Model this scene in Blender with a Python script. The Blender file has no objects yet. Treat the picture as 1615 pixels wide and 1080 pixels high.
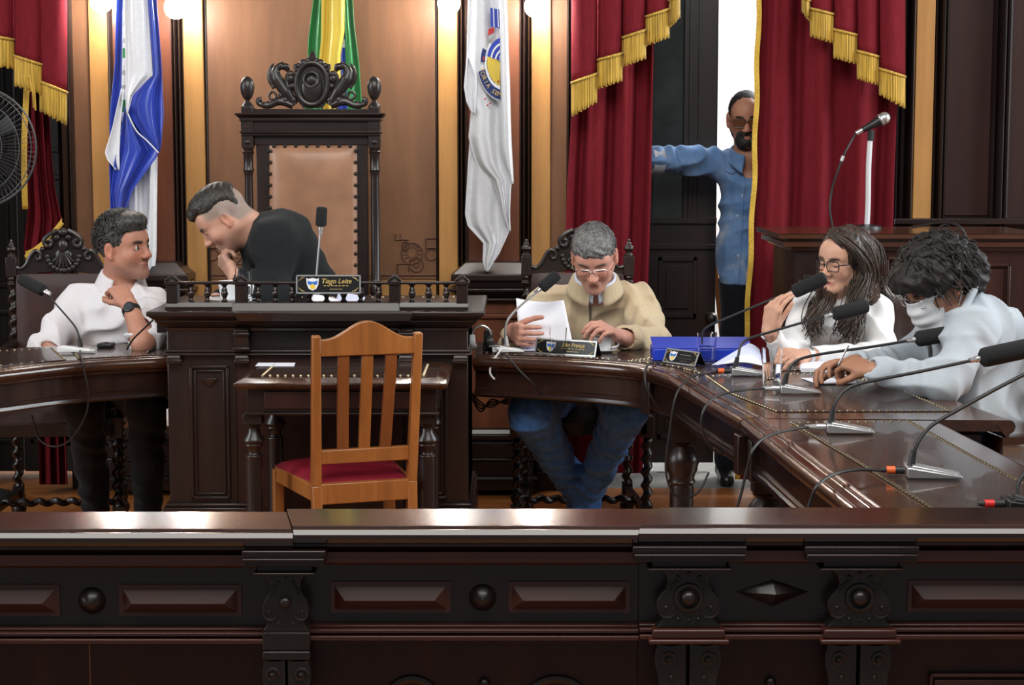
import bpy, bmesh, math, random
import numpy as np
from mathutils import Vector, Matrix
random.seed(7)
C = bpy.context.scene.collection
sc = bpy.context.scene
# ------------------------------------------------------------------ camera, world, lights, exposure
F_PX, PITCH, CAM_Z = 2800.0, math.atan(300 / 2800.0), 1.45
cam_d = bpy.data.cameras.new('camera'); cam = bpy.data.objects.new('camera', cam_d); C.objects.link(cam)
cam_d.sensor_width = 36.0; cam_d.lens = F_PX / 1615 * 36.0
cam.location = (0, 0, CAM_Z); cam.rotation_euler = (math.pi / 2 - PITCH, 0, 0)
cam_d.clip_start = 0.05; cam_d.clip_end = 100
sc.camera = cam
sc.view_settings.view_transform = 'Standard'; sc.view_settings.look = 'None'
sc.view_settings.gamma = 1.0; sc.view_settings.exposure = 0.0
wd = bpy.data.worlds.new('world'); sc.world = wd; wd.use_nodes = True
wd.node_tree.nodes['Background'].inputs[0].default_value = (0.93, 0.97, 1.0, 1)
wd.node_tree.nodes['Background'].inputs[1].default_value = 0.17

def area(name, loc, target, sx, sy, power, col=(1, 1, 1)):
    d = bpy.data.lights.new(name, 'AREA'); d.shape = 'RECTANGLE'; d.size = sx; d.size_y = sy
    d.energy = power; d.color = col
    o = bpy.data.objects.new(name, d); C.objects.link(o); o.location = loc
    o.rotation_euler = (Vector(target) - Vector(loc)).to_track_quat('-Z', 'Y').to_euler()
    return o
area('daylight_right_windows', (5.6, 5.6, 2.9), (0.8, 6.2, 0.7), 2.4, 3.6, 300, (0.92, 0.97, 1.0))
area('daylight_left_windows', (-6.2, 3.6, 3.0), (0.0, 6.4, 0.9), 2.4, 3.6, 220, (0.94, 0.98, 1.0))
area('front_fill', (0.0, 2.4, 4.3), (0, 5.9, 0.5), 4.5, 2.2, 230, (1.0, 0.97, 0.92))  # unseen overhead fill, added well forward to brighten the laps and balustrade front
area('corridor_daylight', (2.6, 8.9, 3.6), (1.4, 9.4, 0.8), 1.6, 0.9, 260, (1.0, 1.0, 1.0))

cP, sP = math.cos(PITCH), math.sin(PITCH)
def ray(u, v):
    a, b = u - 807.5, v - 540.0
    return Vector((a, F_PX * cP - b * sP, -F_PX * sP - b * cP))
def P(u, v, Y):
    d = ray(u, v); return Vector((0, 0, CAM_Z)) + d * (Y / d.y)
def Pz(u, v, z):
    d = ray(u, v); return Vector((0, 0, CAM_Z)) + d * ((z - CAM_Z) / d.z)
def X(u, Y, v=240): return P(u, v, Y).x
def Z(v, Y): return P(807, v, Y).z
V = Vector
# ------------------------------------------------------------------ materials
MT = {}
def newmat(name):
    m = bpy.data.materials.new(name); m.use_nodes = True
    nt = m.node_tree; b = nt.nodes['Principled BSDF']
    MT[name] = m
    return m, nt, b
def setb(b, **k):
    for a, v in k.items(): b.inputs[a.replace('_', ' ')].default_value = v
def ramp(nt, cols):
    r = nt.nodes.new('ShaderNodeValToRGB'); e = r.color_ramp.elements
    while len(e) < len(cols): e.new(0.5)
    for i, (p, c) in enumerate(cols): e[i].position = p; e[i].color = (*c, 1)
    return r
def coords(nt, scale=(1, 1, 1), kind='Object', rot=(0, 0, 0)):
    t = nt.nodes.new('ShaderNodeTexCoord'); mp = nt.nodes.new('ShaderNodeMapping')
    mp.inputs['Scale'].default_value = scale; mp.inputs['Rotation'].default_value = rot
    nt.links.new(t.outputs[kind], mp.inputs[0]); return mp
def noise(nt, mp, scale, detail=4, rough=0.55, dist=0.0):
    n = nt.nodes.new('ShaderNodeTexNoise'); n.inputs['Scale'].default_value = scale
    n.inputs['Detail'].default_value = detail; n.inputs['Roughness'].default_value = rough
    n.inputs['Distortion'].default_value = dist
    nt.links.new(mp.outputs[0], n.inputs['Vector']); return n
def bump(nt, b, src, strength=0.2, dist=0.01):
    bp = nt.nodes.new('ShaderNodeBump'); bp.inputs['Strength'].default_value = strength
    bp.inputs['Distance'].default_value = dist
    nt.links.new(src, bp.inputs['Height']); nt.links.new(bp.outputs[0], b.inputs['Normal'])
def wood(name, c0, c1, c2, rough=0.3, axis='z', sc_=6.0, coat=0.0, spec=0.5, bmp=0.05, stretch=0.08):
    m, nt, b = newmat(name)
    s = {'z': (1, 1, stretch), 'x': (stretch, 1, 1), 'y': (1, stretch, 1)}[axis]
    mp = coords(nt, s)
    n = noise(nt, mp, sc_, 6, 0.6, 0.6); n2 = noise(nt, mp, sc_ * 7, 3, 0.6)
    mx = nt.nodes.new('ShaderNodeMix'); mx.inputs[0].default_value = 0.3
    nt.links.new(n.outputs['Fac'], mx.inputs[2]); nt.links.new(n2.outputs['Fac'], mx.inputs[3])
    r = ramp(nt, [(0.3, c0), (0.5, c1), (0.7, c2)])
    nt.links.new(mx.outputs[0], r.inputs[0]); nt.links.new(r.outputs[0], b.inputs['Base Color'])
    setb(b, Roughness=rough, Coat_Weight=coat, Coat_Roughness=0.08, Specular_IOR_Level=spec)
    bump(nt, b, mx.outputs[0], bmp, 0.004)
    return m
def plain(name, col, rough=0.5, metal=0.0, spec=0.5, var=0.0, sheen=0.0, nscale=30, bmp=0.0, coat=0.0):
    m, nt, b = newmat(name)
    setb(b, Base_Color=(*col, 1), Roughness=rough, Metallic=metal, Specular_IOR_Level=spec,
         Sheen_Weight=sheen, Sheen_Roughness=0.4, Coat_Weight=coat)
    mp = coords(nt); n = noise(nt, mp, nscale, 4)
    r = ramp(nt, [(0.25, tuple(c * (1 - var) for c in col)), (0.75, tuple(min(1, c * (1 + var)) for c in col))])
    nt.links.new(n.outputs['Fac'], r.inputs[0]); nt.links.new(r.outputs[0], b.inputs['Base Color'])
    if bmp: bump(nt, b, n.outputs['Fac'], bmp, 0.004)
    return m
def vcol(name, rough=0.5, spec=0.4, sss=0.0, nscale=400, bmp=0.05):
    m, nt, b = newmat(name)
    a = nt.nodes.new('ShaderNodeVertexColor'); a.layer_name = 'Col'
    nt.links.new(a.outputs[0], b.inputs['Base Color'])
    setb(b, Roughness=rough, Specular_IOR_Level=spec, Subsurface_Weight=sss, Subsurface_Scale=0.01)
    mp = coords(nt); n = noise(nt, mp, nscale, 3); bump(nt, b, n.outputs['Fac'], bmp, 0.002)
    return m
DARK = wood('dark_wood', (0.008, 0.0045, 0.004), (0.013, 0.0065, 0.0055), (0.024, 0.010, 0.0075), 0.36, 'z', 7, 0.12)
DARKX = wood('dark_wood_long', (0.008, 0.0045, 0.004), (0.014, 0.0065, 0.0055), (0.028, 0.011, 0.008), 0.32, 'x', 7, 0.15)
RAIL = wood('rail_wood', (0.009, 0.0045, 0.004), (0.016, 0.0068, 0.0052), (0.033, 0.0115, 0.0075), 0.21, 'x', 6, 0.3)
PANELRED = wood('panel_mahogany', (0.030, 0.008, 0.006), (0.055, 0.014, 0.009), (0.09, 0.022, 0.012), 0.35, 'x', 6, 0.2)
TABLEW = wood('table_wood', (0.022, 0.0095, 0.0065), (0.044, 0.0175, 0.010), (0.092, 0.034, 0.017), 0.2, 'y', 7, 0.35)
LIGHTW = wood('light_wood', (0.37, 0.17, 0.045), (0.46, 0.225, 0.065), (0.55, 0.29, 0.09), 0.45, 'z', 9, 0.05)
BROWNW = wood('brown_panel', (0.135, 0.060, 0.028), (0.20, 0.088, 0.040), (0.27, 0.125, 0.058), 0.5, 'z', 3.2, 0.05, bmp=0.02, stretch=0.14)
REDW = wood('red_brown_wood', (0.07, 0.022, 0.010), (0.13, 0.038, 0.016), (0.20, 0.065, 0.025), 0.4, 'z', 4, 0.1)
INLAY = plain('inlay_dark', (0.075, 0.026, 0.014), 0.5, var=0.2)
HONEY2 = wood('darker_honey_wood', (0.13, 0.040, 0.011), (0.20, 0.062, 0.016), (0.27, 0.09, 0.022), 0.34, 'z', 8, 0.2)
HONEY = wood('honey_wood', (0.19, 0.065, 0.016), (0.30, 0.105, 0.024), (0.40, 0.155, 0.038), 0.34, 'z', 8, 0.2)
DARKRED = wood('dark_red_panel', (0.013, 0.005, 0.0045), (0.027, 0.008, 0.006), (0.055, 0.015, 0.009), 0.45, 'z', 3, 0.05, 0.35)
def floor_mat():
    m, nt, b = newmat('floor_planks')
    mp = coords(nt, (1, 1, 1)); br = nt.nodes.new('ShaderNodeTexBrick')
    br.inputs['Scale'].default_value = 1.0; br.inputs['Brick Width'].default_value = 2.4
    br.inputs['Row Height'].default_value = 0.11; br.inputs['Mortar Size'].default_value = 0.003
    br.inputs['Color1'].default_value = (0.42, 0.145, 0.036, 1); br.inputs['Color2'].default_value = (0.54, 0.20, 0.055, 1)
    br.inputs['Mortar'].default_value = (0.06, 0.02, 0.008, 1)
    nt.links.new(mp.outputs[0], br.inputs['Vector'])
    mp2 = coords(nt, (0.12, 1, 1)); n = noise(nt, mp2, 18, 5)
    mx = nt.nodes.new('ShaderNodeMix'); mx.data_type = 'RGBA'; mx.blend_type = 'MULTIPLY'; mx.inputs[0].default_value = 0.5
    r = ramp(nt, [(0.3, (0.5, 0.45, 0.4)), (0.7, (1, 1, 1))]); nt.links.new(n.outputs['Fac'], r.inputs[0])
    nt.links.new(br.outputs[0], mx.inputs[6]); nt.links.new(r.outputs[0], mx.inputs[7])
    nt.links.new(mx.outputs[2], b.inputs['Base Color']); setb(b, Roughness=0.3)
    return m
FLOOR = floor_mat()
LEATHER = plain('tan_leather', (0.30, 0.15, 0.085), 0.38, var=0.3, nscale=7, bmp=0.06)
PADLEA = plain('desk_leather', (0.040, 0.022, 0.017), 0.26, var=0.35, nscale=14, bmp=0.04, coat=0.25)
OLDRED = plain('old_brown_leather', (0.032, 0.011, 0.010), 0.5, var=0.3, nscale=14, bmp=0.05)
REDLEA = plain('red_upholstery', (0.20, 0.006, 0.018), 0.45, var=0.15, nscale=25, bmp=0.05)
NAIL = plain('brass_nail', (0.42, 0.34, 0.22), 0.3, metal=1.0)
IRON = plain('dark_stud', (0.03, 0.025, 0.022), 0.35, metal=0.6)
BRASS = plain('brass', (0.75, 0.52, 0.18), 0.25, metal=1.0)
CARVED = plain('carved_dark', (0.018, 0.013, 0.012), 0.34, var=0.3, nscale=40, bmp=0.08)
MARBLE = plain('grey_stone', (0.20, 0.20, 0.19), 0.4, var=0.25, nscale=8)
WHITEW = plain('white_plaster', (0.86, 0.86, 0.85), 0.8)
BLACK = plain('black_plastic', (0.012, 0.012, 0.013), 0.4)
FOAM = plain('black_foam', (0.010, 0.010, 0.011), 0.95, nscale=300, bmp=0.4)
RUBBER = plain('black_rubber', (0.016, 0.016, 0.017), 0.5)
SILVER = plain('silver_metal', (0.62, 0.62, 0.63), 0.32, metal=0.85)
CHROME = plain('chrome', (0.82, 0.82, 0.84), 0.12, metal=1.0)
WHITEP = plain('white_plastic', (0.75, 0.75, 0.76), 0.35)
PORC = plain('porcelain', (0.85, 0.86, 0.88), 0.15)
PAPER = plain('paper', (0.82, 0.83, 0.90), 0.7)
PAPER2 = plain('paper_bluish', (0.60, 0.64, 0.82), 0.7)
BLUE = plain('blue_folder', (0.015, 0.045, 0.50), 0.3)
ORANGE = plain('orange_plastic', (0.75, 0.12, 0.02), 0.4)
REDP = plain('red_plastic', (0.65, 0.02, 0.02), 0.4)
PLATEBK = plain('plate_black', (0.008, 0.008, 0.009), 0.3)
GOLD = plain('gold_print', (0.62, 0.45, 0.15), 0.4, metal=0.3)
YEL = plain('yellow_enamel', (0.80, 0.55, 0.03), 0.5)
EBLUE = plain('blue_enamel', (0.03, 0.16, 0.55), 0.4)
def glassmat(name, col=(1, 1, 1), ior=1.45, rough=0.0):
    m, nt, b = newmat(name)
    setb(b, Base_Color=(*col, 1), Roughness=rough, IOR=ior, Transmission_Weight=1.0)
    return m
GLASS = glassmat('clear_glass', (1, 1, 1), 1.22); WATER = glassmat('water', (0.97, 0.99, 1), 1.12)
DGLASS = plain('dark_door_glass', (0.035, 0.042, 0.042), 0.08, var=0.6, nscale=5, coat=0.5)
def lampmat(name, col, strength):
    m, nt, b = newmat(name)
    setb(b, Base_Color=(*col, 1), Emission_Color=(*col, 1), Emission_Strength=strength)
    return m
GLOBE = lampmat('lamp_globe', (1.0, 0.96, 0.90), 130.0)
def fabric(name, col, rough=0.85, sheen=0.3, var=0.15, axis=(1, 1, 0.15), nscale=120, bmp=0.15, spec=0.25):
    m, nt, b = newmat(name)
    mp = coords(nt, axis); n = noise(nt, mp, nscale, 3)
    r = ramp(nt, [(0.3, tuple(c * (1 - var) for c in col)), (0.7, tuple(min(1, c * (1 + var)) for c in col))])
    nt.links.new(n.outputs['Fac'], r.inputs[0]); nt.links.new(r.outputs[0], b.inputs['Base Color'])
    setb(b, Roughness=rough, Sheen_Weight=sheen, Sheen_Roughness=0.4, Specular_IOR_Level=spec)
    bump(nt, b, n.outputs['Fac'], bmp, 0.002)
    return m
VELVET = fabric('red_velvet', (0.15, 0.010, 0.017), 0.85, 0.0, spec=0.12)
FRINGE = fabric('gold_fringe', (0.50, 0.31, 0.045), 0.55, 0.2, 0.45, (1, 1, 0.03), 160, 0.8)
GTRIM = fabric('gold_trim', (0.58, 0.36, 0.05), 0.6, 0.2, 0.3, (1, 1, 1), 200, 0.3)
LINING = fabric('dark_lining', (0.012, 0.012, 0.014), 0.9, 0.1)
FWHITE = fabric('flag_white', (0.78, 0.79, 0.83), 0.5, 0.2, 0.04, (1, 1, 1), 60, 0.05)
FBLUE = fabric('flag_blue', (0.025, 0.055, 0.42), 0.32, 0.3, 0.15, (1, 1, 0.3), 20, 0.05, 0.5)
FGREEN = fabric('flag_green', (0.02, 0.23, 0.055), 0.35, 0.3, 0.15, (1, 1, 0.3), 20, 0.05, 0.5)
FYEL = fabric('flag_yellow', (0.72, 0.52, 0.06), 0.4, 0.3, 0.1, (1, 1, 0.3), 20, 0.05, 0.5)
FRED = fabric('flag_red', (0.5, 0.03, 0.03), 0.5)
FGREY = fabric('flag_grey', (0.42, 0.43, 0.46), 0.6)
FNAVY = fabric('flag_navy', (0.02, 0.04, 0.16), 0.5)
# ------------------------------------------------------------------ mesh builder
class MB:
    def __init__(s): s.v = []; s.f = []; s.m = []
    def add(s, vs, fs, m=0):
        o = len(s.v); s.v += [tuple(p) for p in vs]
        s.f += [tuple(i + o for i in f) for f in fs]; s.m += [m] * len(fs); return s
    def hexa(s, p, m=0):      # 8 points: bottom 4 ccw, top 4 ccw
        return s.add(p, [(3, 2, 1, 0), (4, 5, 6, 7), (0, 1, 5, 4), (1, 2, 6, 5), (2, 3, 7, 6), (3, 0, 4, 7)], m)
    def box(s, x0, x1, y0, y1, z0, z1, m=0):
        return s.hexa([(x0, y0, z0), (x1, y0, z0), (x1, y1, z0), (x0, y1, z0), (x0, y0, z1), (x1, y0, z1), (x1, y1, z1), (x0, y1, z1)], m)
    def frust(s, r0, z0, r1, z1, m=0):
        a, b, c, d = r0; e, f, g, h = r1
        return s.hexa([(a, c, z0), (b, c, z0), (b, d, z0), (a, d, z0), (e, g, z1), (f, g, z1), (f, h, z1), (e, h, z1)], m)
    def bar(s, a, b, w, t, m=0, up=(0, 0, 1), w2=None, t2=None):   # rectangular bar from a to b
        a, b = V(a), V(b); d = (b - a).normalized(); u = V(up)
        sd = d.cross(u); sd = sd.normalized() if sd.length > 1e-4 else V((1, 0, 0)); n = sd.cross(d).normalized()
        w2 = w if w2 is None else w2; t2 = t if t2 is None else t2
        q = []
        for p, ww, tt in ((a, w, t), (b, w2, t2)):
            q += [p - sd * ww / 2 - n * tt / 2, p + sd * ww / 2 - n * tt / 2, p + sd * ww / 2 + n * tt / 2, p - sd * ww / 2 + n * tt / 2]
        return s.hexa(q, m)
    def lathe(s, prof, c=(0, 0, 0), seg=24, m=0, axis=None, a0=0.0):
        c = V(c)
        if axis is None: ex, ey, ez = V((1, 0, 0)), V((0, 1, 0)), V((0, 0, 1))
        else:
            ez = V(axis).normalized(); t = V((0, 0, 1)) if abs(ez.z) < 0.9 else V((1, 0, 0))
            ex = t.cross(ez).normalized(); ey = ez.cross(ex)
        vs, fs = [], []
        for r, z in prof:
            for k in range(seg):
                a = a0 + 2 * math.pi * k / seg
                vs.append(c + ex * (r * math.cos(a)) + ey * (r * math.sin(a)) + ez * z)
        n = len(prof)
        for i in range(n - 1):
            for k in range(seg):
                k2 = (k + 1) % seg
                fs.append((i * seg + k, i * seg + k2, (i + 1) * seg + k2, (i + 1) * seg + k))
        if prof[0][0] > 1e-5: fs.append(tuple(reversed(range(seg))))
        if prof[-1][0] > 1e-5: fs.append(tuple(range((n - 1) * seg, n * seg)))
        return s.add(vs, fs, m)
    def ball(s, c, r, m=0, seg=16, rings=10, R=None):
        r = (r, r, r) if isinstance(r, (int, float)) else r
        vs, fs = [], []
        for i in range(rings + 1):
            t = math.pi * i / rings
            for k in range(seg):
                a = 2 * math.pi * k / seg
                p = V((r[0] * math.sin(t) * math.cos(a), r[1] * math.sin(t) * math.sin(a), -r[2] * math.cos(t)))
                if R is not None: p = R @ p
                vs.append(V(c) + p)
        for i in range(rings):
            for k in range(seg):
                k2 = (k + 1) % seg; fs.append((i * seg + k, i * seg + k2, (i + 1) * seg + k2, (i + 1) * seg + k))
        return s.add(vs, fs, m)
    def tube(s, pts, r, seg=10, m=0, caps=True, closed=False):
        pts = [V(p) for p in pts]; n = len(pts)
        rs = [r] * n if isinstance(r, (int, float)) else list(r)
        vs, fs = [], []; prev = None
        for i, p in enumerate(pts):
            if closed: d = pts[(i + 1) % n] - pts[i - 1]
            else: d = pts[min(i + 1, n - 1)] - pts[max(i - 1, 0)]
            d = d.normalized() if d.length > 1e-9 else V((0, 0, 1))
            if prev is None:
                t = V((0, 0, 1)) if abs(d.z) < 0.9 else V((1, 0, 0)); ex = t.cross(d).normalized()
            else:
                ex = prev - d * prev.dot(d); ex = ex.normalized() if ex.length > 1e-6 else d.orthogonal().normalized()
            prev = ex; ey = d.cross(ex)
            for k in range(seg):
                a = 2 * math.pi * k / seg; vs.append(p + (ex * math.cos(a) + ey * math.sin(a)) * rs[i])
        for i in range(n if closed else n - 1):
            j = (i + 1) % n
            for k in range(seg):
                k2 = (k + 1) % seg; fs.append((i * seg + k, i * seg + k2, j * seg + k2, j * seg + k))
        if caps and not closed:
            fs.append(tuple(reversed(range(seg)))); fs.append(tuple(range((n - 1) * seg, n * seg)))
        return s.add(vs, fs, m)
    def prism(s, outline, org, ex, ey, ez, m=0, inset=0.0, front=None):
        """outline in (a,b); extruded from org along ez; front bevel by inset"""
        org, ex, ey, ez = V(org), V(ex), V(ey), V(ez); n = len(outline)
        A = [org + ex * a + ey * b for a, b in outline]; B = [p + ez for p in A]
        fs = [tuple(reversed(range(n))), tuple(range(n, 2 * n))] + [(i, (i + 1) % n, n + (i + 1) % n, n + i) for i in range(n)]
        return s.add(A + B, fs, m)
    def sweep(s, prof, path, m=0, closed=False, cap=True):
        """prof: (offset to the side of travel's right, z); path: (x,y) points"""
        pts = [V((p[0], p[1])) for p in path]; n = len(pts); k = len(prof); vs, fs = [], []
        for i in range(n):
            if closed: a, b = pts[i - 1], pts[(i + 1) % n]
            else: a, b = pts[max(i - 1, 0)], pts[min(i + 1, n - 1)]
            d1 = (pts[i] - a); d2 = (b - pts[i])
            if d1.length < 1e-9: d1 = d2
            if d2.length < 1e-9: d2 = d1
            d1.normalize(); d2.normalize()
            n1 = V((d1.y, -d1.x)); n2 = V((d2.y, -d2.x)); nn = (n1 + n2)
            nn = nn / max(0.3, 1 + n1.dot(n2))
            for o, z in prof: vs.append((pts[i].x + nn.x * o, pts[i].y + nn.y * o, z))
        for i in range(n if closed else n - 1):
            j = (i + 1) % n
            for q in range(k - 1): fs.append((i * k + q, j * k + q, j * k + q + 1, i * k + q + 1))
        if cap and not closed: fs.append(tuple(range(k))); fs.append(tuple(reversed(range((n - 1) * k, n * k))))
        return s.add(vs, fs, m)
    def grid(s, fn, nu, nv, m=0, thick=0.0, mf=None):
        vs = [V(fn(i / nu, j / nv)) for j in range(nv + 1) for i in range(nu + 1)]; fs = []; ms = []
        w = nu + 1
        for j in range(nv):
            for i in range(nu):
                fs.append((j * w + i, j * w + i + 1, (j + 1) * w + i + 1, (j + 1) * w + i))
                ms.append(m if mf is None else mf((i + .5) / nu, (j + .5) / nv))
        o = len(s.v)
        if thick:
            nrm = []
            for j in range(nv + 1):
                for i in range(nu + 1):
                    a = vs[j * w + min(i + 1, nu)] - vs[j * w + max(i - 1, 0)]; b = vs[min(j + 1, nv) * w + i] - vs[max(j - 1, 0) * w + i]
                    q = a.cross(b); nrm.append(q.normalized() if q.length > 1e-12 else V((0, 1, 0)))
            N = len(vs); vs2 = [p + q * thick for p, q in zip(vs, nrm)]
            f2 = [tuple(N + i for i in reversed(f)) for f in fs]
            ed = [j * w for j in range(nv + 1)] ; ed2 = [j * w + nu for j in range(nv + 1)]
            top = list(range(w)); bot = list(range(nv * w, (nv + 1) * w)); f3 = []
            for L, fl in ((ed, 0), (ed2, 1), (top, 1), (bot, 0)):
                for a, b in zip(L[:-1], L[1:]):
                    q = (a, b, N + b, N + a); f3.append(q if fl else tuple(reversed(q)))
            vs = vs + vs2; ms = ms + ms + [ms[0]] * len(f3); fs = fs + f2 + f3
        s.v += [tuple(p) for p in vs]; s.f += [tuple(i + o for i in f) for f in fs]; s.m += ms
        return s
    def build(s, name, mats, parent=None, bevel=0.0, ang=35, label=None, cols=None, subsurf=0):
        mats = mats if isinstance(mats, (list, tuple)) else [mats]
        if parent is not None: org = ORI[parent.name]
        else:
            a = np.array(s.v); org = V(((a[:, 0].min() + a[:, 0].max()) / 2, (a[:, 1].min() + a[:, 1].max()) / 2, a[:, 2].min()))
        me = bpy.data.meshes.new(name)
        vv = [(p[0] - org[0], p[1] - org[1], p[2] - org[2]) for p in s.v]
        me.from_pydata(vv, [], s.f)
        for m in mats: me.materials.append(m)
        me.polygons.foreach_set('material_index', s.m)
        me.polygons.foreach_set('use_smooth', [True] * len(s.f))
        if cols is not None:
            at = me.color_attributes.new('Col', 'FLOAT_COLOR', 'POINT')
            at.data.foreach_set('color', np.asarray(cols, dtype=np.float32).ravel())
        me.validate(); me.update()
        bm = bmesh.new(); bm.from_mesh(me); bmesh.ops.recalc_face_normals(bm, faces=bm.faces); bm.to_mesh(me); bm.free()
        if ang < 180: me.set_sharp_from_angle(angle=math.radians(ang))
        o = bpy.data.objects.new(name, me); C.objects.link(o)
        if parent is not None: o.parent = parent; ORI[o.name] = org
        else: o.location = org; ORI[o.name] = V(org)
        if bevel:
            b = o.modifiers.new('bevel', 'BEVEL'); b.width = bevel; b.segments = 2; b.limit_method = 'ANGLE'; b.angle_limit = math.radians(40)
            b.harden_normals = False
        if label: o['label'] = label
        return o
ORI = {}
def tag(o, label, cat, group=None):
    o['label'] = label; o['category'] = cat
    if group: o['group'] = group
    return o
def thing(name, label, cat, loc=(0, 0, 0), group=None):
    o = bpy.data.objects.new(name, None); C.objects.link(o); o.location = loc
    o.empty_display_size = 0.1
    ORI[o.name] = V(loc); return tag(o, label, cat, group)
def struct(o): o['kind'] = 'structure'; return o
def dup(root, loc, rotz=0.0, label=None, group=None):
    r = root.copy(); C.objects.link(r); r.location = loc; r.rotation_euler = (0, 0, rotz)
    if label: r['label'] = label
    if group: r['group'] = group
    def rec(src, dst):
        for ch in list(src.children):
            c = ch.copy(); C.objects.link(c); c.parent = dst; rec(ch, c)
    rec(root, r); return r
def bez(pts, n=24):      # Catmull-Rom through points
    pts = [V(p) for p in pts]; out = []
    for i in range(len(pts) - 1):
        p0, p1, p2, p3 = pts[max(i - 1, 0)], pts[i], pts[i + 1], pts[min(i + 2, len(pts) - 1)]
        for k in range(n):
            t = k / n
            out.append(0.5 * ((2 * p1) + (p2 - p0) * t + (2 * p0 - 5 * p1 + 4 * p2 - p3) * t * t + (3 * p1 - p0 - 3 * p2 + p3) * t ** 3))
    out.append(pts[-1]); return out
def interp(tab, x):
    for (a, b), (c, d) in zip(tab[:-1], tab[1:]):
        if x <= c: return b + (d - b) * max(0.0, (x - a)) / (c - a) if c > a else d
    return tab[-1][1]
def text_mesh(mb, s, org, ex, ey, size, m=0, shear=0.0, depth=0.0006, bold=0.0):
    """lettering laid on a surface: org is the centre of the line, ex/ey its axes"""
    cu = bpy.data.curves.new('t', 'FONT'); cu.body = s; cu.size = size; cu.align_x = 'CENTER'; cu.align_y = 'CENTER'
    cu.shear = shear; cu.offset = bold; cu.resolution_u = 3
    ob = bpy.data.objects.new('t', cu); C.objects.link(ob)
    dg = bpy.context.evaluated_depsgraph_get(); me = bpy.data.meshes.new_from_object(ob.evaluated_get(dg))
    org, ex, ey = V(org), V(ex).normalized(), V(ey).normalized(); ez = ex.cross(ey)
    mb.add([org + ex * v.co.x + ey * v.co.y + ez * depth for v in me.vertices], [tuple(p.vertices) for p in me.polygons], m)
    bpy.data.objects.remove(ob); bpy.data.curves.remove(cu); bpy.data.meshes.remove(me)
# ================================================================== the setting
WY = 7.6
def xw(u): return X(u, WY)
ZT = 2.75
f = MB(); f.box(-6, 6, 2.0, WY, -0.1, 0.0); f.box(-6, -.3, WY, 8.1, -0.1, 0.0); struct(f.build('floor', FLOOR))
f = MB(); f.box(-.3, 4.5, WY, 10.4, -0.1, 0.0); f.box(-3.2, -.3, 8.1, 10.4, -0.1, 0.0); struct(f.build('floor_corridor', MARBLE))
# wall panels between the openings; every strip has its own depth
w = MB()
mats = [BROWNW, REDW, DARK, LIGHTW, DARKRED]
def strip(u0, u1, off, m, z0=0.0, z1=ZT): w.box(xw(u0), xw(u1), WY - off, WY + 0.12, z0, z1, m)
zpan = Z(441, WY - .03)
strip(112, 325, 0.0, 0); strip(325, 690, 0.0, 3)
strip(690, 905, 0.0, 0)
w.box(xw(327), xw(689), WY - 0.006, WY, zpan, ZT, 0)
strip(182, 276, 0.015, 1); strip(737, 822, 0.015, 1)
w.box(xw(-900), xw(-60), WY, WY + .12, 0, ZT, 4)
w.box(xw(1403), xw(2300), WY, WY + .12, 0, ZT, 4)
w.box(xw(-900), xw(2300), WY, WY + .12, ZT, 3.6, 0)
struct(w.build('wall_back', mats, bevel=0.002))
f = MB(); f.box(-6.1, -6.0, 2.0, 2.4, 0, 3.6); f.box(-6.1, -6.0, 4.9, WY, 0, 3.6); f.box(-6.1, -6.0, 2.4, 4.9, 0, 1.0); struct(f.build('wall_left', DARKRED))
f = MB(); f.box(5.9, 6.0, 2.0, 4.2, 0, 3.6); f.box(5.9, 6.0, 7.0, WY, 0, 3.6); f.box(5.9, 6.0, 4.2, 7.0, 0, 1.0); struct(f.build('wall_right', DARKRED))
tn = [0]
def trim(mb, m, bev=0.003, **k):
    tn[0] += 1; return struct(mb.build('trim_%d' % tn[0], m, bevel=bev, **k))
# pale strips of the panelling
for u0, u1 in ((147, 176), (294, 325), (692, 722), (838, 868)):
    b = MB(); b.box(xw(u0), xw(u1), WY - .03, WY, 0.45, ZT); trim(b, LIGHTW)
b = MB(); b.box(xw(1437), xw(1466), WY - .05, WY, 0.45, ZT); trim(b, LIGHTW)
# dark roll mouldings along the pilasters
def vmould(us, off0=.045):
    b = MB()
    for u0, u1, o in us:
        x0, x1 = xw(u0), xw(u1); n = 7
        out = [(x0 + (x1 - x0) * k / (n - 1), WY - o * (0.45 + 0.55 * math.sin(math.pi * k / (n - 1)))) for k in range(n)]
        pts = [(x0, WY)] + out + [(x1, WY)]
        b.prism(pts, (0, 0, 0.2), (1, 0, 0), (0, 1, 0), (0, 0, ZT - 0.2))
    trim(b, DARK, 0)
vmould([(175, 183, .05)]); vmould([(274, 279, .03), (279, 285, .06), (285, 291, .05), (291, 295, .035)])
vmould([(721, 726, .035), (726, 732, .05), (732, 739, .06)]); vmould([(819, 824, .03), (824, 830, .06), (830, 836, .05), (836, 839, .035)])
vmould([(98, 106, .10), (106, 113, .12), (112, 119, .06)]); vmould([(893, 899, .05), (898, 908, .08)])
vmould([(1400, 1412, .10), (1412, 1426, .06), (1426, 1437, .08)]); vmould([(1465, 1474, .05), (1474, 1484, .07), (1484, 1490, .04)])
vmould([(1560, 1566, .05), (1566, 1578, .09), (1578, 1590, .05)]); vmould([(325, 330, .016)]); vmould([(687, 692, .016)])
b = MB(); b.box(xw(1405), xw(1700), WY - .12, WY, Z(352, WY), Z(343, WY)); trim(b, DARKX)
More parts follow.
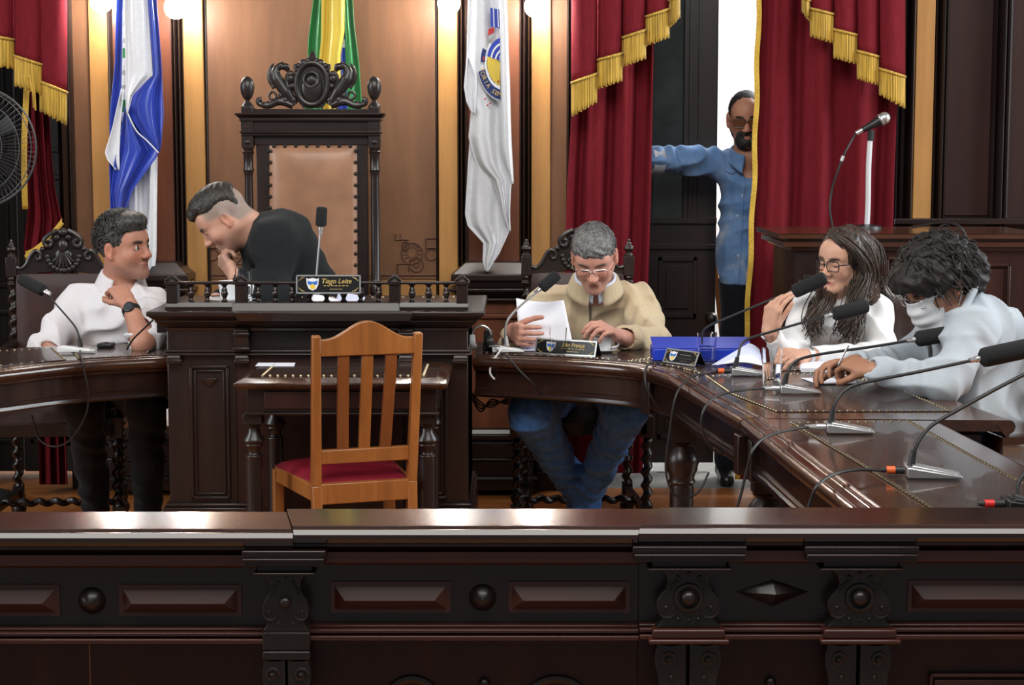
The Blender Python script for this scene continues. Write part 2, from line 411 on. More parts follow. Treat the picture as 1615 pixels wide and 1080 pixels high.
# carved pilaster pedestals: stacked mouldings over a red-brown die and a base
def pedestal(u0, u1):
    b = MB(); x0, x1 = xw(u0), xw(u1); yf = WY - 0.17
    def lay(v0, v1, o0, o1, m=0):
        z1, z0 = Z(v0, yf), Z(v1, yf)
        b.frust((x0 - o0, x1 + o0, yf - o0, WY), z0, (x0 - o1, x1 + o1, yf - o1, WY), z1, m)
    lay(414, 432, .035, -.02); lay(432, 442, .04, .04); lay(442, 454, .015, .03); lay(454, 459, .05, .05); lay(459, 470, .01, .03)
    lay(470, 474, .03, .03); lay(474, 495, 0, 0, 1); lay(495, 502, .012, .012, 1); lay(502, 676, 0, 0, 1)
    lay(676, 684, .02, .01); lay(684, 692, .03, .03); lay(692, 700, .015, .01); lay(700, 722, .01, .01); lay(722, 726, .02, .02)
    lay(726, 750, .012, .012); lay(750, 755, .03, .025); lay(755, 772, .02, .02)
    return trim(b, [DARKX, REDW])
pedestal(180, 292); pedestal(728, 836)
# low dado under the pale panelling: a rail, boards and a skirting
b = MB()
for u0, u1 in ((118, 172), (300, 720), (846, 893)):
    b.box(xw(u0), xw(u1), WY - .05, WY, Z(520, WY), Z(512, WY)); b.box(xw(u0), xw(u1), WY - .02, WY, Z(700, WY), Z(520, WY))
    b.box(xw(u0), xw(u1), WY - .06, WY, 0, Z(740, WY)); b.box(xw(u0), xw(u1), WY - .04, WY, Z(740, WY), Z(700, WY))
struct(b.build('baseboard_back', DARKX, bevel=.003))
# inlaid ornament at the foot of the brown panel (fret corners, arcs and a rosette), mirrored on the other side
b = MB()
yi = WY - 0.0085
def iu(u, v, mir): return P(1015 - u if mir else u, v, yi)
for mir in (0, 1):
    for path in ([(627, 443), (627, 416), (645, 416), (645, 428)], [(672, 375), (672, 391), (690, 391)], [(671, 376), (688, 376)],
                 [(624, 369), (624, 378), (645, 378)], [(632, 369), (632, 374)], [(330, 434), (690, 434)] if not mir else [(326, 434), (330, 434)]):
        b.tube([iu(u, v, mir) for u, v in path], 0.0032, 6)
    for cu, cv, r in ((657, 418, 11), (657, 418, 4), (680, 402, 9), (650, 400, 17), (640, 388, 6)):
        b.tube([iu(cu + r * math.cos(a), cv + r * math.sin(a), mir) for a in [2 * math.pi * k / 20 for k in range(20)]], 0.0026, 5, closed=True)
    for k in range(12):
        a = 2 * math.pi * k / 12
        b.tube([iu(650 + 7 * math.cos(a), 398 + 7 * math.sin(a), mir), iu(650 + 15 * math.cos(a + .3), 398 + 15 * math.sin(a + .3), mir)], 0.002, 5)
trim(b, INLAY, 0)
# doorway behind the curtains: reveal, threshold, open leaf with dark glass; far room
b = MB(); b.box(xw(902), xw(915), WY, WY + .5, 0, ZT); b.box(xw(1398), xw(1412), WY, WY + .5, 0, ZT)
b.box(xw(902), xw(1412), WY, WY + .5, ZT - .1, ZT); trim(b, DARK)
d = MB(); DY = 7.98
def dx(u): return X(u, DY)
def dz(v): return Z(v, DY)
dl, dr = dx(930), dx(1131); db = 0.045
d.box(dl, dr, DY, DY + .05, db, dz(352), 0)                       # lower leaf
d.box(dl, dx(1030), DY, DY + .05, dz(352), 2.5, 0); d.box(dx(1082), dr, DY, DY + .05, dz(352), 2.5, 0)
d.box(dl, dr, DY, DY + .05, 2.4, 2.6, 0)
for u0, u1, v0, v1 in ((1040, 1100, 405, 500), (1040, 1100, 540, 690)):
    d.frust((dx(u0), dx(u1), DY - .0, DY + .01), 0, (dx(u0), dx(u1), DY, DY + .01), 0.001)
    for q, (a, bb, c_, e) in enumerate(((u0, u1, v0, v0 + 6), (u0, u1, v1 - 6, v1), (u0, u0 + 5, v0, v1), (u1 - 5, u1, v0, v1))):
        d.box(dx(a), dx(bb), DY - .018, DY, dz(e), dz(c_), 0)
    d.box(dx(u0 + 12), dx(u1 - 12), DY - .012, DY, dz(v1 - 14), dz(v0 + 14), 0)
for a, bb in ((1078, 1084), (1086, 1090), (1100, 1103)): d.box(dx(a), dx(bb), DY - .015, DY, dz(352), 2.4, 0)
d.box(dl, dr, DY - .02, DY, dz(352), dz(343), 0); d.box(dl, dr, DY - .02, DY, dz(392), dz(385), 0)
do = d.build('door_1', DARK, bevel=.003); struct(do)
g = MB(); g.box(dx(1029), dx(1083), DY + .02, DY + .03, dz(353), 2.41); g.build('pane', DGLASS, do)
g = MB(); g.lathe([(0.0, 0), (.025, .005), (.02, .02), (.012, .03), (.02, .05), (.028, .07), (.02, .085), (0, .09)], P(1120, 500, DY), 14, axis=(0, -1, 0)); g.build('handle', IRON, do)
b = MB(); b.box(-3.2, 4.5, 9.9, 10.0, 0, 3.6); b.box(-3.3, -3.2, 8.4, 10.0, 0, 3.6); b.box(4.4, 4.5, 8.2, 10.0, 0, 3.6); struct(b.build('wall_corridor', WHITEW))
# the dark doors of the other doorway
d = MB(); DY2 = 7.9
for k in range(2):
    x0 = X(-70 + k * 95, DY2); x1 = X(22 + k * 95, DY2)
    d.box(x0, x1, DY2, DY2 + .05, 0.02, 2.6)
    for z0, z1 in ((.15, .75), (.85, 1.35), (1.45, 2.2)):
        d.box(x0 + .03, x1 - .03, DY2 - .012, DY2, z0, z0 + .02); d.box(x0 + .03, x1 - .03, DY2 - .012, DY2, z1 - .02, z1)
        d.box(x0 + .03, x0 + .05, DY2 - .012, DY2, z0, z1); d.box(x1 - .05, x1 - .03, DY2 - .012, DY2, z0, z1)
do2 = d.build('door_2', plain('door_black', (0.010, 0.009, 0.009), 0.4, var=.2), bevel=.003); struct(do2)
b = MB(); b.box(xw(-72), xw(-58), WY, WY + .36, 0, ZT); b.box(xw(100), xw(114), WY, WY + .36, 0, ZT); trim(b, DARK)
b = MB(); b.box(xw(1490), xw(1560), WY - .012, WY, Z(340, WY), ZT); trim(b, DARKRED)
# ------------------------------------------------------------------ two brass wall sconces with lit globes
def sconce(u, label, globes):
    Y = WY - .06; c = P(u, -52, Y)
    t = thing('wall_sconce', label, 'lamp', (c.x, WY, c.z), 'brass wall sconces with lit globes')
    b = MB(); b.lathe([(.0, 0), (.055, 0), (.05, .012), (.03, .02), (.02, .035), (0, .04)], (c.x, WY - .015, c.z), 20, axis=(0, -1, 0)); b.build('back_plate', BRASS, t)
    for gu, gv in globes:
        g = P(gu, gv, WY - .20); sgn = 1 if g.x > c.x else -1
        b = MB(); b.tube(bez([(c.x, WY - .05, c.z), (c.x + sgn * .04, WY - .12, c.z - .10), (c.x + sgn * .075, WY - .17, c.z - .12), (g.x - sgn * .02, WY - .2, c.z - .02), (g.x, WY - .2, g.z + .085)], 8), .006, 8)
        b.lathe([(.0, .12), (.012, .115), (.03, .085), (.034, .05), (.02, .046), (0, .046)], (g.x, WY - .2, g.z), 16); arm = b.build('arm', BRASS, t)
        b = MB(); b.ball((g.x, WY - .2, g.z), .047, seg=20, rings=14); b.build('globe', GLOBE, arm)
    return t
sconce(222, 'brass wall sconce with two lit globes flanking the blue and white flag', ((160, 2), (277, 12)))
sconce(776, 'brass wall sconce with two lit globes flanking the white flag with an emblem', ((708, 5), (845, 10)))
# ================================================================== tables
TZ = 0.76
PROF = [(-.03, TZ - .012), (-.012, TZ - .004), (0.0, TZ), (.010, TZ - .001), (.018, TZ - .008), (.021, TZ - .018), (.017, TZ - .030), (.008, TZ - .036), (.004, TZ - .038),
        (.004, TZ - .044), (-.002, TZ - .048)]
APR = [(-.012, TZ - .046), (-.012, TZ - .105), (-.004, TZ - .110), (-.004, TZ - .116), (.004, TZ - .120), (.006, TZ - .130), (.0, TZ - .136), (-.03, TZ - .136)]
def arc_pts(pts, n=8): return [(p.x, p.y) for p in bez([(a, b, 0) for a, b in pts], n)]
def desk_segment(name, label, inner, outer, pads, legs, ends=(1, 1), blocks=()):
    """inner path and outer path run the same way; the room side of the horseshoe is on the inner path's right"""
    c = inner[len(inner) // 2]
    t = thing(name, label, 'table', (c[0], c[1], 0), 'curved council desks')
    poly = inner + outer[::-1]
    b = MB(); n = len(poly)
    b.add([(x, y, TZ - .03) for x, y in poly] + [(x, y, TZ) for x, y in poly], [tuple(range(n)), tuple(range(2 * n - 1, n - 1, -1))] + [(i, (i + 1) % n, n + (i + 1) % n, n + i) for i in range(n)])
    b.sweep(PROF, inner); b.sweep(PROF, outer[::-1])
    b.sweep([(-.040, TZ), (-.037, TZ + .004), (-.032, TZ + .005), (-.028, TZ + .002), (-.024, TZ + .004), (-.019, TZ + .003), (-.015, TZ)], inner)
    b.build('tabletop', TABLEW, t, ang=40)
    b = MB(); b.sweep(APR, inner); b.sweep(APR, outer[::-1])
    b.build('apron', RAIL, t, ang=40)
    for pad in pads:
        m = len(pad); cx = sum(p[0] for p in pad) / m; cy = sum(p[1] for p in pad) / m
        b = MB(); b.add([(x, y, TZ + .0005) for x, y in pad] + [(x, y, TZ + .0025) for x, y in pad],
                        [tuple(range(m)), tuple(range(2 * m - 1, m - 1, -1))] + [(i, (i + 1) % m, m + (i + 1) % m, m + i) for i in range(m)])
        lp = b.build('leather_pad', PADLEA, t)
        b = MB()
        for i in range(m):
            p, q = V(pad[i]), V(pad[(i + 1) % m]); L = (q - p).length; k = max(1, int(L / .021))
            for j in range(k):
                s_ = p.lerp(q, j / k); s_ = s_ + (V((cx, cy)) - s_).normalized() * .006
                b.lathe([(.0048, 0), (.0043, .002), (.0026, .0032), (0, .0036)], (s_.x, s_.y, TZ + .0022), 7)
        b.build('nail_trim', NAIL, lp)
    for x, y in legs:
        b = MB()
        b.box(x - .036, x + .036, y - .036, y + .036, TZ - .23, TZ - .05)
        b.lathe([(.03, .53), (.036, .525), (.028, .515), (.040, .50), (.052, .48), (.055, .462), (.050, .448), (.051, .44), (.043, .425), (.040, .41), (.044, .40), (.036, .39), (.038, .38), (.039, .12), (.045, .11), (.052, .09), (.045, .06), (.035, .05), (.05, .03), (.05, 0)], (x, y, 0), 24)
        b.build('leg', DARK, t)
    for x, y, d in blocks:
        d = V(d).normalized(); s_ = V((-d.y, d.x))
        b = MB(); q = [V((x, y)) + d * a + s_ * c_ for a, c_ in ((-.02, -.022), (.014, -.022), (.014, .022), (-.02, .022))]
        b.hexa([(p.x, p.y, TZ - .15) for p in q] + [(p.x, p.y, TZ - .045) for p in q]); b.build('joint_block', DARK, t, bevel=.003)
    return t
def inset_strip(inner, outer, a, b_, i0, i1):
    """pad between fractions a..b_ across, along indices i0..i1"""
    lo = [(V(inner[i]).lerp(V(outer[i]), a)) for i in range(i0, i1 + 1)]; hi = [(V(inner[i]).lerp(V(outer[i]), b_)) for i in range(i0, i1 + 1)]
    return [tuple(p) for p in lo] + [tuple(p) for p in hi[::-1]]
XC = -.635
# front segment (beside the president's desk), corner segment
innA = arc_pts([(-.128, 5.985), (.141, 5.895), (.333, 5.785), (.44, 5.67), (.505, 5.478)], 6)
outA = arc_pts([(-.128, 6.46), (.30, 6.40), (.70, 6.15), (.92, 5.86), (1.06, 5.60)], 6)
nA = len(innA) - 1
desk_segment('council_desk', 'curved dark desk beside the central desk where the man in beige jacket reads', innA, outA,
             [inset_strip(innA, outA, .16, .86, 1, nA // 2), inset_strip(innA, outA, .16, .86, nA // 2, nA - 1)], [(.545, 5.62)], blocks=((.44, 5.68, (-.75, -.5)),))
innB = [(.505, 5.470), (.560, 4.976), (.612, 4.585)]; outB = [(1.06, 5.592), (1.20, 5.15), (1.285, 4.55)]
desk_segment('council_desk', 'dark desk section between the two women with one leather pad', innB, outB,
             [[(.60, 5.45), (.625, 5.05), (.705, 4.69), (1.178, 4.70), (1.13, 5.208), (1.02, 5.53)]], [(1.2, 4.66), (.69, 4.76)], blocks=((.60, 4.60, (-1, -.15)),))
innC = [(.614, 4.575), (.645, 4.0), (.688, 3.30)]; outC = [(1.085, 4.54), (1.118, 4.0), (1.165, 3.30)]
desk_segment('council_desk', 'dark desk section reaching the front balustrade with two silver microphone bases', innC, outC,
             [[(.715, 4.50), (.818, 3.36), (1.09, 3.36), (1.02, 4.53)]], [(1.07, 3.5), (.735, 3.5)], blocks=((.622, 4.50, (-1, -.05)),))
# mirrored left segment
innL = [(2 * XC - x, y - .03) for x, y in innA]; innL = arc_pts([(-1.142, 5.985), (-1.427, 5.83), (-1.624, 5.60), (-1.80, 5.36)], 8)
outL = arc_pts([(-1.142, 6.42), (-1.60, 6.33), (-1.98, 6.12), (-2.3, 5.86)], 8)
innL, outL = innL[::-1], outL[::-1]
nL = len(innL) - 1
desk_segment('council_desk', 'curved dark desk in front of the man in the white shirt', innL, outL,
             [inset_strip(innL, outL, .16, .86, 1, 15), inset_strip(innL, outL, .16, .86, 16, nL - 1)], [(-1.76, 5.5)], blocks=())
# ------------------------------------------------------------------ president's desk with gallery rail
pd = thing('president_desk', 'tall dark carved central desk with a balustered gallery rail', 'desk', P(500, 812, 5.9) * 1)
pd.location.z = 0; ORI[pd.name] = V(pd.location)
YF = 5.87; YB = 6.47
def px(u, Y=YF): return X(u, Y, 500)
def pzv(v, Y=YF): return Z(v, Y)
xl, xr = px(262), px(738)
b = MB()
b.box(xl, px(372), YF, YB, 0, pzv(520)); b.box(px(635), xr, YF, YB, 0, pzv(520)); b.box(xl, xr, YF + .02, YB, .02, pzv(520))
b.box(xl - .004, xr + .004, YF - .012, YB, pzv(556), pzv(551)); b.box(xl - .012, xr + .012, YF - .02, YB, pzv(560), pzv(556))
b.build('body', DARK, pd, bevel=.004)
b = MB()
for k, (v0, v1, o0, o1) in enumerate(((523, 516, 0, .006), (516, 508, .010, .026), (508, 503, .03, .034), (503, 497, .036, .052), (497, 489, .056, .056))):
    b.frust((xl - o0, xr + o0, YF - o0, YB + .02), pzv(v0), (xl - o1, xr + o1, YF - o1, YB + .02), pzv(v1))
b.frust((px(380), px(648), YF - .065, YF), pzv(505), (px(374), px(655), YF - .075, YF), pzv(489.5))
b.build('cornice', DARKX, pd, bevel=.004)
zt = pzv(489.5)
def sidepanel(u0, u1):
    b = MB()
    def fr(a0, a1, c0, c1, w_, y):
        for q in ((a0, a1, c0, c0 + w_), (a0, a1, c1 - w_, c1), (a0, a0 + w_, c0, c1), (a1 - w_, a1, c0, c1)):
            b.box(px(q[0]), px(q[1]), y, YF, pzv(q[3]), pzv(q[2]))
    fr(u0, u1, 576, 786, 4, YF - .012); fr(u0 + 7, u1 - 7, 583, 779, 3, YF - .008)
    cx = (u0 + u1) / 2
    b.frust((px(cx - 1), px(cx + 1), YF - .004, YF), pzv(610), (px(cx - 13), px(cx + 13), YF - .014, YF), pzv(596))
    b.build('side_panel', DARK, pd, bevel=.002)
sidepanel(298, 360); sidepanel(655, 705)
b = MB()
b.box(xl - .02, px(392), YF - .03, YB, 0, pzv(798)); b.box(xl - .012, px(390), YF - .02, YB, pzv(798), pzv(792))
b.build('plinth', DARKX, pd, bevel=.004)
b = MB(); b.box(px(690), xr + .02, YF - .03, YB, 0, pzv(798)); b.box(px(692), xr + .012, YF - .02, YB, pzv(798), pzv(792))
b.build('plinth', DARKX, pd, bevel=.004)
for uc in (275, 382, 640, 726):
    b = MB()
    if uc in (382, 640):
        b.frust((px(uc - 11), px(uc + 11), YF - .022, YF), pzv(552), (px(uc - 11), px(uc + 11), YF - .03, YF), pzv(518)); b.box(px(uc - 13), px(uc + 13), YF - .035, YF, pzv(528), pzv(523)); b.box(px(uc - 13), px(uc + 13), YF - .035, YF, pzv(551), pzv(546))
    b.lathe([(0, -.022), (.016, -.022), (.016, .022), (0, .022)], P(uc, 565, YF - .014), 14, axis=(1, 0, 0)); b.box(px(uc - 12), px(uc + 12), YF - .03, YF, pzv(572), pzv(565))
    b.build('bracket', DARK, pd, bevel=.003)
# recessed knee-hole panel
b = MB(); b.box(px(372), px(635), YF - .004, YF + .02, pzv(800), pzv(560)); b.build('back_panel', DARKRED, pd)
# gallery: rail, posts with carved caps, balusters
YG = YF + .035
gx = lambda u: X(u, YG, 460)
zb0, zb1, zr0, zr1 = Z(484, YG), Z(475.5, YG), Z(448, YG), Z(443.5, YG)
b = MB(); b.box(gx(262), gx(739), YG - .03, YG + .03, zt - .002, zb0 + .003); b.frust((gx(262), gx(739), YG - .028, YG + .028), zb0, (gx(262), gx(739), YG - .02, YG + .02), zb1)
b.frust((gx(368), gx(632), YG - .05, YG), zb0 - .01, (gx(370), gx(630), YG - .04, YG), zb1); b.build('gallery_base', DARKX, pd, bevel=.002)
b = MB(); b.box(gx(264), gx(737), YG - .017, YG + .017, zr0, zr1); b.build('gallery_rail', DARKX, pd, bevel=.003)
for uc in (273, 381, 623, 729):
    b = MB(); hw = .0185
    c = gx(uc); b.box(c - hw, c + hw, YG - .024, YG + .024, zb1 - .004, zr0 + .002); b.box(c - hw - .006, c + hw + .006, YG - .03, YG + .03, zr0, zr1 + .001)
    b.frust((c - hw - .004, c + hw + .004, YG - .02, YG + .02), zr1, (c - .003, c + .003, YG - .004, YG + .004), Z(432, YG))
    b.tube(bez([(c - .022, YG - .022, zr1 + .003), (c - .012, YG - .024, zr1 + .012), (c, YG - .02, zr1 + .022), (c + .012, YG - .024, zr1 + .012), (c + .022, YG - .022, zr1 + .003)], 5), .0035, 6)
    b.build('gallery_post', DARK, pd, bevel=.002)
BAL = [(.010, 0), (.012, .002), (.008, .006), (.006, .011), (.009, .017), (.0125, .026), (.0115, .032), (.0085, .037), (.0105, .040), (.007, .046), (.006, .051), (.009, .055), (.012, .057), (.012, .060)]
hs = (zr0 - zb1) / .060
for uc in (301, 327, 354, 407, 434, 461, 488, 515, 542, 569, 597, 650, 676, 704):
    b = MB(); b.lathe([(r, z * hs) for r, z in BAL], (gx(uc), YG, zb1), 14); b.build('baluster', DARK, pd)
b = MB()
for k in range(26): b.lathe([(.006, 0), (.005, .003), (0, .005)], (px(290) + (px(725) - px(290)) * k / 25, YB - .07, zt), 8)
b.build('nail_trim', NAIL, pd)
# ------------------------------------------------------------------ small table in front of the desk
st = thing('clerk_table', 'small dark writing table standing against the front of the central desk', 'table', V((P(535, 590, 5.5).x, 5.55, 0)))
tl, tr = X(368, 5.39, 598), X(706, 5.39, 598); ty0, ty1 = 5.39, 5.835
b = MB()
b.frust((tl - 0, tr + 0, ty0, ty1), TZ - .024, (tl, tr, ty0, ty1), TZ - .014); b.frust((tl + .004, tr - .004, ty0 + .004, ty1), TZ - .014, (tl + .03, tr - .03, ty0 + .03, ty1), TZ - .002)
b.frust((tl + .012, tr - .012, ty0 + .012, ty1), TZ - .034, (tl + .002, tr - .002, ty0 + .002, ty1), TZ - .024)
b.box(tl + .035, tr - .035, ty0 + .035, ty1, TZ - .004, TZ); b.build('tabletop', TABLEW, st, bevel=.002)
b = MB(); b.box(tl + .075, tr - .075, ty0 + .075, ty1 - .03, TZ - .001, TZ + .0015); lp = b.build('leather_pad', PADLEA, st)
b = MB()
for k in range(22): b.lathe([(.005, 0), (.004, .002), (0, .0035)], (tl + .078 + (tr - tl - .156) * k / 21, ty0 + .078, TZ + .001), 7)
for s_ in (tl + .078, tr - .078):
    for k in range(14): b.lathe([(.005, 0), (.004, .002), (0, .0035)], (s_, ty0 + .078 + k * .022, TZ + .001), 7)
b.build('nail_trim', NAIL, lp)
b = MB(); za1 = TZ - .03; za0 = Z(654, ty0 + .03)
b.box(tl + .035, tr - .035, ty0 + .03, ty0 + .055, za0, za1); b.box(tl + .036, tl + .06, ty0 + .05, ty1, za0, za1 - .001); b.box(tr - .06, tr - .036, ty0 + .05, ty1, za0, za1 - .001)
b.box(tl + .028, tr - .028, ty0 + .02, ty0 + .06, za0, za0 + .008); b.box(tl + .085, tr - .085, ty0 + .022, ty0 + .03, za0 + .012, za0 + .016); b.build('apron', DARKX, st, bevel=.002)
b = MB(); b.box(tl + .09, tr - .09, ty0 + .022, ty0 + .032, za0 + .018, za1 - .012); b.build('drawer', DARKRED, st, bevel=.003)
for lx, ly in ((X(400, ty0 + .06, 700), ty0 + .065), (X(674, ty0 + .06, 700), ty0 + .065), (tl + .07, ty1 - .03), (tr - .07, ty1 - .03)):
    b = MB(); zk = za0
    b.box(lx - .03, lx + .03, ly - .03, ly + .03, zk - .032, zk - .001)
    b.lathe([(.020, zk - .03), (.027, zk - .036), (.018, zk - .044), (.020, zk - .06), (.033, zk - .078), (.035, zk - .086), (.028, zk - .094), (.030, zk - .1), (.021, zk - .110), (.019, zk - .125), (.028, zk - .132), (.026, zk - .14), (.027, zk - .16), (.024, .12), (.030, .1), (.022, .07), (.03, .04), (.026, 0)], (lx, ly, 0), 20)
    b.build('leg', DARK, st, bevel=.002)
# ------------------------------------------------------------------ honey wooden chair with a red seat
def visitor_chair(name, label, cx, cy, rot):
    t = thing(name, label, 'chair', (0, 0, 0)); H = .955; w2 = .157
    for s_ in (-1, 1):      # rear posts, raked; back faces -y (towards the camera)
        b = MB(); b.bar((s_ * w2 * .93, -.02, 0), (s_ * w2 * .95, 0, .45), .030, .032, up=(0, 1, 0)); b.bar((s_ * w2 * .95, 0, .449), (s_ * w2, -.055, H - .045), .030, .032, up=(0, 1, 0), w2=.026, t2=.026)
        b.build('rear_leg', HONEY, t, bevel=.004)
        b = MB(); b.bar((s_ * .185, .40, 0), (s_ * .185, .40, .435), .034, .034, up=(0, 1, 0), ); b.build('front_leg', HONEY, t, bevel=.004)
    n = 21; up = []
    for k in range(n):
        a = -1 + 2 * k / (n - 1); up.append((a * (w2 - .012), H - .045 - .012 + .052 * (0.5 + 0.5 * math.cos(math.pi * min(1, abs(a) * 1.12)))))
    out = [(-(w2 - .012), H - .108), ((w2 - .012), H - .108)] + up[::-1]
    b = MB(); b.prism(out, (0, -.062, 0), (1, 0, 0), (0, .0, 1), (0, .022, 0)); b.build('crest_rail', HONEY, t, bevel=.003)
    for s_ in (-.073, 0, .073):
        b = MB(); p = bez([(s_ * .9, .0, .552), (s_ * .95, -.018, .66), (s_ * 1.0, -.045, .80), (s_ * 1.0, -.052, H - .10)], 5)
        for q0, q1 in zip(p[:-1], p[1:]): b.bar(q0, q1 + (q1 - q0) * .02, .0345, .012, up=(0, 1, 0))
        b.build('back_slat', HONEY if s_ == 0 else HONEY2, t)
    b = MB(); b.box(-w2 * .9, w2 * .9, -.016, .010, .515, .558); b.build('lower_rail', HONEY, t, bevel=.003)
    b = MB(); b.box(-w2 * .9, w2 * .9, -.016, .012, .392, .455); b.build('seat_rail', HONEY, t, bevel=.003)
    b = MB(); b.bar((-w2 * .95, 0, .425), (-.185, .40, .42), .05, .022, up=(1, 0, 0)); b.bar((w2 * .95, 0, .425), (.185, .40, .42), .05, .022, up=(1, 0, 0)); b.box(-.18, .18, .39, .412, .395, .445); b.build('seat_frame', HONEY, t, bevel=.003)
    b = MB()
    def seat(i, j):
        y = .012 + .40 * j; hw = (w2 * .93 + (.198 - w2 * .93) * j); a = -1 + 2 * i
        e = (1 - abs(a) ** 4) * (1 - abs(2 * j - 1) ** 4)
        return (a * hw, y, .447 + .032 * e ** .5)
    b.grid(seat, 20, 20); b.box(-w2 * .9, w2 * .9, .01, .40, .43, .449); b.build('seat', REDLEA, t)
    b = MB(); b.bar((-w2 * .93, .0, .20), (-.185, .40, .20), .028, .018, up=(1, 0, 0)); b.bar((w2 * .93, 0, .20), (.185, .40, .20), .028, .018, up=(1, 0, 0)); b.bar((-.17, .2, .2), (.17, .2, .2), .028, .018, up=(0, 1, 0)); b.build('stretcher', HONEY, t, bevel=.003)
    t.location = (cx, cy, 0); t.rotation_euler = (0, 0, rot)
    return t
cc = P(573, 745, 5.30)
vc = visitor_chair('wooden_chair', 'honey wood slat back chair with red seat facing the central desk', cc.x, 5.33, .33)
c2 = P(1152, 640, 8.9)
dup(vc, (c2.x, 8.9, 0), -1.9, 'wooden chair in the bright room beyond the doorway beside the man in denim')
# ------------------------------------------------------------------ front balustrade: three sections
YB0 = 2.96
def bx(u): return X(u, YB0, 840)
def bz(v, Y=YB0): return Z(v, Y)
def balustrade(label, u0, u1, cutl, cutr, brackets, panels, bosses, diamonds, lower, dv=0, dy=0.0):
    """u0..u1 along the front; cutl/cutr slant of the cap's ends; brackets carry ledges"""
    Y0 = YB0 + dy; x0, x1 = X(u0, Y0, 840), X(u1, Y0, 840)
    Zv = lambda v: Z(v + dv, Y0)
    t = thing('balustrade', label, 'balustrade', ((x0 + x1) / 2, Y0 + .1, 0), 'front balustrade sections')
    zt = Zv(832)
    prof = [(Y0 + .14, zt + .0042), (Y0 + .018, zt + .0002), (Y0 + .012, zt - .0002), (Y0 + .009, zt - .0012), (Y0 + .006, zt - .003), (Y0 - .004, zt - .003), (Y0 - .012, zt - .010), (Y0 - .014, zt - .017), (Y0 - .010, zt - .024), (Y0 - .002, zt - .028), (Y0 - .002, zt - .032), (Y0 + .006, zt - .036), (Y0 + .012, zt - .042), (Y0 + .14, zt - .042)]
    b = MB(); n = len(prof)
    L = [(x0 + cutl * (y - Y0) / .14, y, z) for y, z in prof]; R = [(x1 + cutr * (y - Y0) / .14, y, z) for y, z in prof]
    b.add(L + R, [tuple(range(n)), tuple(reversed(range(n, 2 * n)))] + [(i, (i + 1) % n, n + (i + 1) % n, n + i) for i in range(n)])
    b.build('cap_rail', RAIL, t, ang=25)
    b = MB()
    b.box(x0, x1, Y0 + .012, Y0 + .12, Zv(870), zt - .04); b.box(x0, x1, Y0 + .004, Y0 + .12, Zv(888), Zv(871)); b.frust((x0, x1, Y0 + .014, Y0 + .1), Zv(893), (x0, x1, Y0 + .006, Y0 + .1), Zv(888)); b.build('upper_moulding', PANELRED, t, bevel=.002)
    b = MB(); b.box(x0, x1, Y0 + .03, Y0 + .11, Zv(1000), Zv(885)); b.build('frieze', DARKX, t)
    b = MB(); b.box(x0, x1, Y0 + .036, Y0 + .11, 0, Zv(1005)); b.build('lower_panel', DARKRED, t)
    b = MB()
    for v0, v1, o in ((990, 994, .016), (994, 1000, .004), (1000, 1003, .014), (1003, 1010, -.002), (1010, 1013, .012)): b.box(x0, x1, Y0 + o, Y0 + .1, Zv(v1), Zv(v0))
    b.build('lower_moulding', PANELRED, t, bevel=.002)
    yf = Y0 + .03; xu = lambda u: X(u, yf, 940)
    for a0, a1 in panels:
        b = MB(); za, zb = Z(963 + dv, yf), Z(919 + dv, yf); zm = Z(943 + dv, yf); h = .018
        p = [(xu(a0), yf, za), (xu(a1), yf, za), (xu(a1), yf, zb), (xu(a0), yf, zb)]; q0 = (xu(a0 + 20), yf - h, zm); q1 = (xu(a1 - 22), yf - h, zm)
        b.add(p + [q0, q1], [(0, 1, 5, 4), (1, 2, 5), (2, 3, 4, 5), (3, 0, 4), (3, 2, 1, 0)])
        b.box(xu(a0 - 3), xu(a1 + 3), yf - .003, yf, za - .003, zb + .003); b.build('raised_panel', PANELRED, t, ang=10)
    for a in bosses:
        b = MB(); b.lathe([(.024, 0), (.022, .004), (.017, .012), (.008, .02), (0, .024)], (xu(a), yf, Z(942 + dv, yf)), 20, axis=(0, -1, 0)); b.build('boss', DARK, t)
    for a0, a1 in diamonds:
        b = MB(); zc = Z(935 + dv, yf); b.add([(xu(a0), yf, zc), (xu((a0 + a1) / 2), yf, Z(958 + dv, yf)), (xu(a1), yf, zc), (xu((a0 + a1) / 2), yf, Z(915 + dv, yf)), (xu((a0 + a1) / 2) + .004, yf - .02, zc)],
            [(0, 1, 4), (1, 2, 4), (2, 3, 4), (3, 0, 4)]); b.build('diamond', DARK, t, ang=5)
    for uc, hw, big in brackets:
        bracket(t, uc, hw, big, Y0, dv)
    for kind, ua, ub in lower:
        y = Y0 + .036; xv = lambda u: X(u, y, 1050)
        b = MB()
        if kind == 'arch':
            cx = (ua + ub) / 2
            b.tube([P(cx + (ub - ua) / 2 * math.cos(a), 1108 + dv - 38 * math.sin(a), y) for a in [math.pi * k / 24 for k in range(25)]], .008, 8); b.build('arch_moulding', DARK, t)
        elif kind == 'knob':
            b.ball(P(ua, 1078 + dv, y - .004), .010); b.build('knob', DARK, t)
        elif kind == 'seam':
            b.box(xv(ua), xv(ua + 2), y - .001, y + .01, 0, Zv(1015)); b.build('panel_seam', HONEY, t)
        else:
            for q in ((ua, ub, 1062, 1067), (ua, ua + 5, 1062, 1300), (ub - 5, ub, 1062, 1300)): b.box(xv(q[0]), xv(q[1]), y - .010, y, max(0, Z(q[3] + dv, y)), Z(q[2] + dv, y))
            b.box(xv(ua + 8), xv(ub - 8), y - .007, y, .1, Z(1072 + dv, y)); b.build('sunk_panel', PANELRED, t, bevel=.002)
    return t
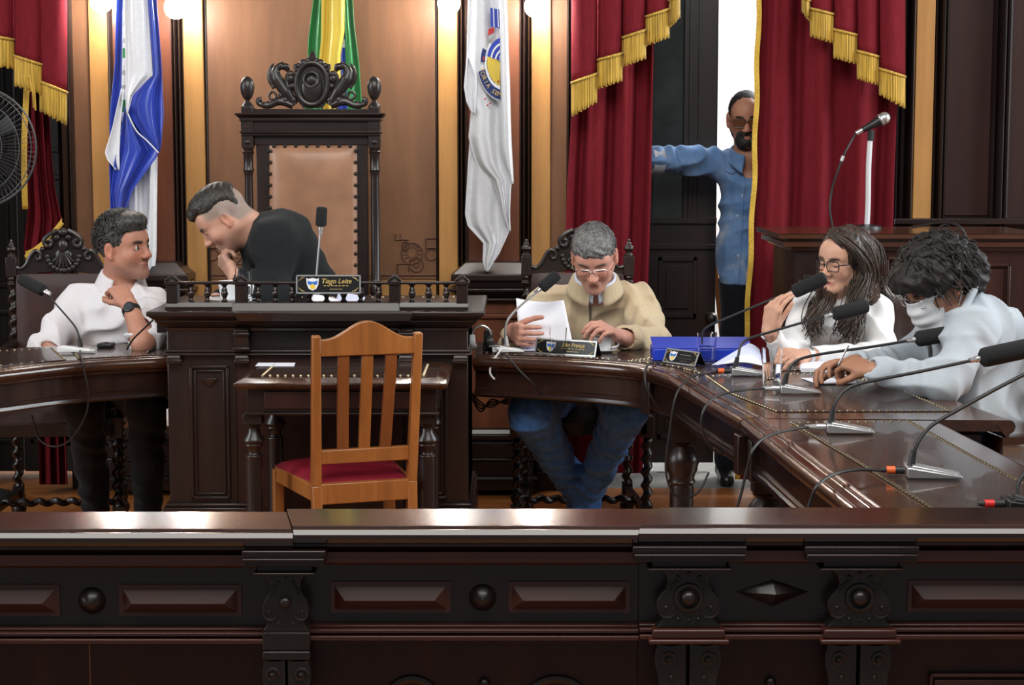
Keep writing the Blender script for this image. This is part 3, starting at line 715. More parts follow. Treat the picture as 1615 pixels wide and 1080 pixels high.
def bracket(t, uc, hw, big, Y0, dv):
    y = Y0 - .004; X_ = lambda u: X(u, y, 930); Z_ = lambda v: Z(v + dv, y); k = hw / 38.0; c = X_(uc)
    b = MB()
    e = 1.0 if not big else 1.12
    b.box(X_(uc - hw * 1.72), X_(uc + hw * 1.72), y - .016, Y0 + .06, Z_(872), Z_(861)); b.box(X_(uc - hw * 1.68), X_(uc + hw * 1.68), y - .022, Y0 + .06, Z_(876), Z_(872)); b.box(X_(uc - hw * 1.66), X_(uc + hw * 1.66), y - .014, Y0 + .06, Z_(886), Z_(876))
    b.box(X_(uc - hw * 1.26), X_(uc + hw * 1.26), y - .018, Y0 + .05, Z_(898), Z_(895)); b.box(X_(uc - hw * 1.12), X_(uc + hw * 1.12), y - .006, Y0 + .05, Z_(896), Z_(885)); b.build('capital', DARKX, t, bevel=.002)
    half = [(0.98, 898), (.80, 902), (.67, 910), (.62, 920), (.66, 929), (.82, 938), (.94, 948), (.97, 957), (.93, 965), (.82, 971), (.77, 975), (.80, 981), (.92, 988), (1.0, 992)]
    R = [(X_(uc + hw * a) - c, Z_(v)) for a, v in half]; Lf = [(-a, z) for a, z in R]
    b = MB(); b.prism(R + Lf[::-1], (c, y + .06, 0), (1, 0, 0), (0, 0, 1), (0, -.06, 0)); br = b.build('bracket', CARVED, t, bevel=.004)
    b = MB(); s_ = .0105 * k
    b.ball((c, y, Z_(944)), (s_ * 1.0, s_ * 1.2, s_), 0, 14, 10)
    if big: b.tube([(c + .0155 * k * math.cos(a), y - .002, Z_(944) + .0155 * k * math.sin(a)) for a in [2 * math.pi * i / 20 for i in range(20)]], .0042, 8, closed=True)
    for a, v, r in ((-.34, 912, .0026), (.0, 906, .0022), (.34, 912, .0026), (-.5, 932, .0022), (.5, 932, .0022), (-.68, 960, .0028), (.68, 960, .0028), (-.3, 978, .0026), (.3, 978, .0026), (0, 980, .0022)):
        b.ball((X_(uc + hw * a), y, Z_(v)), r * k * e, 0, 10, 7)
    for s2 in (-1, 1):
        b.tube(bez([(c + s2 * .010 * k, y, Z_(912)), (c + s2 * .018 * k, y - .002, Z_(922)), (c + s2 * .028 * k, y - .001, Z_(931))], 5), .0022, 6)
        b.tube([(c + s2 * .026 * k + .011 * k * math.cos(a), y - .001, Z_(962) + .011 * k * math.sin(a)) for a in [s2 * .2 + math.pi * (1.0 + i / 9) for i in range(10)]], .0022, 6)
    b.build('carving', CARVED, br)
    b = MB()
    if big: b.box(X_(uc - hw * 1.22), X_(uc + hw * 1.22), y - .022, Y0 + .05, Z_(1013), Z_(1006)); b.box(X_(uc - hw * 1.1), X_(uc + hw * 1.1), y - .014, Y0 + .05, Z_(1006), Z_(992)); b.build('ledge', PANELRED, t, bevel=.003)
    else: b.box(X_(uc - hw), X_(uc + hw), y, Y0 + .06, Z_(1022), Z_(992)); b.box(X_(uc - hw), X_(uc + hw), y - .002, Y0 + .06, Z_(1036), Z_(1022)); b.build('block', CARVED, t, bevel=.003)
    b = MB(); zz = Z_(1018 if big else 1036)
    for s2 in (-1, 1):
        out = [(c + s2 * hw / 925 * a, zz - d) for a, d in ((.06, 0), (.1, -.0), (.5, .003), (.92, .0), (1.0, .018), (1.0, .035), (.92, .05), (.86, .075), (.9, .1), (.9, .6), (.05, .6))]
        b.prism(out, (0, y + .05, 0), (1, 0, 0), (0, 0, 1), (0, -.05, 0))
        b.tube([(c + s2 * hw / 925 * .6 + (.014 - .0011 * i) * math.cos(i * .75), y - .001, zz - .026 + (.014 - .0011 * i) * math.sin(i * .75)) for i in range(12)], .003, 6)
        b.ball((c + s2 * hw / 925 * .6, y, zz - .026), .005); b.ball((c + s2 * hw / 925 * .5, y, zz - .058), .005)
    b.build('scroll', CARVED, t, bevel=.003)
balustrade('dark front balustrade section with a round boss, ending in front of the white shirted man', -230, 461, 0.0, -.028, [(450, 38, 0)], [(-200, 92), (191, 378)], [145], [], [('seam', 141, 0)], dv=5, dy=-.004)
balustrade('dark front balustrade section in the middle between the two mitred joints', 462, 1009, -.028, .045, [], [(525, 708), (805, 990)], [761], [], [('arch', 610, 690), ('arch', 830, 925), ('knob', 764, 0)])
balustrade('dark front balustrade section with two large carved brackets before the right desk', 1010, 1850, .045, 0, [(1086, 52, 1), (1356, 52, 1)], [(1434, 1640)], [], [(1160, 1275)], [('knob', 1215, 0), ('sunk', 1465, 1700)], dv=-2, dy=-.002)
# ------------------------------------------------------------------ pulpit at the side
pu = thing('pulpit', 'dark panelled wooden pulpit with a moulded top behind the two women', 'lectern', (1.55, 6.9, 0))
LY = 6.62; lx0 = X(1240, LY, 370); lx1 = X(1640, LY, 370); lz = 1.15
b = MB()
for v0, v1, o in ((368, 376, .03), (376, 381, .0), (381, 389, .01), (389, 396, -.02)): b.box(lx0 - o, lx1 + o, LY - o, 7.22, Z(v1, LY), Z(v0, LY))
b.frust((lx0 - .02, lx1, LY - .02, 7.22), Z(369, LY), (lx0 - .035, lx1, LY - .035, 7.22), lz); b.build('moulded_top', wood('pulpit_top', (.05, .02, .011), (.075, .028, .015), (.11, .04, .02), .22, 'x', 6, .3), pu, bevel=.004)
b = MB(); b.box(lx0 + .04, lx1, LY + .03, 7.2, 0, Z(394, LY)); b.build('body', DARKRED, pu)
def ppanel(u0, u1, v0, v1):
    y = LY + .03; b = MB(); xx = lambda u: X(u, y, 450)
    for q in ((u0, u1, v0, v0 + 5), (u0, u1, v1 - 5, v1), (u0, u0 + 5, v0, v1), (u1 - 5, u1, v0, v1)): b.box(xx(q[0]), xx(q[1]), y - .016, y, Z(q[3], y), Z(q[2], y))
    b.box(xx(u0 + 9), xx(u1 - 9), y - .006, y, Z(v1 - 9, y), Z(v0 + 9, y)); b.build('panel', DARKRED, pu, bevel=.003)
ppanel(1285, 1375, 405, 600); ppanel(1395, 1500, 405, 600); ppanel(1516, 1592, 415, 600)
# ================================================================== throne
YT = 7.0
tx = lambda u: X(u, YT, 300)
tz = lambda v: Z(v, YT)
th = thing('throne', 'tall carved dark throne with tan leather back behind the central desk', 'chair', (tx(493), YT + .2, 0))
b = MB()
def lay(u0, u1, v0, v1, d0=.03, d1=None): b.frust((tx(u0), tx(u1), YT - d0, YT + .05), tz(v1), (tx(u0), tx(u1), YT - (d0 if d1 is None else d1), YT + .05), tz(v0))
lay(384, 402, 169, 179, .03); lay(582, 600, 169, 179, .03); lay(402, 582, 172, 179, .02)
b.frust((tx(380), tx(604), YT - .035, YT + .05), tz(186), (tx(375), tx(609), YT - .05, YT + .05), tz(181)); lay(375, 609, 178.5, 181.5, .052); lay(381, 603, 186, 191, .036); lay(384, 600, 191, 207, .022); lay(381, 603, 207, 210, .034); lay(383, 601, 210, 214, .028)
b.build('cornice', DARKX, th, bevel=.002)
b = MB(); lay(402, 582, 213, 229, .006); lay(405, 425, 214, 470, .004); lay(563, 580, 214, 470, .004); lay(400, 585, 470, 486, .01)
b.build('back_frame', DARK, th, bevel=.003)
def lea(i, j):
    u = 425 + 139 * i; v = 229 + 241 * j; e = ((1 - abs(2 * i - 1) ** 3) * (1 - abs(2 * j - 1) ** 8)) ** .6
    return P(u, v, YT - .002 - .035 * e)
b = MB(); b.grid(lea, 24, 30); b.build('leather_back', LEATHER, th)
b = MB()
for k in range(8): b.ball(P(432 + k * 17.2, 230, YT - .012), .0075, 0, 10, 6)
for k in range(13):
    for u in (426, 561): b.ball(P(u, 238 + k * 18, YT - .012), .0075, 0, 10, 6)
b.build('stud_row', IRON, th)
for u in (392.5, 591.5):
    b = MB(); c = tx(u)
    b.box(c - .023, c + .023, YT - .028, YT + .02, tz(207), tz(191)); b.box(c - .023, c + .023, YT - .022, YT + .02, tz(233), tz(213)); b.ball((c, YT - .022, tz(224)), (.012, .006, .010)); b.box(c - .013, c + .013, YT - .031, YT - .02, tz(203), tz(195))
    zz = lambda v: tz(v)
    b.lathe([(.017, zz(505)), (.017, zz(466)), (.026, zz(462)), (.024, zz(452)), (.018, zz(447)), (.022, zz(444)), (.018, zz(440)), (.0175, zz(340)), (.016, zz(280)), (.018, zz(272)), (.022, zz(268)), (.018, zz(263)), (.019, zz(244)), (.024, zz(240)), (.019, zz(237)), (.023, zz(233))], (c, YT, 0), 20)
    b.build('column', DARK, th)
    b = MB(); b.lathe([(.024, zz(170)), (.024, zz(167)), (.014, zz(162)), (.008, zz(158)), (.016, zz(155)), (.025, zz(147)), (.0285, zz(138)), (.026, zz(130)), (.018, zz(124)), (.008, zz(121)), (0, zz(120))], (c, YT, 0), 20); b.build('finial', CARVED, th)
# crest: cartouche between two winged beasts
b = MB(); yc = YT - .01
def tp(u, v, dy=0.0): return P(u, v, yc + dy)
def ell(cu, cv, ru, rv, n=28): return [(cu + ru * math.cos(2 * math.pi * k / n), cv + rv * math.sin(2 * math.pi * k / n)) for k in range(n)]
out = [(tp(u, v).x, tp(u, v).z) for u, v in [(478, 170), (470, 160), (464, 148), (460, 138), (462, 122), (466, 112), (474, 106), (493, 102), (512, 106), (519, 112), (523, 122), (525, 138), (521, 148), (515, 160), (508, 170)]]
b.prism(out, (0, yc + .03, 0), (1, 0, 0), (0, 0, 1), (0, -.035, 0))
b.tube([tp(u, v, -.008) for u, v in ell(492, 132, 25, 33)], .011, 10, closed=True)
b.ball(tp(492, 140, -.002), (.045, .014, .058)); b.tube([tp(u, v, -.012) for u, v in ell(491, 126, 11.5, 12)], .006, 8, closed=True); b.ball(tp(491, 126, -.012), (.019, .012, .021))
b.lathe([(0, 0), (.016, .004), (.020, .018), (.013, .034), (.005, .045), (0, .048)], tp(493, 100, .004), 12)
for s_ in (-1, 1):
    for k, (du, dv, r) in enumerate(((13, 100, .017), (21, 104, .012), (6, 96, .012), (24, 110, .011), (34, 124, .019), (33, 116, .012), (31, 136, .015), (36, 130, .010))):
        b.ball(tp(492 + s_ * du, dv, -.006), (r, r * .7, r), 0, 10, 8)
    b.tube(bez([tp(492 + s_ * 18, 108), tp(492 + s_ * 27, 103, -.01), tp(492 + s_ * 26, 112, -.012)], 6), .006, 8)
    b.tube(bez([tp(492 + s_ * 30, 146), tp(492 + s_ * 40, 134, -.01), tp(492 + s_ * 39, 118, -.01), tp(492 + s_ * 31, 116, -.008)], 6), .007, 8)
b.build('cartouche', CARVED, th)
for s_ in (-1, 1):
    b = MB(); g = lambda du, v, dy=0.0: tp(492 + s_ * du, v, dy)
    pts = bez([g(28, 166), g(36, 152), g(46, 138), g(55, 124), g(57, 112), g(50, 104), g(44, 104)], 6)
    rs = [interp([(0, .013), (.25, .024), (.5, .024), (.75, .014), (1, .012)], k / (len(pts) - 1)) for k in range(len(pts))]
    b.tube(pts, rs, 12); b.ball(g(43, 105), (.020, .016, .014)); b.ball(g(39, 108), (.011, .010, .013)); b.ball(g(47, 101), (.006, .008, .010))
    b.tube(bez([g(58, 138, .01), g(66, 124, .012), g(65, 108, .012), g(60, 100, .012)], 6), [.012, .014] + [.012] * 8 + [.010, .009, .008, .007, .006, .005, .004, .003, .002][:9], 8)
    b.tube(bez([g(30, 166), g(50, 160), g(68, 166), g(82, 164), g(84, 158), g(79, 157)], 6), [.016] * 8 + [.014] * 8 + [.011] * 15, 10)
    b.tube([g(62 + 5.5 * math.cos(a), 151 + 6 * math.sin(a)) for a in [2 * math.pi * k / 14 for k in range(14)]], .0055, 8, closed=True)
    for du, dv, r in ((30, 158, .02), (42, 158, .021), (54, 160, .017), (70, 164, .012), (78, 165, .011), (46, 150, .018)): b.ball(g(du, dv), (r, r * .8, r), 0, 12, 8)
    b.build('winged_beast', CARVED, th)
b = MB(); b.box(tx(400), tx(585), YT - .52, YT, .50, .56); b.build('seat_frame', DARK, th, bevel=.005)
b = MB(); b.grid(lambda i, j: (tx(403) + (tx(582) - tx(403)) * i, YT - .51 + .5 * j, .56 + .05 * ((1 - abs(2 * i - 1) ** 4) * (1 - abs(2 * j - 1) ** 4)) ** .5), 14, 14); b.build('seat', LEATHER, th)
for u in (400, 585):
    for y in (YT - .49, YT): 
        b = MB(); b.lathe([(.03, 0), (.035, .03), (.02, .06), (.024, .3), (.03, .4), (.03, .52)], (tx(u), y, 0), 14); b.build('leg', DARK, th)
# ================================================================== carved armchairs with barley-twist posts
def twist(mb, x, y, z0, z1, r=.017, pitch=.05, amp=.35):
    n = max(8, int((z1 - z0) / pitch * 8)); pts = []
    for k in range(n + 1):
        z = z0 + (z1 - z0) * k / n; a = 2 * math.pi * (z - z0) / pitch; pts.append((x + r * amp * math.cos(a), y + r * amp * math.sin(a), z))
    vs, fs = [], []; seg = 12
    for p in pts:
        for k in range(seg):
            a = 2 * math.pi * k / seg; vs.append((p[0] + r * math.cos(a), p[1] + r * math.sin(a), p[2]))
    for i in range(n):
        for k in range(seg): fs.append((i * seg + k, i * seg + (k + 1) % seg, (i + 1) * seg + (k + 1) % seg, (i + 1) * seg + k))
    mb.add(vs, fs)
def carved_chair(label):
    t = thing('carved_armchair', label, 'chair', (0, 0, 0), 'carved armchairs at the council desks'); w = .203
    for s_ in (-1, 1):
        x = s_ * w; b = MB()
        b.ball((x, 0, .035), (.03, .03, .03)); b.box(x - .021, x + .021, -.021, .021, .06, .13); twist(b, x, 0, .13, .40); b.box(x - .022, x + .022, -.022, .022, .40, .50); twist(b, x, 0, .50, .93, .016)
        b.lathe([(.017, .925), (.022, .935), (.014, .945), (.02, .955), (.016, .965)], (x, 0, 0), 14)
        b.box(x - .021, x + .021, -.021, .021, .963, 1.04)
        b.lathe([(.018, 1.04), (.019, 1.046), (.010, 1.052), (.013, 1.060), (.021, 1.068), (.019, 1.078), (.010, 1.084), (.012, 1.090), (.006, 1.096), (.007, 1.104), (0, 1.110)], (x, 0, 0), 14)
        b.build('rear_post', DARK, t, bevel=.002)
        xf = s_ * .245; b = MB()
        b.box(xf - .022, xf + .022, -.492, -.448, 0, .13); twist(b, xf, -.47, .13, .39); b.box(xf - .024, xf + .024, -.494, -.446, .39, .47); twist(b, xf, -.47, .47, .62); b.build('front_leg', DARK, t, bevel=.002)
        b = MB(); b.tube(bez([(x, -.01, .70), (s_ * .225, -.15, .685), (s_ * .245, -.33, .655), (s_ * .25, -.47, .635), (s_ * .25, -.52, .620)], 6), [.018] * 20 + [.022] * 5, 10); b.ball((s_ * .25, -.52, .615), (.026, .026, .024)); b.build('arm', DARK, t)
        b = MB(); b.bar((x, 0, .43), (xf, -.47, .43), .05, .025, up=(1, 0, 0)); b.build('side_rail', DARK, t, bevel=.002)
    b = MB()
    for yy, ww in ((-.235, .22),):
        n = 60; vs = []
        pts = [(-.222 + .444 * k / n, -.235 + .006 * math.cos(k * .75), .105 + .006 * math.sin(k * .75)) for k in range(n + 1)]; b.tube(pts, .013, 10)
    for s_ in (-1, 1): b.bar((s_ * w, 0, .10), (s_ * .245, -.47, .10), .028, .028)
    n = 60; b.tube([(-.24 + .48 * k / n, -.47 + .006 * math.cos(k * .75), .255 + .006 * math.sin(k * .75)) for k in range(0)], .01) if 0 else None
    b.build('stretcher', DARK, t)
    for q in ((-.245, .245, -.494, -.46, .40, .45), (-w, w, -.015, .015, .41, .46)): b = MB(); b.box(*q); b.build('seat_rail', DARK, t, bevel=.003)
    def seat(i, j):
        y = -.47 + .46 * j; hw = .25 + (.205 - .25) * j; return ((2 * i - 1) * hw, y, .45 + .045 * ((1 - abs(2 * i - 1) ** 4) * (1 - abs(2 * j - 1) ** 4)) ** .5)
    b = MB(); b.grid(seat, 16, 16); b.build('seat', OLDRED, t)
    # crest with scrolls, dipping shoulders and a carved shell
    up = [(-w + .02, 1.0), (-.165, .995), (-.145, 1.01), (-.128, 1.045), (-.105, 1.068), (-.085, 1.062), (-.075, 1.075), (-.07, 1.10), (-.05, 1.115), (-.035, 1.135), (0, 1.148)]
    up = up + [(-x, z) for x, z in up[-2::-1]]
    lo = [(w - .02, .955), (.15, .955), (.10, .975), (0, .985), (-.10, .975), (-.15, .955), (-w + .02, .955)]
    b = MB(); b.prism(up + lo, (0, .014, 0), (1, 0, 0), (0, 0, 1), (0, -.028, 0)); cr = b.build('crest_rail', DARK, t, bevel=.003)
    b = MB()
    for s_ in (-1, 1):
        b.tube(bez([(s_ * (w - .02), -.016, 1.0), (s_ * .165, -.016, .996), (s_ * .145, -.017, 1.012), (s_ * .125, -.018, 1.05), (s_ * .105, -.02, 1.066), (s_ * .088, -.02, 1.056), (s_ * .088, -.02, 1.036), (s_ * .102, -.02, 1.032), (s_ * .106, -.02, 1.044)], 5), .0075, 8)
        b.tube(bez([(s_ * .02, -.02, 1.145), (s_ * .05, -.022, 1.130), (s_ * .072, -.022, 1.108), (s_ * .066, -.022, 1.085), (s_ * .046, -.024, 1.085), (s_ * .042, -.024, 1.102), (s_ * .054, -.024, 1.108)], 5), .0085, 8)
        for k in range(6):
            a = (k - 0) * .27; b.ball((s_ * .062 * math.sin(a + .1), -.022, 1.05 - .062 * math.cos(a + .1)), (.011, .010, .012), 0, 10, 7)
        b.ball((s_ * .022, -.026, 1.118), (.012, .01, .012)); b.ball((s_ * .08, -.02, 1.072), (.010, .009, .010))
    b.ball((0, -.022, 1.085), (.022, .02, .03)); b.ball((0, -.02, 1.138), (.02, .014, .016)); b.ball((0, -.018, 1.045), (.035, .014, .034))
    for k in range(7): 
        a = -1.0 + k / 3.0; b.tube([(0.012 * a, -.03, 1.05), (.045 * math.sin(a), -.026, 1.05 - .05 * math.cos(a))], .005, 6)
    b.build('carving', CARVED, cr)
    b = MB(); b.box(-w + .03, w - .03, -.008, .014, .52, .56); b.build('lower_back_rail', DARK, t, bevel=.002)
    b = MB(); b.grid(lambda i, j: ((2 * i - 1) * (w - .022), -.012 - .022 * ((1 - abs(2 * i - 1) ** 4) * (1 - abs(2 * j - 1) ** 4)) ** .5, .55 + .42 * j), 14, 14, thick=.01); b.build('back_cushion', OLDRED, t)
    return t
ch1 = carved_chair('carved dark armchair with shell crest behind the man in beige jacket')
p1 = P(911, 400, 7.05); ch1.location = (p1.x, 7.05, 0)
p2_ = P(97, 400, 7.0); dup(ch1, (p2_.x + .01, 7.0, 0), .10, 'carved dark armchair with shell crest behind the man in white shirt')
# ================================================================== curtains
def drape(mb, L, R, v0, v1, Y0, n, amp, m=0, nu=72, nv=40, ph=0.0, lean=0.0, mf=None, thick=0.0):
    def fn(i, j):
        v = v0 + (v1 - v0) * j; ul, ur = interp(L, v), interp(R, v); u = ul + (ur - ul) * i
        a = 2 * math.pi * n * i + ph + .5 * math.sin(j * 2.2 + i * 5)
        y = Y0 - amp * (math.cos(a) + .35 * math.cos(2.3 * a + 1 + j)) + lean * j
        return P(u, v, y)
    mb.grid(fn, nu, nv, m, thick=thick, mf=mf)
def cascade(t, steps, Y0, m_red, name='cascade'):
    """steps: (u0,u1, v_top, (vl, vr) hem left/right, fringe length left/right)"""
    rb = MB()
    for k, (u0, u1, vt, vl, vr, fl, fr) in enumerate(steps):
        def pt(i, j, ext=0):
            u = u0 + (u1 - u0) * i; vb = vl + (vr - vl) * i; bulge = -.05 * math.sin(math.pi * min(1, max(0, i))) ** .7
            return u, vb, Y0 - .012 * k + bulge * (.5 + .5 * j)
        def fr_red(i, j):
            u, vb, y = pt(i, j); uu = u + (1 - j) * (0); return P(uu, vt + (vb - vt) * j, y)
        rb.grid(fr_red, 14, 16, 0, thick=.004)
        def fr_f(i, j):
            u, vb, y = pt(i, 1); L = fl + (fr - fl) * i; rag = 2.0 * math.sin(i * 40) * j
            return P(u, vb - 1.5 + (L + rag) * j, y - .006 - .003 * math.sin(i * 70))
        fb = MB(); fb.grid(fr_f, 42, 6, 0, thick=.008)
        fb.tube([P(pt(i / 12, 1)[0], pt(i / 12, 1)[1], pt(i / 12, 1)[2] - .010) for i in range(13)], .006, 6)
        fb.build('fringe', FRINGE, t, ang=180)
    rb.build(name, VELVET, t, ang=180)
CY = 7.46
c1 = thing('curtain', 'red velvet curtain with gold fringe hanging beside the white flag', 'curtain', (X(960, CY), CY, 0), 'red velvet curtains')
b = MB(); drape(b, [(-120, 908), (180, 901), (300, 894), (745, 882)], [(-120, 1034), (180, 1029), (300, 1027), (520, 1020), (745, 1014)], -120, 746, CY, 3.0, .03); b.build('drape', VELVET, c1, ang=180)
cascade(c1, [(1054, 1073, -120, 2, -8, 42, 36), (1017, 1056, -120, 27, 14, 46, 46), (980, 1019, -120, 60, 47, 46, 46), (941, 982, -120, 95, 84, 46, 44), (901, 942, -120, 131, 116, 53, 46)], CY - .07, VELVET)
c2_ = thing('curtain', 'red velvet curtain with gold edge that half hides the man in denim', 'curtain', (X(1300, CY), CY, 0), 'red velvet curtains')
b = MB(); Ledge = [(-120, 1201), (0, 1198), (270, 1191), (520, 1179), (755, 1164)]
drape(b, Ledge, [(-120, 1424), (300, 1410), (745, 1400)], -120, 756, CY, 3.6, .034, ph=2.2); b.build('drape', VELVET, c2_, ang=180)
b = MB()
def etrim(i, j):
    v = -120 + 876 * j; u = interp(Ledge, v) - 5 + 8 * i + 1.2 * math.sin(v * .05); return P(u, v, CY - .045 - .008 * math.sin(v * .11))
b.grid(etrim, 4, 50, thick=.006); b.build('gold_edge', GTRIM, c2_, ang=180)
cascade(c2_, [(1264, 1279, -120, -4, 2, 22, 32), (1277, 1317, -120, 13, 23, 45, 46), (1314, 1354, -120, 46, 56, 46, 46), (1351, 1388, -120, 80, 90, 45, 45), (1386, 1428, -120, 108, 121, 42, 50)], CY - .07, VELVET)
c3 = thing('curtain', 'red velvet curtain with gold fringe tied back behind the fan', 'curtain', (X(60, CY), CY, 0), 'red velvet curtains')
b = MB(); drape(b, [(-120, 20), (120, 40), (330, 44), (400, 36), (440, 50), (600, 60), (760, 62)], [(-120, 84), (150, 76), (250, 82), (310, 88), (338, 97), (365, 96), (420, 82), (600, 100), (760, 107)], -120, 764, CY + .03, 3.0, .03, nu=50)
b.build('drape', VELVET, c3, ang=180)
b = MB()
def ties(i, j):      # gathered swoosh with its gold hem
    u = 40 + 58 * i; vt = 396 - 52 * i ** 1.5; return P(u, vt + (28 - 12 * i) * j, CY - .035 - .02 * math.sin(3.1 * i))
b.grid(ties, 16, 4, thick=.006); b.tube([P(40 + 58 * k / 12, 405 - 54 * (k / 12) ** 1.5, CY - .045) for k in range(13)], .010, 8); b.build('tie_hem', GTRIM, c3, ang=180)
b = MB(); b.grid(lambda i, j: P(36 + 9 * i + 3 * math.sin(j * 6), -20 + 350 * j, CY - .05 - .01 * math.sin(j * 9)), 4, 40, thick=.006); b.build('gold_edge', GTRIM, c3, ang=180)
cascade(c3, [(-40, 24, -120, 52, 63, 47, 47), (22, 72, -120, 88, 104, 48, 48), (62, 106, -120, 128, 146, 48, 52)], CY - .07, VELVET)
b = MB()
for u0, v0, L in ((38, 120, 22), (50, 130, 40), (53, 132, 42), (46, 118, 26)): b.tube([P(u0, v0, CY - .15), P(u0 + 2, v0 + L * .5, CY - .155), P(u0 + 3, v0 + L, CY - .15)], .0035, 5)
b.build('tassel', FRINGE, c3)
# ================================================================== flags
def layer(mb, L, R, v0, v1, Y0, n=2, amp=.02, m=0, ph=0, nu=30, nv=40, mf=None):
    drape(mb, L, R, v0, v1, Y0, n, amp, m, nu, nv, ph, mf=mf, thick=.003)
def flag(label, u, v):
    p = P(u, v, WY - .16); t = thing('flag', label, 'flag', p, 'flags hanging against the panelled wall')
    b = MB(); b.tube([(p.x, WY - .02, p.z), (p.x, WY - .2, p.z + .25)], .014, 12); b.build('pole', BRASS, t); return t
f1 = flag('blue and white satin flag hanging between the pilaster lamps behind the white shirted man', 215, -40)
FY = WY - .23
b = MB(); M1 = [FWHITE, FBLUE, FGREY, FGREEN, FRED]
layer(b, [(-40, 190), (200, 186), (300, 188), (440, 192)], [(-40, 246), (230, 248), (400, 247), (428, 244), (440, 236)], -40, 442, FY + .05, 2.3, .02, 0, 1.2)
layer(b, [(-40, 186), (15, 184), (100, 182), (180, 173), (265, 172), (330, 174), (346, 180)], [(-40, 204), (100, 198), (200, 200), (346, 196)], -40, 346, FY + .02, 1.2, .015, 1, .5)
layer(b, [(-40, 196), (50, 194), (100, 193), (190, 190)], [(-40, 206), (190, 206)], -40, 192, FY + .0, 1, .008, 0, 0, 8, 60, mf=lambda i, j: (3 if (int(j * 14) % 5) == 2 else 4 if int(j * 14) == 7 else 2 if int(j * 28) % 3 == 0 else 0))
layer(b, [(140, 192), (200, 178), (240, 165), (252, 169), (267, 182)], [(140, 196), (200, 190), (240, 188), (268, 188)], 140, 268, FY - .005, 1, .012, 0, .4, 14, 24)
layer(b, [(168, 198), (220, 190), (250, 182), (300, 176), (330, 180), (345, 190)], [(168, 202), (190, 216), (215, 232), (238, 251), (248, 246), (275, 226), (300, 208), (330, 198), (345, 194)], 168, 345, FY - .02, 1.6, .018, 1, 2.0)
layer(b, [(-40, 228), (100, 237), (118, 238), (132, 222), (145, 209), (165, 200), (180, 203), (196, 213), (215, 228), (240, 249)], [(-40, 242), (0, 246), (100, 254), (180, 258), (225, 254), (240, 251)], -40, 240, FY - .04, 1.3, .014, 1, 2.6)
layer(b, [(-40, 196), (60, 198), (150, 199), (178, 200)], [(-40, 230), (60, 236), (118, 240), (130, 226), (150, 208), (178, 201)], -40, 178, FY - .06, 1.2, .016, 0, 2.2)
b.tube(bez([P(201, 178, FY - .065), P(215, 206, FY - .06), P(232, 222, FY - .06), P(250, 241, FY - .06)], 6), .003, 6, m=0)
b.build('flag_cloth', M1, f1, ang=180)
b = MB(); layer(b, [(338, 171), (348, 172)], [(338, 180), (352, 190)], 330, 346, FY - .03, 1, .006, 0, 0, 8, 5); b.build('flag_hem', FWHITE, f1, ang=180)
f2 = flag('green and yellow flag with blue sliver hanging behind the throne crest', 528, -40)
b = MB(); M2 = [FGREEN, FYEL, FBLUE, FWHITE]
layer(b, [(-40, 500), (60, 487), (190, 480), (470, 478)], [(-40, 520), (190, 520), (470, 520)], -40, 470, FY + .03, 1.6, .02, 0, .8)
layer(b, [(-40, 536), (60, 540), (190, 540), (470, 545)], [(-40, 553), (40, 558), (100, 566), (190, 572), (300, 578), (470, 582)], -40, 470, FY + .0, 1.4, .02, 0, 2.6)
layer(b, [(-40, 530), (60, 538), (130, 534), (470, 530)], [(-40, 545), (140, 547), (470, 548)], -40, 470, FY - .012, .8, .008, 2, 0, 10, 40, mf=lambda i, j: 3 if .2 < j < .235 and .3 < i < .8 else 2)
layer(b, [(-40, 508), (60, 507), (100, 503), (190, 512), (470, 515)], [(-40, 544), (50, 544), (85, 538), (140, 538), (190, 525), (470, 530)], -40, 470, FY - .03, 1.3, .016, 1, 1.0)
b.build('flag_cloth', M2, f2, ang=180)
f3 = flag('white flag with round coat of arms hanging by the brown panel', 772, -40)
b = MB(); M3 = [FWHITE]
WL = [(-40, 740), (20, 739), (98, 736), (138, 732), (160, 736), (175, 743), (216, 739), (234, 743), (253, 739), (338, 734), (356, 738), (383, 763), (411, 762), (428, 767)]
WR = [(-40, 796), (0, 798), (122, 804), (285, 808), (296, 804), (362, 804), (399, 788), (424, 771), (428, 769)]
layer(b, [(225, 741), (253, 739), (338, 734), (356, 738), (383, 763), (411, 762), (428, 767)], [(225, 800), (296, 803), (362, 804), (399, 788), (424, 771), (428, 769)], 225, 428, FY + .02, 1.7, .014, 0, 2.0, 40, 50)
layer(b, WL[:8] + [(250, 748), (262, 754), (276, 768), (283, 776), (305, 784), (330, 790), (350, 796), (364, 803)], WR[:4] + [(296, 806), (340, 804), (364, 804.5)], -40, 364, FY - .012, 1.7, .016, 0, 2.6, 48, 90)
layer(b, [(-40, 783), (60, 786), (175, 788), (235, 789), (260, 796), (285, 806)], [(-40, 797), (122, 803), (200, 806), (290, 809)], -40, 290, FY - .045, 1.0, .014, 0, 2.8, 14, 50)
layer(b, [(90, 738), (140, 733), (160, 736), (180, 746)], [(90, 739), (120, 752), (138, 752), (180, 748)], 90, 180, FY - .035, .8, .012, 0, 1.4, 10, 24)
b.build('flag_cloth', M3, f3, ang=180)
b = MB(); M4 = [FBLUE, FYEL, FNAVY, FWHITE, FRED, FGREY]
ey = FY - .040
def sector(cu, cv, r0, r1, a0, a1, m, y=ey, clip=788.5, n=24):
    def fn(i, j):
        a = a0 + (a1 - a0) * i; r = r0 + (r1 - r0) * j; u = cu + r * math.cos(a) * .78; v = cv + r * math.sin(a) * 1.15
        return P(min(u, clip), v, y)
    b.grid(fn, n, 3, m, thick=.002)
pi = math.pi
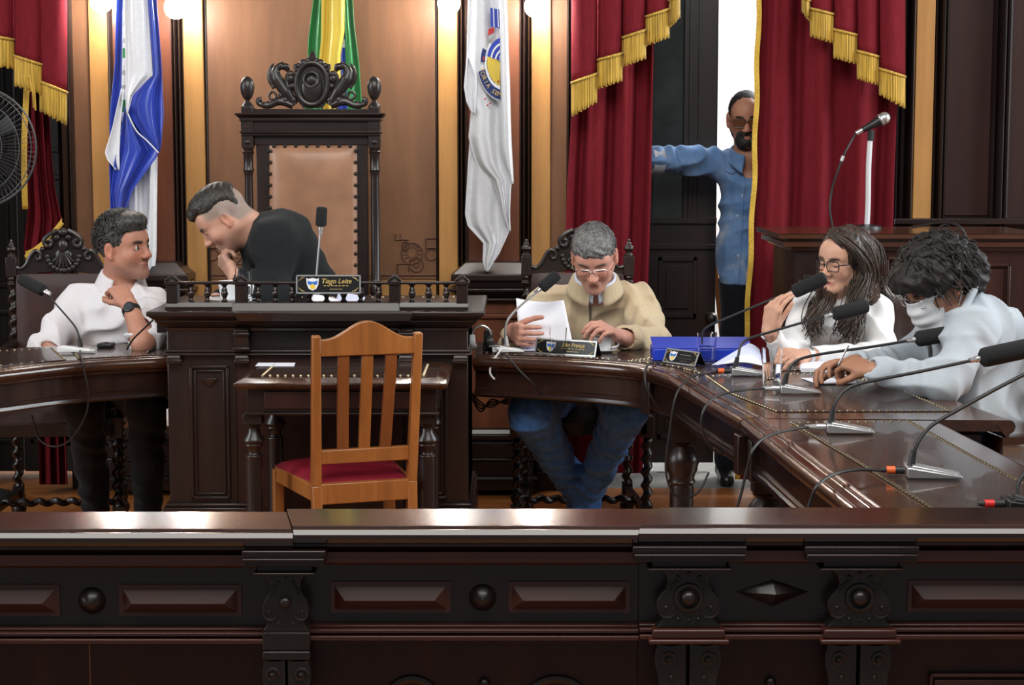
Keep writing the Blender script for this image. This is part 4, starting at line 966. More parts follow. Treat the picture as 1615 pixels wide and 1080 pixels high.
sector(794, 98, 0, 34, .5 * pi, 1.5 * pi, 1); sector(794, 98, 0, 34, 1.08 * pi, 1.5 * pi, 0, ey - .002)
for k in range(3): sector(794, 98, 6 + 9 * k, 9 + 9 * k, 1.08 * pi, 1.5 * pi, 3, ey - .004)
sector(794, 98, 33, 38, .5 * pi, 1.25 * pi, 3); sector(794, 98, 38, 52, .42 * pi, .92 * pi, 2); sector(794, 98, 52, 54, .42 * pi, .92 * pi, 5, ey - .001); sector(794, 98, 37, 46, 1.0 * pi, 1.14 * pi, 2); sector(794, 98, 39, 42, 1.02 * pi, 1.06 * pi, 4, ey - .002)
b.grid(lambda i, j: P(773 + 15 * i + 1 * j, 12 + 30 * j + 3 * i, ey - .002), 6, 6, 0, thick=.002)
for q in (.3, .75): b.grid(lambda i, j: P(773 + 15 * (q + .1 * i) + 1 * j, 13 + 30 * j, ey - .005), 2, 6, 3, thick=.001)
b.grid(lambda i, j: P(770 + 9 * i, 46 + 10 * j - 3 * i, ey - .003), 3, 3, 4, thick=.002); b.grid(lambda i, j: P(771 + 9 * i, 56 + 7 * j - 5 * i, ey - .005), 3, 3, 5, thick=.002)
for u, v in ((773, 163), (769, 166), (786, 128), (765, 156)): b.ball(P(u, v, ey - .006), .004, 4, 8, 6)
em = b.build('coat_of_arms', M4, f3, ang=60)
b = MB(); word = 'TORIA SEMP'
for k, ch in enumerate(word):
    a = (.93 - .42 * k / (len(word) - 1)) * pi; r = 45; p = P(794 + r * math.cos(a) * .78, 98 + r * math.sin(a) * 1.15, ey - .007)
    if ch == ' ': continue
    t1 = V((math.sin(a) * .78, 0, math.cos(a) * 1.15)).normalized(); t2 = V((t1.z * -1, 0, t1.x)); 
    text_mesh(b, ch, p, (t1.x, 0, t1.z), (-t1.z, 0, t1.x), .026, 0)
b.build('ribbon_lettering', GOLD, f3)
# ================================================================== fan
fc = P(-38, 232, 7.22)
fn_ = thing('pedestal_fan', 'black pedestal fan with round wire guard by the tied back curtain', 'fan', (fc.x, 7.32, 0))
b = MB(); R0 = 95 / 2810 * 7.22
WIRE = plain('fan_wire', (.10, .10, .105), .4, metal=.6)
for r, y, w_ in ((1.0, 0.0, .0042), (.96, -.04, .002), (.96, .04, .002), (.78, -.055, .0016), (.5, -.06, .0014), (.28, -.062, .002)):
    b.tube([(fc.x + R0 * r * math.cos(a), fc.y + y, fc.z + R0 * r * math.sin(a)) for a in [2 * math.pi * k / 48 for k in range(48)]], w_, 6, closed=True)
for k in range(72):
    a = 2 * math.pi * k / 72
    for s_ in (-1, 1): b.tube([(fc.x + R0 * r * math.cos(a), fc.y + s_ * y, fc.z + R0 * r * math.sin(a)) for r, y in ((.12, .062), (.5, .06), (.78, .055), (.96, .04), (1, 0))], .0006, 3)
b.build('wire_guard', WIRE, fn_)
b = MB(); b.lathe([(0, -.03), (.04, -.03), (.045, .0), (.04, .03), (0, .03)], fc, 20, axis=(0, 1, 0)); b.build('hub', BLACK, fn_)
for k in range(3):
    b = MB(); a0 = k * 2 * pi / 3 + .4
    b.grid(lambda i, j: (fc.x + (.03 + .15 * i) * math.cos(a0 + .55 * j * (1 - .3 * i)), fc.y - .02 + .035 * j, fc.z + (.03 + .15 * i) * math.sin(a0 + .55 * j * (1 - .3 * i))), 8, 6, thick=.002); b.build('blade', BLACK, fn_)
b = MB(); b.lathe([(0, .03), (.06, .03), (.055, .1), (.03, .14), (0, .14)], fc, 16, axis=(0, 1, 0)); b.lathe([(.13, 0), (.13, .02), (.03, .05), (.018, .08), (.018, fc.z), (0, fc.z)], (fc.x, fc.y + .09, 0), 20); b.build('stand', BLACK, fn_)
# ================================================================== people: implicit bodies turned into one continuous surface
def A(v): return np.array([v[0], v[1], v[2]], dtype=np.float64)
class Sdf:
    def __init__(s): s.p = []; s.disp = None; s.damp = 0.0
    def cap(s, a, b, r1, r2=None, k=.02, op='u', flat=None, w=None):
        s.p.append(('c', A(a), A(b), r1, r1 if r2 is None else r2, flat, w, k, op)); return s
    def ell(s, c, r, R=None, k=.02, op='u'):
        s.p.append(('e', A(c), np.array(R) if R is not None else np.eye(3), np.array(r if hasattr(r, '__len__') else (r, r, r), float), k, op)); return s
    def cut(s, pt, n): s.p.append(('p', A(pt), A(n) / np.linalg.norm(A(n)), 0.0, 'i')); return s
    @staticmethod
    def ev(q, X):
        if q[0] == 'c':
            _, a, b, r1, r2, flat, w, k, op = q
            ba = b - a; L2 = ba @ ba + 1e-12; pa = X - a; t = np.clip(pa @ ba / L2, 0, 1); d = pa - t[:, None] * ba
            if flat is not None:
                n, f = flat; c = d @ n; d = d + np.outer(c * (1 / f - 1), n)
            r = r1 + (r2 - r1) * t
            if w is not None: r = r + w[0] * np.sin(w[1] * t * math.sqrt(L2) + w[2] + 2.5 * np.sin(X[:, 0] * 23 + X[:, 2] * 17)) * (t * (1 - t) * 4) ** .5
            return np.sqrt((d * d).sum(1)) - r
        if q[0] == 'e':
            _, c, R, r, k, op = q
            y = (X - c) @ R.T; k0 = np.sqrt(((y / r) ** 2).sum(1)); k1 = np.sqrt(((y / r ** 2) ** 2).sum(1)) + 1e-9
            return k0 * (k0 - 1) / k1
        return (X - q[1]) @ q[2]
    @staticmethod
    def comb(d, e, k, op):
        if op == 'i': return np.maximum(d, e)
        if op == 'u':
            if k <= 0: return np.minimum(d, e)
            h = np.maximum(k - np.abs(d - e), 0) / k; return np.minimum(d, e) - h * h * k * .25
        e = -e
        if k <= 0: return np.maximum(d, e)
        h = np.maximum(k - np.abs(d - e), 0) / k; return np.maximum(d, e) + h * h * k * .25
    def mesh(s, h):
        lo = np.full(3, 1e9); hi = -lo
        for q in s.p:
            if q[-1] != 'u': continue
            if q[0] == 'c': m = max(q[3], q[4]) * 1.3 + .02; lo = np.minimum(lo, np.minimum(q[1], q[2]) - m); hi = np.maximum(hi, np.maximum(q[1], q[2]) + m)
            else: m = q[3].max() + .02; lo = np.minimum(lo, q[1] - m); hi = np.maximum(hi, q[1] + m)
        N = 8; H = N * h; nb = np.ceil((hi - lo) / H).astype(int) + 1
        g = np.stack(np.meshgrid(*[np.arange(n) for n in nb], indexing='ij'), -1).reshape(-1, 3)
        cen = lo + (g + .5) * H; d = np.full(len(cen), 1.0); pd = []
        for q in s.p:
            e = s.ev(q, cen); pd.append(e); d = s.comb(d, e, q[-2], q[-1])
        act = np.abs(d) < H * 1.5 + s.damp; g = g[act]; pd = [e[act] for e in pd]
        li = np.stack(np.meshgrid(*[np.arange(N + 1)] * 3, indexing='ij'), -1).reshape(-1, 3)
        B = len(g); XX = (lo + (g[:, None, :] * N + li[None]) * h); D = np.full((B, len(li)), 1.0)
        for q, e in zip(s.p, pd):
            sel = np.arange(B) if q[0] == 'p' else np.nonzero(e < 2.0 * H + q[-2] + .01)[0]
            if not len(sel): continue
            x = XX[sel].reshape(-1, 3); D[sel] = s.comb(D[sel].ravel(), s.ev(q, x), q[-2], q[-1]).reshape(len(sel), -1)
        if s.disp is not None: D = D + s.disp(XX.reshape(-1, 3)).reshape(B, -1)
        D = D.reshape(B, N + 1, N + 1, N + 1); S = D < 0
        c8 = [(i, j, k) for i in (0, 1) for j in (0, 1) for k in (0, 1)]
        cs = sum(S[:, i:i + N, j:j + N, k:k + N].astype(np.int8) for i, j, k in c8)
        bi, ci, cj, ck = np.nonzero((cs > 0) & (cs < 8))
        val = np.stack([D[bi, ci + i, cj + j, ck + k] for i, j, k in c8], 1)
        ed = [(a, b) for a in range(8) for b in range(a + 1, 8) if bin(a ^ b).count('1') == 1]
        off = np.array(c8, float); acc = np.zeros((len(bi), 3)); cnt = np.zeros(len(bi))
        for a, b in ed:
            va, vb = val[:, a], val[:, b]; m = (va < 0) != (vb < 0); t = np.where(m, va / np.where(va == vb, 1, va - vb), 0)
            acc += m[:, None] * (off[a] + t[:, None] * (off[b] - off[a])); cnt += m
        G = g[bi] * N + np.stack([ci, cj, ck], 1); verts = lo + (G + acc / cnt[:, None]) * h
        dim = nb * N + 2; key = (G[:, 0] * dim[1] + G[:, 1]) * dim[2] + G[:, 2]; o = np.argsort(key); sk = key[o]
        def find(Gq):
            kq = (Gq[:, 0] * dim[1] + Gq[:, 1]) * dim[2] + Gq[:, 2]; p = np.clip(np.searchsorted(sk, kq), 0, len(sk) - 1)
            return np.where(sk[p] == kq, o[p], -1)
        faces = []
        for ax, bit in ((0, 4), (1, 2), (2, 1)):
            m = np.nonzero((val[:, 0] < 0) != (val[:, bit] < 0))[0]; u, v = [(1, 2), (2, 0), (0, 1)][ax]
            eu = np.zeros(3, int); eu[u] = 1; ev_ = np.zeros(3, int); ev_[v] = 1
            q = np.stack([find(G[m] - eu - ev_), find(G[m] - ev_), m, find(G[m] - eu)], 1); ok = (q >= 0).all(1); q = q[ok]
            fl = val[m[ok], 0] >= 0; q[fl] = q[fl][:, ::-1]; faces.append(q)
        return verts, np.concatenate(faces)
def wave(amp, f=16.0, seed=0.0):
    def fn(p):
        x, y, z = p[:, 0], p[:, 1], p[:, 2]
        q = f * 1.5
        a = 1 - 2 * np.abs(np.sin(q * (x * .55 + z * .8 + y * .25) + 1.9 * np.sin(q * .37 * (z - x * .9) + seed) + seed))
        b = 1 - 2 * np.abs(np.sin(q * 1.2 * (x * .8 - z * .5 + y * .5) + 1.6 * np.sin(q * .45 * (x + z) + 1.3 * seed)))
        m = .5 + .5 * np.sin(f * .8 * (x - z * .6) + 2 * seed)
        return -amp * (a * m + b * (1 - m)) * .8
    return fn
def rough(amp, f):
    def fn(p):
        x, y, z = p[:, 0], p[:, 1], p[:, 2]
        return amp * (np.sin(f * x + 3 * np.sin(f * .31 * z)) * np.sin(f * .9 * z + 2 * np.sin(f * .4 * y)) + .6 * np.sin(2.1 * f * y + 2 * np.sin(f * .7 * x)) * np.sin(1.7 * f * (z + x * .4)))
    return fn
def add_sdf(mb, S, h, m=0):
    v, f = S.mesh(h); mb.add([tuple(p) for p in v], [tuple(int(i) for i in q) for q in f], m); return v
class Frame:
    """head frame: side, forward, up"""
    def __init__(s, c, yaw, pitch, roll=0.0, k=1.0):
        y, p, r = [math.radians(a) for a in (yaw, pitch, roll)]
        f = V((math.sin(y), -math.cos(y), 0)); sd = V((math.cos(y), math.sin(y), 0)); up = V((0, 0, 1))
        f2 = f * math.cos(p) - up * math.sin(p); u2 = up * math.cos(p) + f * math.sin(p)
        s.s = sd * math.cos(r) + u2 * math.sin(r); s.u = u2 * math.cos(r) - sd * math.sin(r); s.f = f2; s.c = V(c); s.k = k
        s.R = np.array([s.s, s.f, s.u])
    def __call__(s, x, y, z): return s.c + (s.s * x + s.f * y + s.u * z) * s.k
    def loc(s, vs): return ((np.asarray(vs) - A(s.c)) @ s.R.T) / s.k
def head(S, F, neck, nr=(.056, .062), fat=1.0, lids=True, nose=1.0, ears=True, cr=1.0):
    k = F.k; e = lambda c, r, kk=.02, op='u': S.ell(F(*c), [q * k for q in r], F.R, kk * k, op)
    c = lambda a, b, r1, r2, kk=.015, op='u': S.cap(F(*a), F(*b), r1 * k, r2 * k, kk * k, op)
    S.cap(F(0, -.028, -.045), neck, nr[0] * k, nr[1] * k, .02 * k)
    e((0, -.010, .034 * cr), (.075, .098, .086 * cr)); e((0, .026, -.030), (.058 * fat, .064, .086), .03); e((0, .060, .035 * cr), (.056, .032, .045 * cr), .03)
    for s_ in (-1, 1):
        c((s_ * .050 * fat, -.002, -.043), (s_ * .019, .064, -.096), .019 * fat, .015, .03); e((s_ * .038 * fat, .056, -.030), (.025 * fat, .024, .024), .025)
        c((s_ * .014, .086, .020), (s_ * .046, .070, .022), .009, .008, .012)
    e((0, .077, -.103), (.020, .018, .017), .022); c((0, .048, -.088), (0, -.0, -.054), .021 * fat, .034 * fat, .03)
    for s_ in (-1, 1): e((s_ * .031, .098, .0), (.016, .014, .011), .014, 's')
    if lids:
        for s_ in (-1, 1): e((s_ * .031, .074, .001), (.0165, .0145, .0125), .004)
    c((0, .086, .010), (0, .106 * (.9 + .1 * nose), -.030), .0085, .0125 * nose, .012); e((0, .111, -.034), (.0115 * nose, .011, .0095), .010)
    for s_ in (-1, 1): e((s_ * .0125, .098, -.037), (.0085, .011, .0085), .007)
    c((-.017, .082, -.0655), (.017, .082, -.0655), .0065, .0065, .006); c((-.009, .087, -.064), (.009, .087, -.064), .006, .006, .006); c((-.014, .083, -.0765), (.014, .083, -.0765), .0075, .0075, .006)
    c((-.022, .0935, -.0708), (.022, .0935, -.0708), .0022, .0022, .003, 's')
    if ears:
        for s_ in (-1, 1): e((s_ * .079, -.012, -.004), (.011, .020, .033), .008); e((s_ * .090, -.006, -.002), (.008, .010, .019), .006, 's'); e((s_ * .078, -.004, -.030), (.009, .009, .010), .006)
def skin_cols(v, F, base, lips=(.40, .155, .125), brow=(.045, .03, .022), stubble=0.0, brows=True, scalp=None, lash=True, mouth=True):
    L = F.loc(v); x, y, z = np.abs(L[:, 0]), L[:, 1], L[:, 2]; n = len(v); col = np.tile(np.array([*base, 1.0]), (n, 1))
    ns = np.sin(v[:, 0] * 61 + 2 * np.sin(v[:, 2] * 37)) * np.sin(v[:, 2] * 53 + v[:, 1] * 41); col[:, :3] *= (1 + .06 * ns)[:, None]
    hd = (np.abs(L) < .2).all(1)
    def mix(w, c):
        w = np.clip(w, 0, 1)[:, None] * hd[:, None]; col[:, :3] = col[:, :3] * (1 - w) + np.array(c) * w
    rd = np.array(base) * np.array((1.06, .88, .85))
    mix(.7 * np.exp(-((x - .04) / .02) ** 2 - ((z + .032) / .02) ** 2) * (y > .03), rd); mix(.5 * np.exp(-(x / .016) ** 2 - ((z + .03) / .018) ** 2) * (y > .085), rd); mix(.8 * (x > .076) * (np.abs(z) < .04), rd)
    if stubble: mix(stubble * np.clip((-.048 - z) / .02, 0, 1) * (y > .0) * np.clip((y + .0) / .03, 0, 1) * (z > -.13), (.10, .085, .08))
    if mouth: mix(.85 * np.exp(-(x / .019) ** 4 - ((z + .071) / .0080) ** 4) * (y > .072), lips)
    if brows: mix(1.5 * np.exp(-((x - .031) / .019) ** 4 - ((z - .0205 - .10 * (x - .03) * (x < .04)) / .0058) ** 2) * (y > .05), brow)
    if lash: mix(1.1 * np.exp(-((x - .031) / .014) ** 4 - ((z + .0075 - .15 * (x - .031) ** 2 / .014) / .0028) ** 2) * (y > .06), (.03, .02, .018))
    if scalp is not None: mix(scalp[0](L), scalp[1])
    return col
def hand(S, w, d, n, s_, size=1.0, curl=((20, 30, 20),) * 4, thumb=(.55, .7, .25), tcurl=(15, 20), spread=3.0):
    d = V(d).normalized(); n = V(n); n = (n - d * n.dot(d)).normalized(); s = d.cross(n) if s_ > 0 else n.cross(d); w = V(w); q = size
    kx = (.031, .0105, -.0105, -.030); kd = (.088, .092, .088, .079)
    for i in range(4): S.cap(w + s * kx[i] * .55 * q, w + (s * kx[i] + d * kd[i]) * q, .0125 * q, .0108 * q, .014)
    S.ell(w + (d * .045 + n * .003) * q, (.030 * q, .012 * q, .040 * q), np.array([s, n, d]), .014); S.ell(w + (d * .035 + s * .022 + n * .009) * q, .0155 * q, None, .014); S.ell(w + (d * .04 - s * .022 + n * .007) * q, .013 * q, None, .014)
    ln = (.078, .088, .081, .062)
    for i in range(4):
        a = math.radians(spread * (1.5 - i)); dd = d * math.cos(a) + s * math.sin(a); p = w + (s * kx[i] + d * kd[i]) * q; th = 0.0
        for j, fr in enumerate((.46, .30, .24)):
            th += math.radians(curl[i][j]); v = dd * math.cos(th) + n * math.sin(th); p2 = p + v * ln[i] * fr * q
            r = (.0092 - .0007 * j - (.0008 if i == 3 else 0)) * q; S.cap(p, p2, r, r - .0007 * q, .006 if j == 0 else .0022); p = p2
    p = w + (d * .022 + s * .024 + n * .006) * q; v = (d * thumb[0] + s * thumb[1] + n * thumb[2]).normalized()
    for j, L in enumerate((.046, .034, .027)):
        if j: 
            a = math.radians(tcurl[j - 1]); t = (d * .8 + n * .5 - s * .5); t = (t - v * t.dot(v)).normalized(); v = v * math.cos(a) + t * math.sin(a)
        p2 = p + v * L * q; S.cap(p, p2, (.0125, .0105, .0098)[j] * q, (.0108, .0098, .0082)[j] * q, .008 if j == 0 else .003); p = p2
def torso(S, nk, sl, sr, hl, hr, rc=.10, rw=.105, rh=.115, ysh=.055, k=.05, trap=.048):
    nk, sl, sr, hl, hr = map(V, (nk, sl, sr, hl, hr)); m = (sl + sr) / 2; hm = (hl + hr) / 2; dn = (hm - m)
    S.cap(sl.lerp(sr, .06), sl.lerp(sr, .94), ysh, ysh, k)
    for a in (sl, sr): S.cap(nk + (m - nk) * .25, a, trap, ysh * .9, k)
    for a, hh in ((sl, hl), (sr, hr)):
        c1 = m.lerp(a, .52) + dn * .20; c2 = hm.lerp(hh, .9) - dn * .30; S.cap(c1, c2, rc, rw, k); S.cap(c2, hh, rw, rh, k)
    S.cap(m + dn * .18, hm, rc, rh, k)
def finish(mb, name, mat, t, cols=None): return mb.build(name, mat, t, ang=180, cols=cols)
def skinmat(n): return vcol('skin_' + n, .48, .35, .06)
def hairmat(n, c0, c1, sc_=90, rough=.45):
    m, nt, b = newmat('hair_' + n); mp = coords(nt, (1, 1, .35)); q = noise(nt, mp, sc_, 4, .7, .8); r = ramp(nt, [(.35, c0), (.68, c1)])
    nt.links.new(q.outputs['Fac'], r.inputs[0]); nt.links.new(r.outputs[0], b.inputs['Base Color']); setb(b, Roughness=rough, Specular_IOR_Level=.4); bump(nt, b, q.outputs['Fac'], .5, .004); return m
def short_hair(F, top=1.0, back=-.05, amp=.003, f=260, side=.0, fwd=0.0, thick=1.0, h=.004):
    k = F.k; S = Sdf(); S.ell(F(0, -.014, .040), [q * k for q in (.0805 * thick, .104, .092 * top)], F.R, .01); S.ell(F(0, .035, .085 * top), [q * k for q in (.062, .058, .040)], F.R, .03 * k)
    S.ell(F(0, .138 + fwd, -.028), [q * k for q in (.090, .098, .092)], F.R, .012, 's')
    for s_ in (-1, 1): S.ell(F(s_ * .085, .030, -.045), [q * k for q in (.035, .044, .062)], F.R, .008, 's'); S.ell(F(s_ * .09, -.012, -.006), [q * k for q in (.022, .024, .038)], F.R, .006, 's')
    S.cut(F(0, -.06, back), F.f * .45 - F.u); S.disp = rough(amp, f); S.damp = amp * 2; return S
def tufts(b, F, n, L, r, flow, rad=(.081, .103, .093), c=(0, -.013, .040), wave_=.004, keep=None, lift=.004):
    """short locks lying over the scalp"""
    for _ in range(n):
        a, e = random.uniform(0, 6.28), random.uniform(-.5, 1.5); dv = V((math.cos(e) * math.cos(a), math.cos(e) * math.sin(a), math.sin(e))); p = V([c[i] + rad[i] * dv[i] for i in range(3)])
        if p.y > .040 and p.z < .068: continue
        if p.y > .0 and p.z < .035: continue
        if p.z < -.045 or (p.z < .03 and abs(p.y + .012) < .03 and abs(p.x) > .06): continue
        if keep and not keep(p): continue
        f = V(flow(p)) + V((random.gauss(0, .25), random.gauss(0, .25), random.gauss(0, .15))); f = (f - dv * f.dot(dv)).normalized(); ln = L * random.uniform(.7, 1.3); ph = random.random() * 6.28; sd = f.cross(dv); pts = []
        for q in range(5):
            t = q / 4; v = p + f * ln * t - dv * (ln * t) ** 2 * 4.2 + dv * (lift * math.sin(t * 2.4)) + sd * wave_ * math.sin(5 * t + ph) * t; pts.append(F(*v))
        b.tube(pts, [r * k for k in (.8, 1, .9, .7, .3)], 4)
def eyes(F, t, gaze, white=(.72, .70, .68), iris=(.10, .055, .03)):
    W = MT.get('eye_white') or plain('eye_white', white, .2); I = MT.get('eye_iris') or plain('eye_iris', iris, .15); K = MT.get('eye_pupil') or plain('eye_pupil', (.005, .005, .005), .1)
    g = (F.s * gaze[0] + F.f * 1.0 + F.u * gaze[1]).normalized(); ex = g.orthogonal().normalized(); R = Matrix((ex, g.cross(ex), g)).transposed()
    for s_ in (-1, 1):
        b = MB(); seg, rings = 18, 18; b.ball(F(s_ * .031, .0776, .0), .0128 * F.k, 0, seg, rings, R)
        b.m = [2 if i // seg >= rings - 2 else 1 if i // seg >= rings - 5 else 0 for i in range(len(b.f))]
        b.build('eye', [W, I, K], t, ang=180)
def glasses(F, t, mat, lens=None, w=.052, hgt=.030, rim=.0016, half=False, tint=None):
    """frame worn on the nose: two rims, a bridge and temples"""
    b = MB(); y0 = .1045
    def rp(cx, a):
        ca, sa = math.cos(a), math.sin(a); p = 5.0; r = (abs(ca) ** p + abs(sa) ** p) ** (-1 / p); return F(cx + w / 2 * r * ca, y0 - .10 * (cx + w / 2 * r * ca) ** 2 / .07 * .6, -.004 + hgt / 2 * r * sa)
    for s_ in (-1, 1):
        pts = [rp(s_ * .0325, 2 * math.pi * k / 32) for k in range(32)]; b.tube(pts, rim * F.k, 6, closed=True)
        b.tube(bez([F(s_ * .058, y0 - .004, .004), F(s_ * .072, .085, .004), F(s_ * .079, .03, .003), F(s_ * .081, -.01, .004), F(s_ * .078, -.03, -.012)], 5), rim * 1.1 * F.k, 6)
    b.tube(bez([F(-.008, y0, -.001), F(0, y0 + .003, .003), F(.008, y0, -.001)], 5), rim * 1.1 * F.k, 6); g = b.build('glasses', mat, t)
    if lens is not None:
        for s_ in (-1, 1):
            b = MB(); pts = [rp(s_ * .0325, 2 * math.pi * k / 32) for k in range(32)]; q = [p + F.f * .0012 for p in pts]
            b.add(pts + q, [tuple(range(32)), tuple(range(63, 31, -1))] + [(i, (i + 1) % 32, 32 + (i + 1) % 32, 32 + i) for i in range(32)]); b.build('lens', lens, g)
def collar(t, nk, up, fwd, r, mat, hgt=.036, drop=.040, gap=28, name='collar', flare=.014, point=.03):
    up = V(up).normalized(); fwd = V(fwd); fwd = (fwd - up * fwd.dot(up)).normalized(); sd = fwd.cross(up); b = MB(); g = math.radians(gap)
    prof = [(0, -.012), (.0, hgt * .6), (.003, hgt), (.007, hgt * .98), (flare, hgt * .4), (flare + .012, hgt - drop)]
    def fn(i, j):
        a = g + (2 * math.pi - 2 * g) * i; q = j * (len(prof) - 1); n = min(int(q), len(prof) - 2); f = q - n
        o = prof[n][0] + (prof[n + 1][0] - prof[n][0]) * f; z = prof[n][1] + (prof[n + 1][1] - prof[n][1]) * f
        c = .5 + .5 * math.cos(a); z -= .018 * c ** 3; ptn = point * (c ** 10) * max(0, j - .5) * 2; rr = r * (1 + .10 * c)
        return V(nk) + (fwd * math.cos(a) + sd * math.sin(a)) * (rr + o) + up * (z - ptn) 
    b.grid(fn, 48, 12, thick=.0025); return b.build(name, mat, t, ang=180)
def tuft_curve(S, a, b, n, amp, ph, fr):
    pts = []; d = (V(b) - V(a)); e1 = d.orthogonal().normalized(); e2 = d.cross(e1).normalized()
    for k in range(n + 1):
        q = k / n; pts.append(V(a) + d * q + (e1 * math.cos(fr * q + ph) + e2 * math.sin(fr * q + ph)) * amp * q ** .7)
    return pts
def shoe(mb, heel, toe, w=.045, hgt=.075):
    heel, toe = V(heel), V(toe); S = Sdf(); d = toe - heel; u = V((0, 0, 1))
    S.cap(heel + u * .035 + d * .12, toe + u * .022 - d * .12, .040, .032, .02); S.cap(heel + u * .04 + d * .12, heel + u * hgt + d * .14, .040, .042, .02); S.cut(heel, (0, 0, -1)); add_sdf(mb, S, .006)
# ------------------------------------------------------------------ 1: man in the white shirt, turned towards the desk
SHOE = plain('black_shoe', (.010, .009, .009), .3); TROUS = fabric('black_trousers', (.010, .010, .012), .9, .1)
def man_white():
    Fh = Frame(P(196, 391, 6.62), 64, -4, 4, .98)
    nk = P(189, 447, 6.70); sl = P(120, 481, 6.70); sr = P(243, 482, 6.60); hl = P(120, 620, 6.88); hr = P(188, 620, 6.88); hl.z = hr.z = .56
    t = thing('person', 'man in white shirt and wristwatch seated at the curved desk, hand at his collar', 'person', (hl.x + .07, 6.85, 0))
    el = P(68, 553, 6.52); wl = P(112, 580, 6.22); er = P(226, 541, 6.20); wr = P(204, 481, 6.30)
    S = Sdf(); head(S, Fh, nk, (.058, .066), 1.04, lids=True); torso(S, nk, sl, sr, hl, hr, .08, .08, .09, .04)
    for a, b_, c in ((sl, el, wl), (sr, er, wr)): S.cap(a, b_, .042, .040, .02); S.cap(b_, c, .041, .028, .02)
    for s_ in (-1, 1): S.cap(Fh(s_ * .031 - .010, .093, .0), Fh(s_ * .031 + .010, .093, .0), .0036, .0036, .002, 's')
    hand(S, wr, P(186, 455, 6.34) - wr, V((-.55, .75, -.25)), 1, .95, ((62, 80, 45), (66, 80, 45), (70, 80, 45), (72, 80, 45)), (.75, .45, .45), (20, 30))
    hand(S, wl, V((.7, -.5, .02)), V((0, 0, -1)), 1, .95)
    b = MB(); v = add_sdf(b, S, .0036); base = (.50, .235, .16)
    finish(b, 'body', skinmat('a'), t, skin_cols(v, Fh, base, stubble=.35)); eyes(Fh, t, (.35, .10))
    S = Sdf(); torso(S, nk + V((0, 0, -.01)), sl, sr, hl, hr, .118, .125, .13, .058, .05, .046)
    S.cap(sl, el, .070, .060, .04, w=(.005, 70, 0)); S.cap(el, el.lerp(wl, .25), .060, .050, .02); S.cap(sr, er.lerp(sr, .12), .066, .064, .04, w=(.006, 60, 1)); S.cap(er.lerp(sr, .12), er.lerp(wr, .10) + V((.03, .04, .0)), .060, .056, .02)
    S.cap(nk + V((0, 0, .10)), nk + V((.02, -.05, -.03)), .056, .045, .012, 's'); S.cap(er.lerp(wr, .30), wr.lerp(er, -.2), .040, .040, .01, 's'); S.cap(el.lerp(wl, .2), wl, .044, .04, .005, 's')
    S.disp = wave(.0105, 22, 1.0); S.damp = .016; b = MB(); add_sdf(b, S, .006); sh = fabric('white_shirt', (.72, .69, .71), .7, .1, .03, (1, 1, 1), 200, .05); so = finish(b, 'shirt', sh, t)
    collar(t, nk + V((.008, -.012, .0)), V((.12, -.22, 1)), V((.45, -1, 0)), .066, sh, .046, .060, 34, flare=.018)
    ax = (wr - er).normalized(); bk = (V((0, -1, 0)) - ax * V((0, -1, 0)).dot(ax)).normalized(); wc = wr.lerp(er, .16)
    b = MB(); b.lathe([(.030, -.011), (.0335, -.009), (.0335, .009), (.030, .011)], wc, 24, axis=ax); wo = b.build('wristwatch', BLACK, t)
    b = MB(); b.lathe([(0, 0), (.020, 0), (.021, .004), (.019, .009), (.016, .010), (0, .0095)], wc + bk * .030 + V((.006, 0, 0)), 20, axis=bk); b.build('watch_case', BLACK, wo)
    b = MB(); b.lathe([(0, 0), (.0145, 0), (.014, .001), (0, .001)], wc + bk * .0405 + V((.006, 0, 0)), 20, axis=bk); b.build('watch_face', plain('watch_glass', (.05, .06, .07), .08), wo)
    H = short_hair(Fh, 1.10, -.062, .0014, 320, thick=1.0); H.ell(Fh(0, .050, .098), [q * .98 for q in (.066, .052, .034)], Fh.R, .02); b = MB(); add_sdf(b, H, .004); tufts(b, Fh, 900, .034, .0021, lambda p: (.5 if p.x > 0 else -.5, .6 if p.z > .09 else -.6, -.2), (.082, .106, .105), wave_=.007, lift=.009); finish(b, 'hair', hairmat('a', (.012, .011, .010), (.085, .080, .076)), t)
    S = Sdf(); kl = V((P(132, 660, 6.30).x, 6.30, .55)); kr = V((P(232, 660, 6.30).x, 6.30, .55))
    for hh, kk, ax_ in ((hl, kl, V((P(150, 800, 6.6).x, 6.62, .10))), (hr, kr, V((P(238, 800, 6.6).x, 6.55, .10)))): S.cap(hh, kk, .092, .072, .03); S.cap(kk, ax_, .070, .052, .03, w=(.004, 50, 0))
    S.cap(hl, hr, .11, .11, .04); S.disp = wave(.004, 18, 2); S.damp = .01; b = MB(); add_sdf(b, S, .008); finish(b, 'trousers', TROUS, t)
    for u, yy in ((150, 6.62), (238, 6.55)):
        b = MB(); x = P(u, 800, yy).x; shoe(b, (x, yy + .06, 0), (x + .01, yy - .20, 0)); finish(b, 'shoe', SHOE, t)
    return t
man_white()
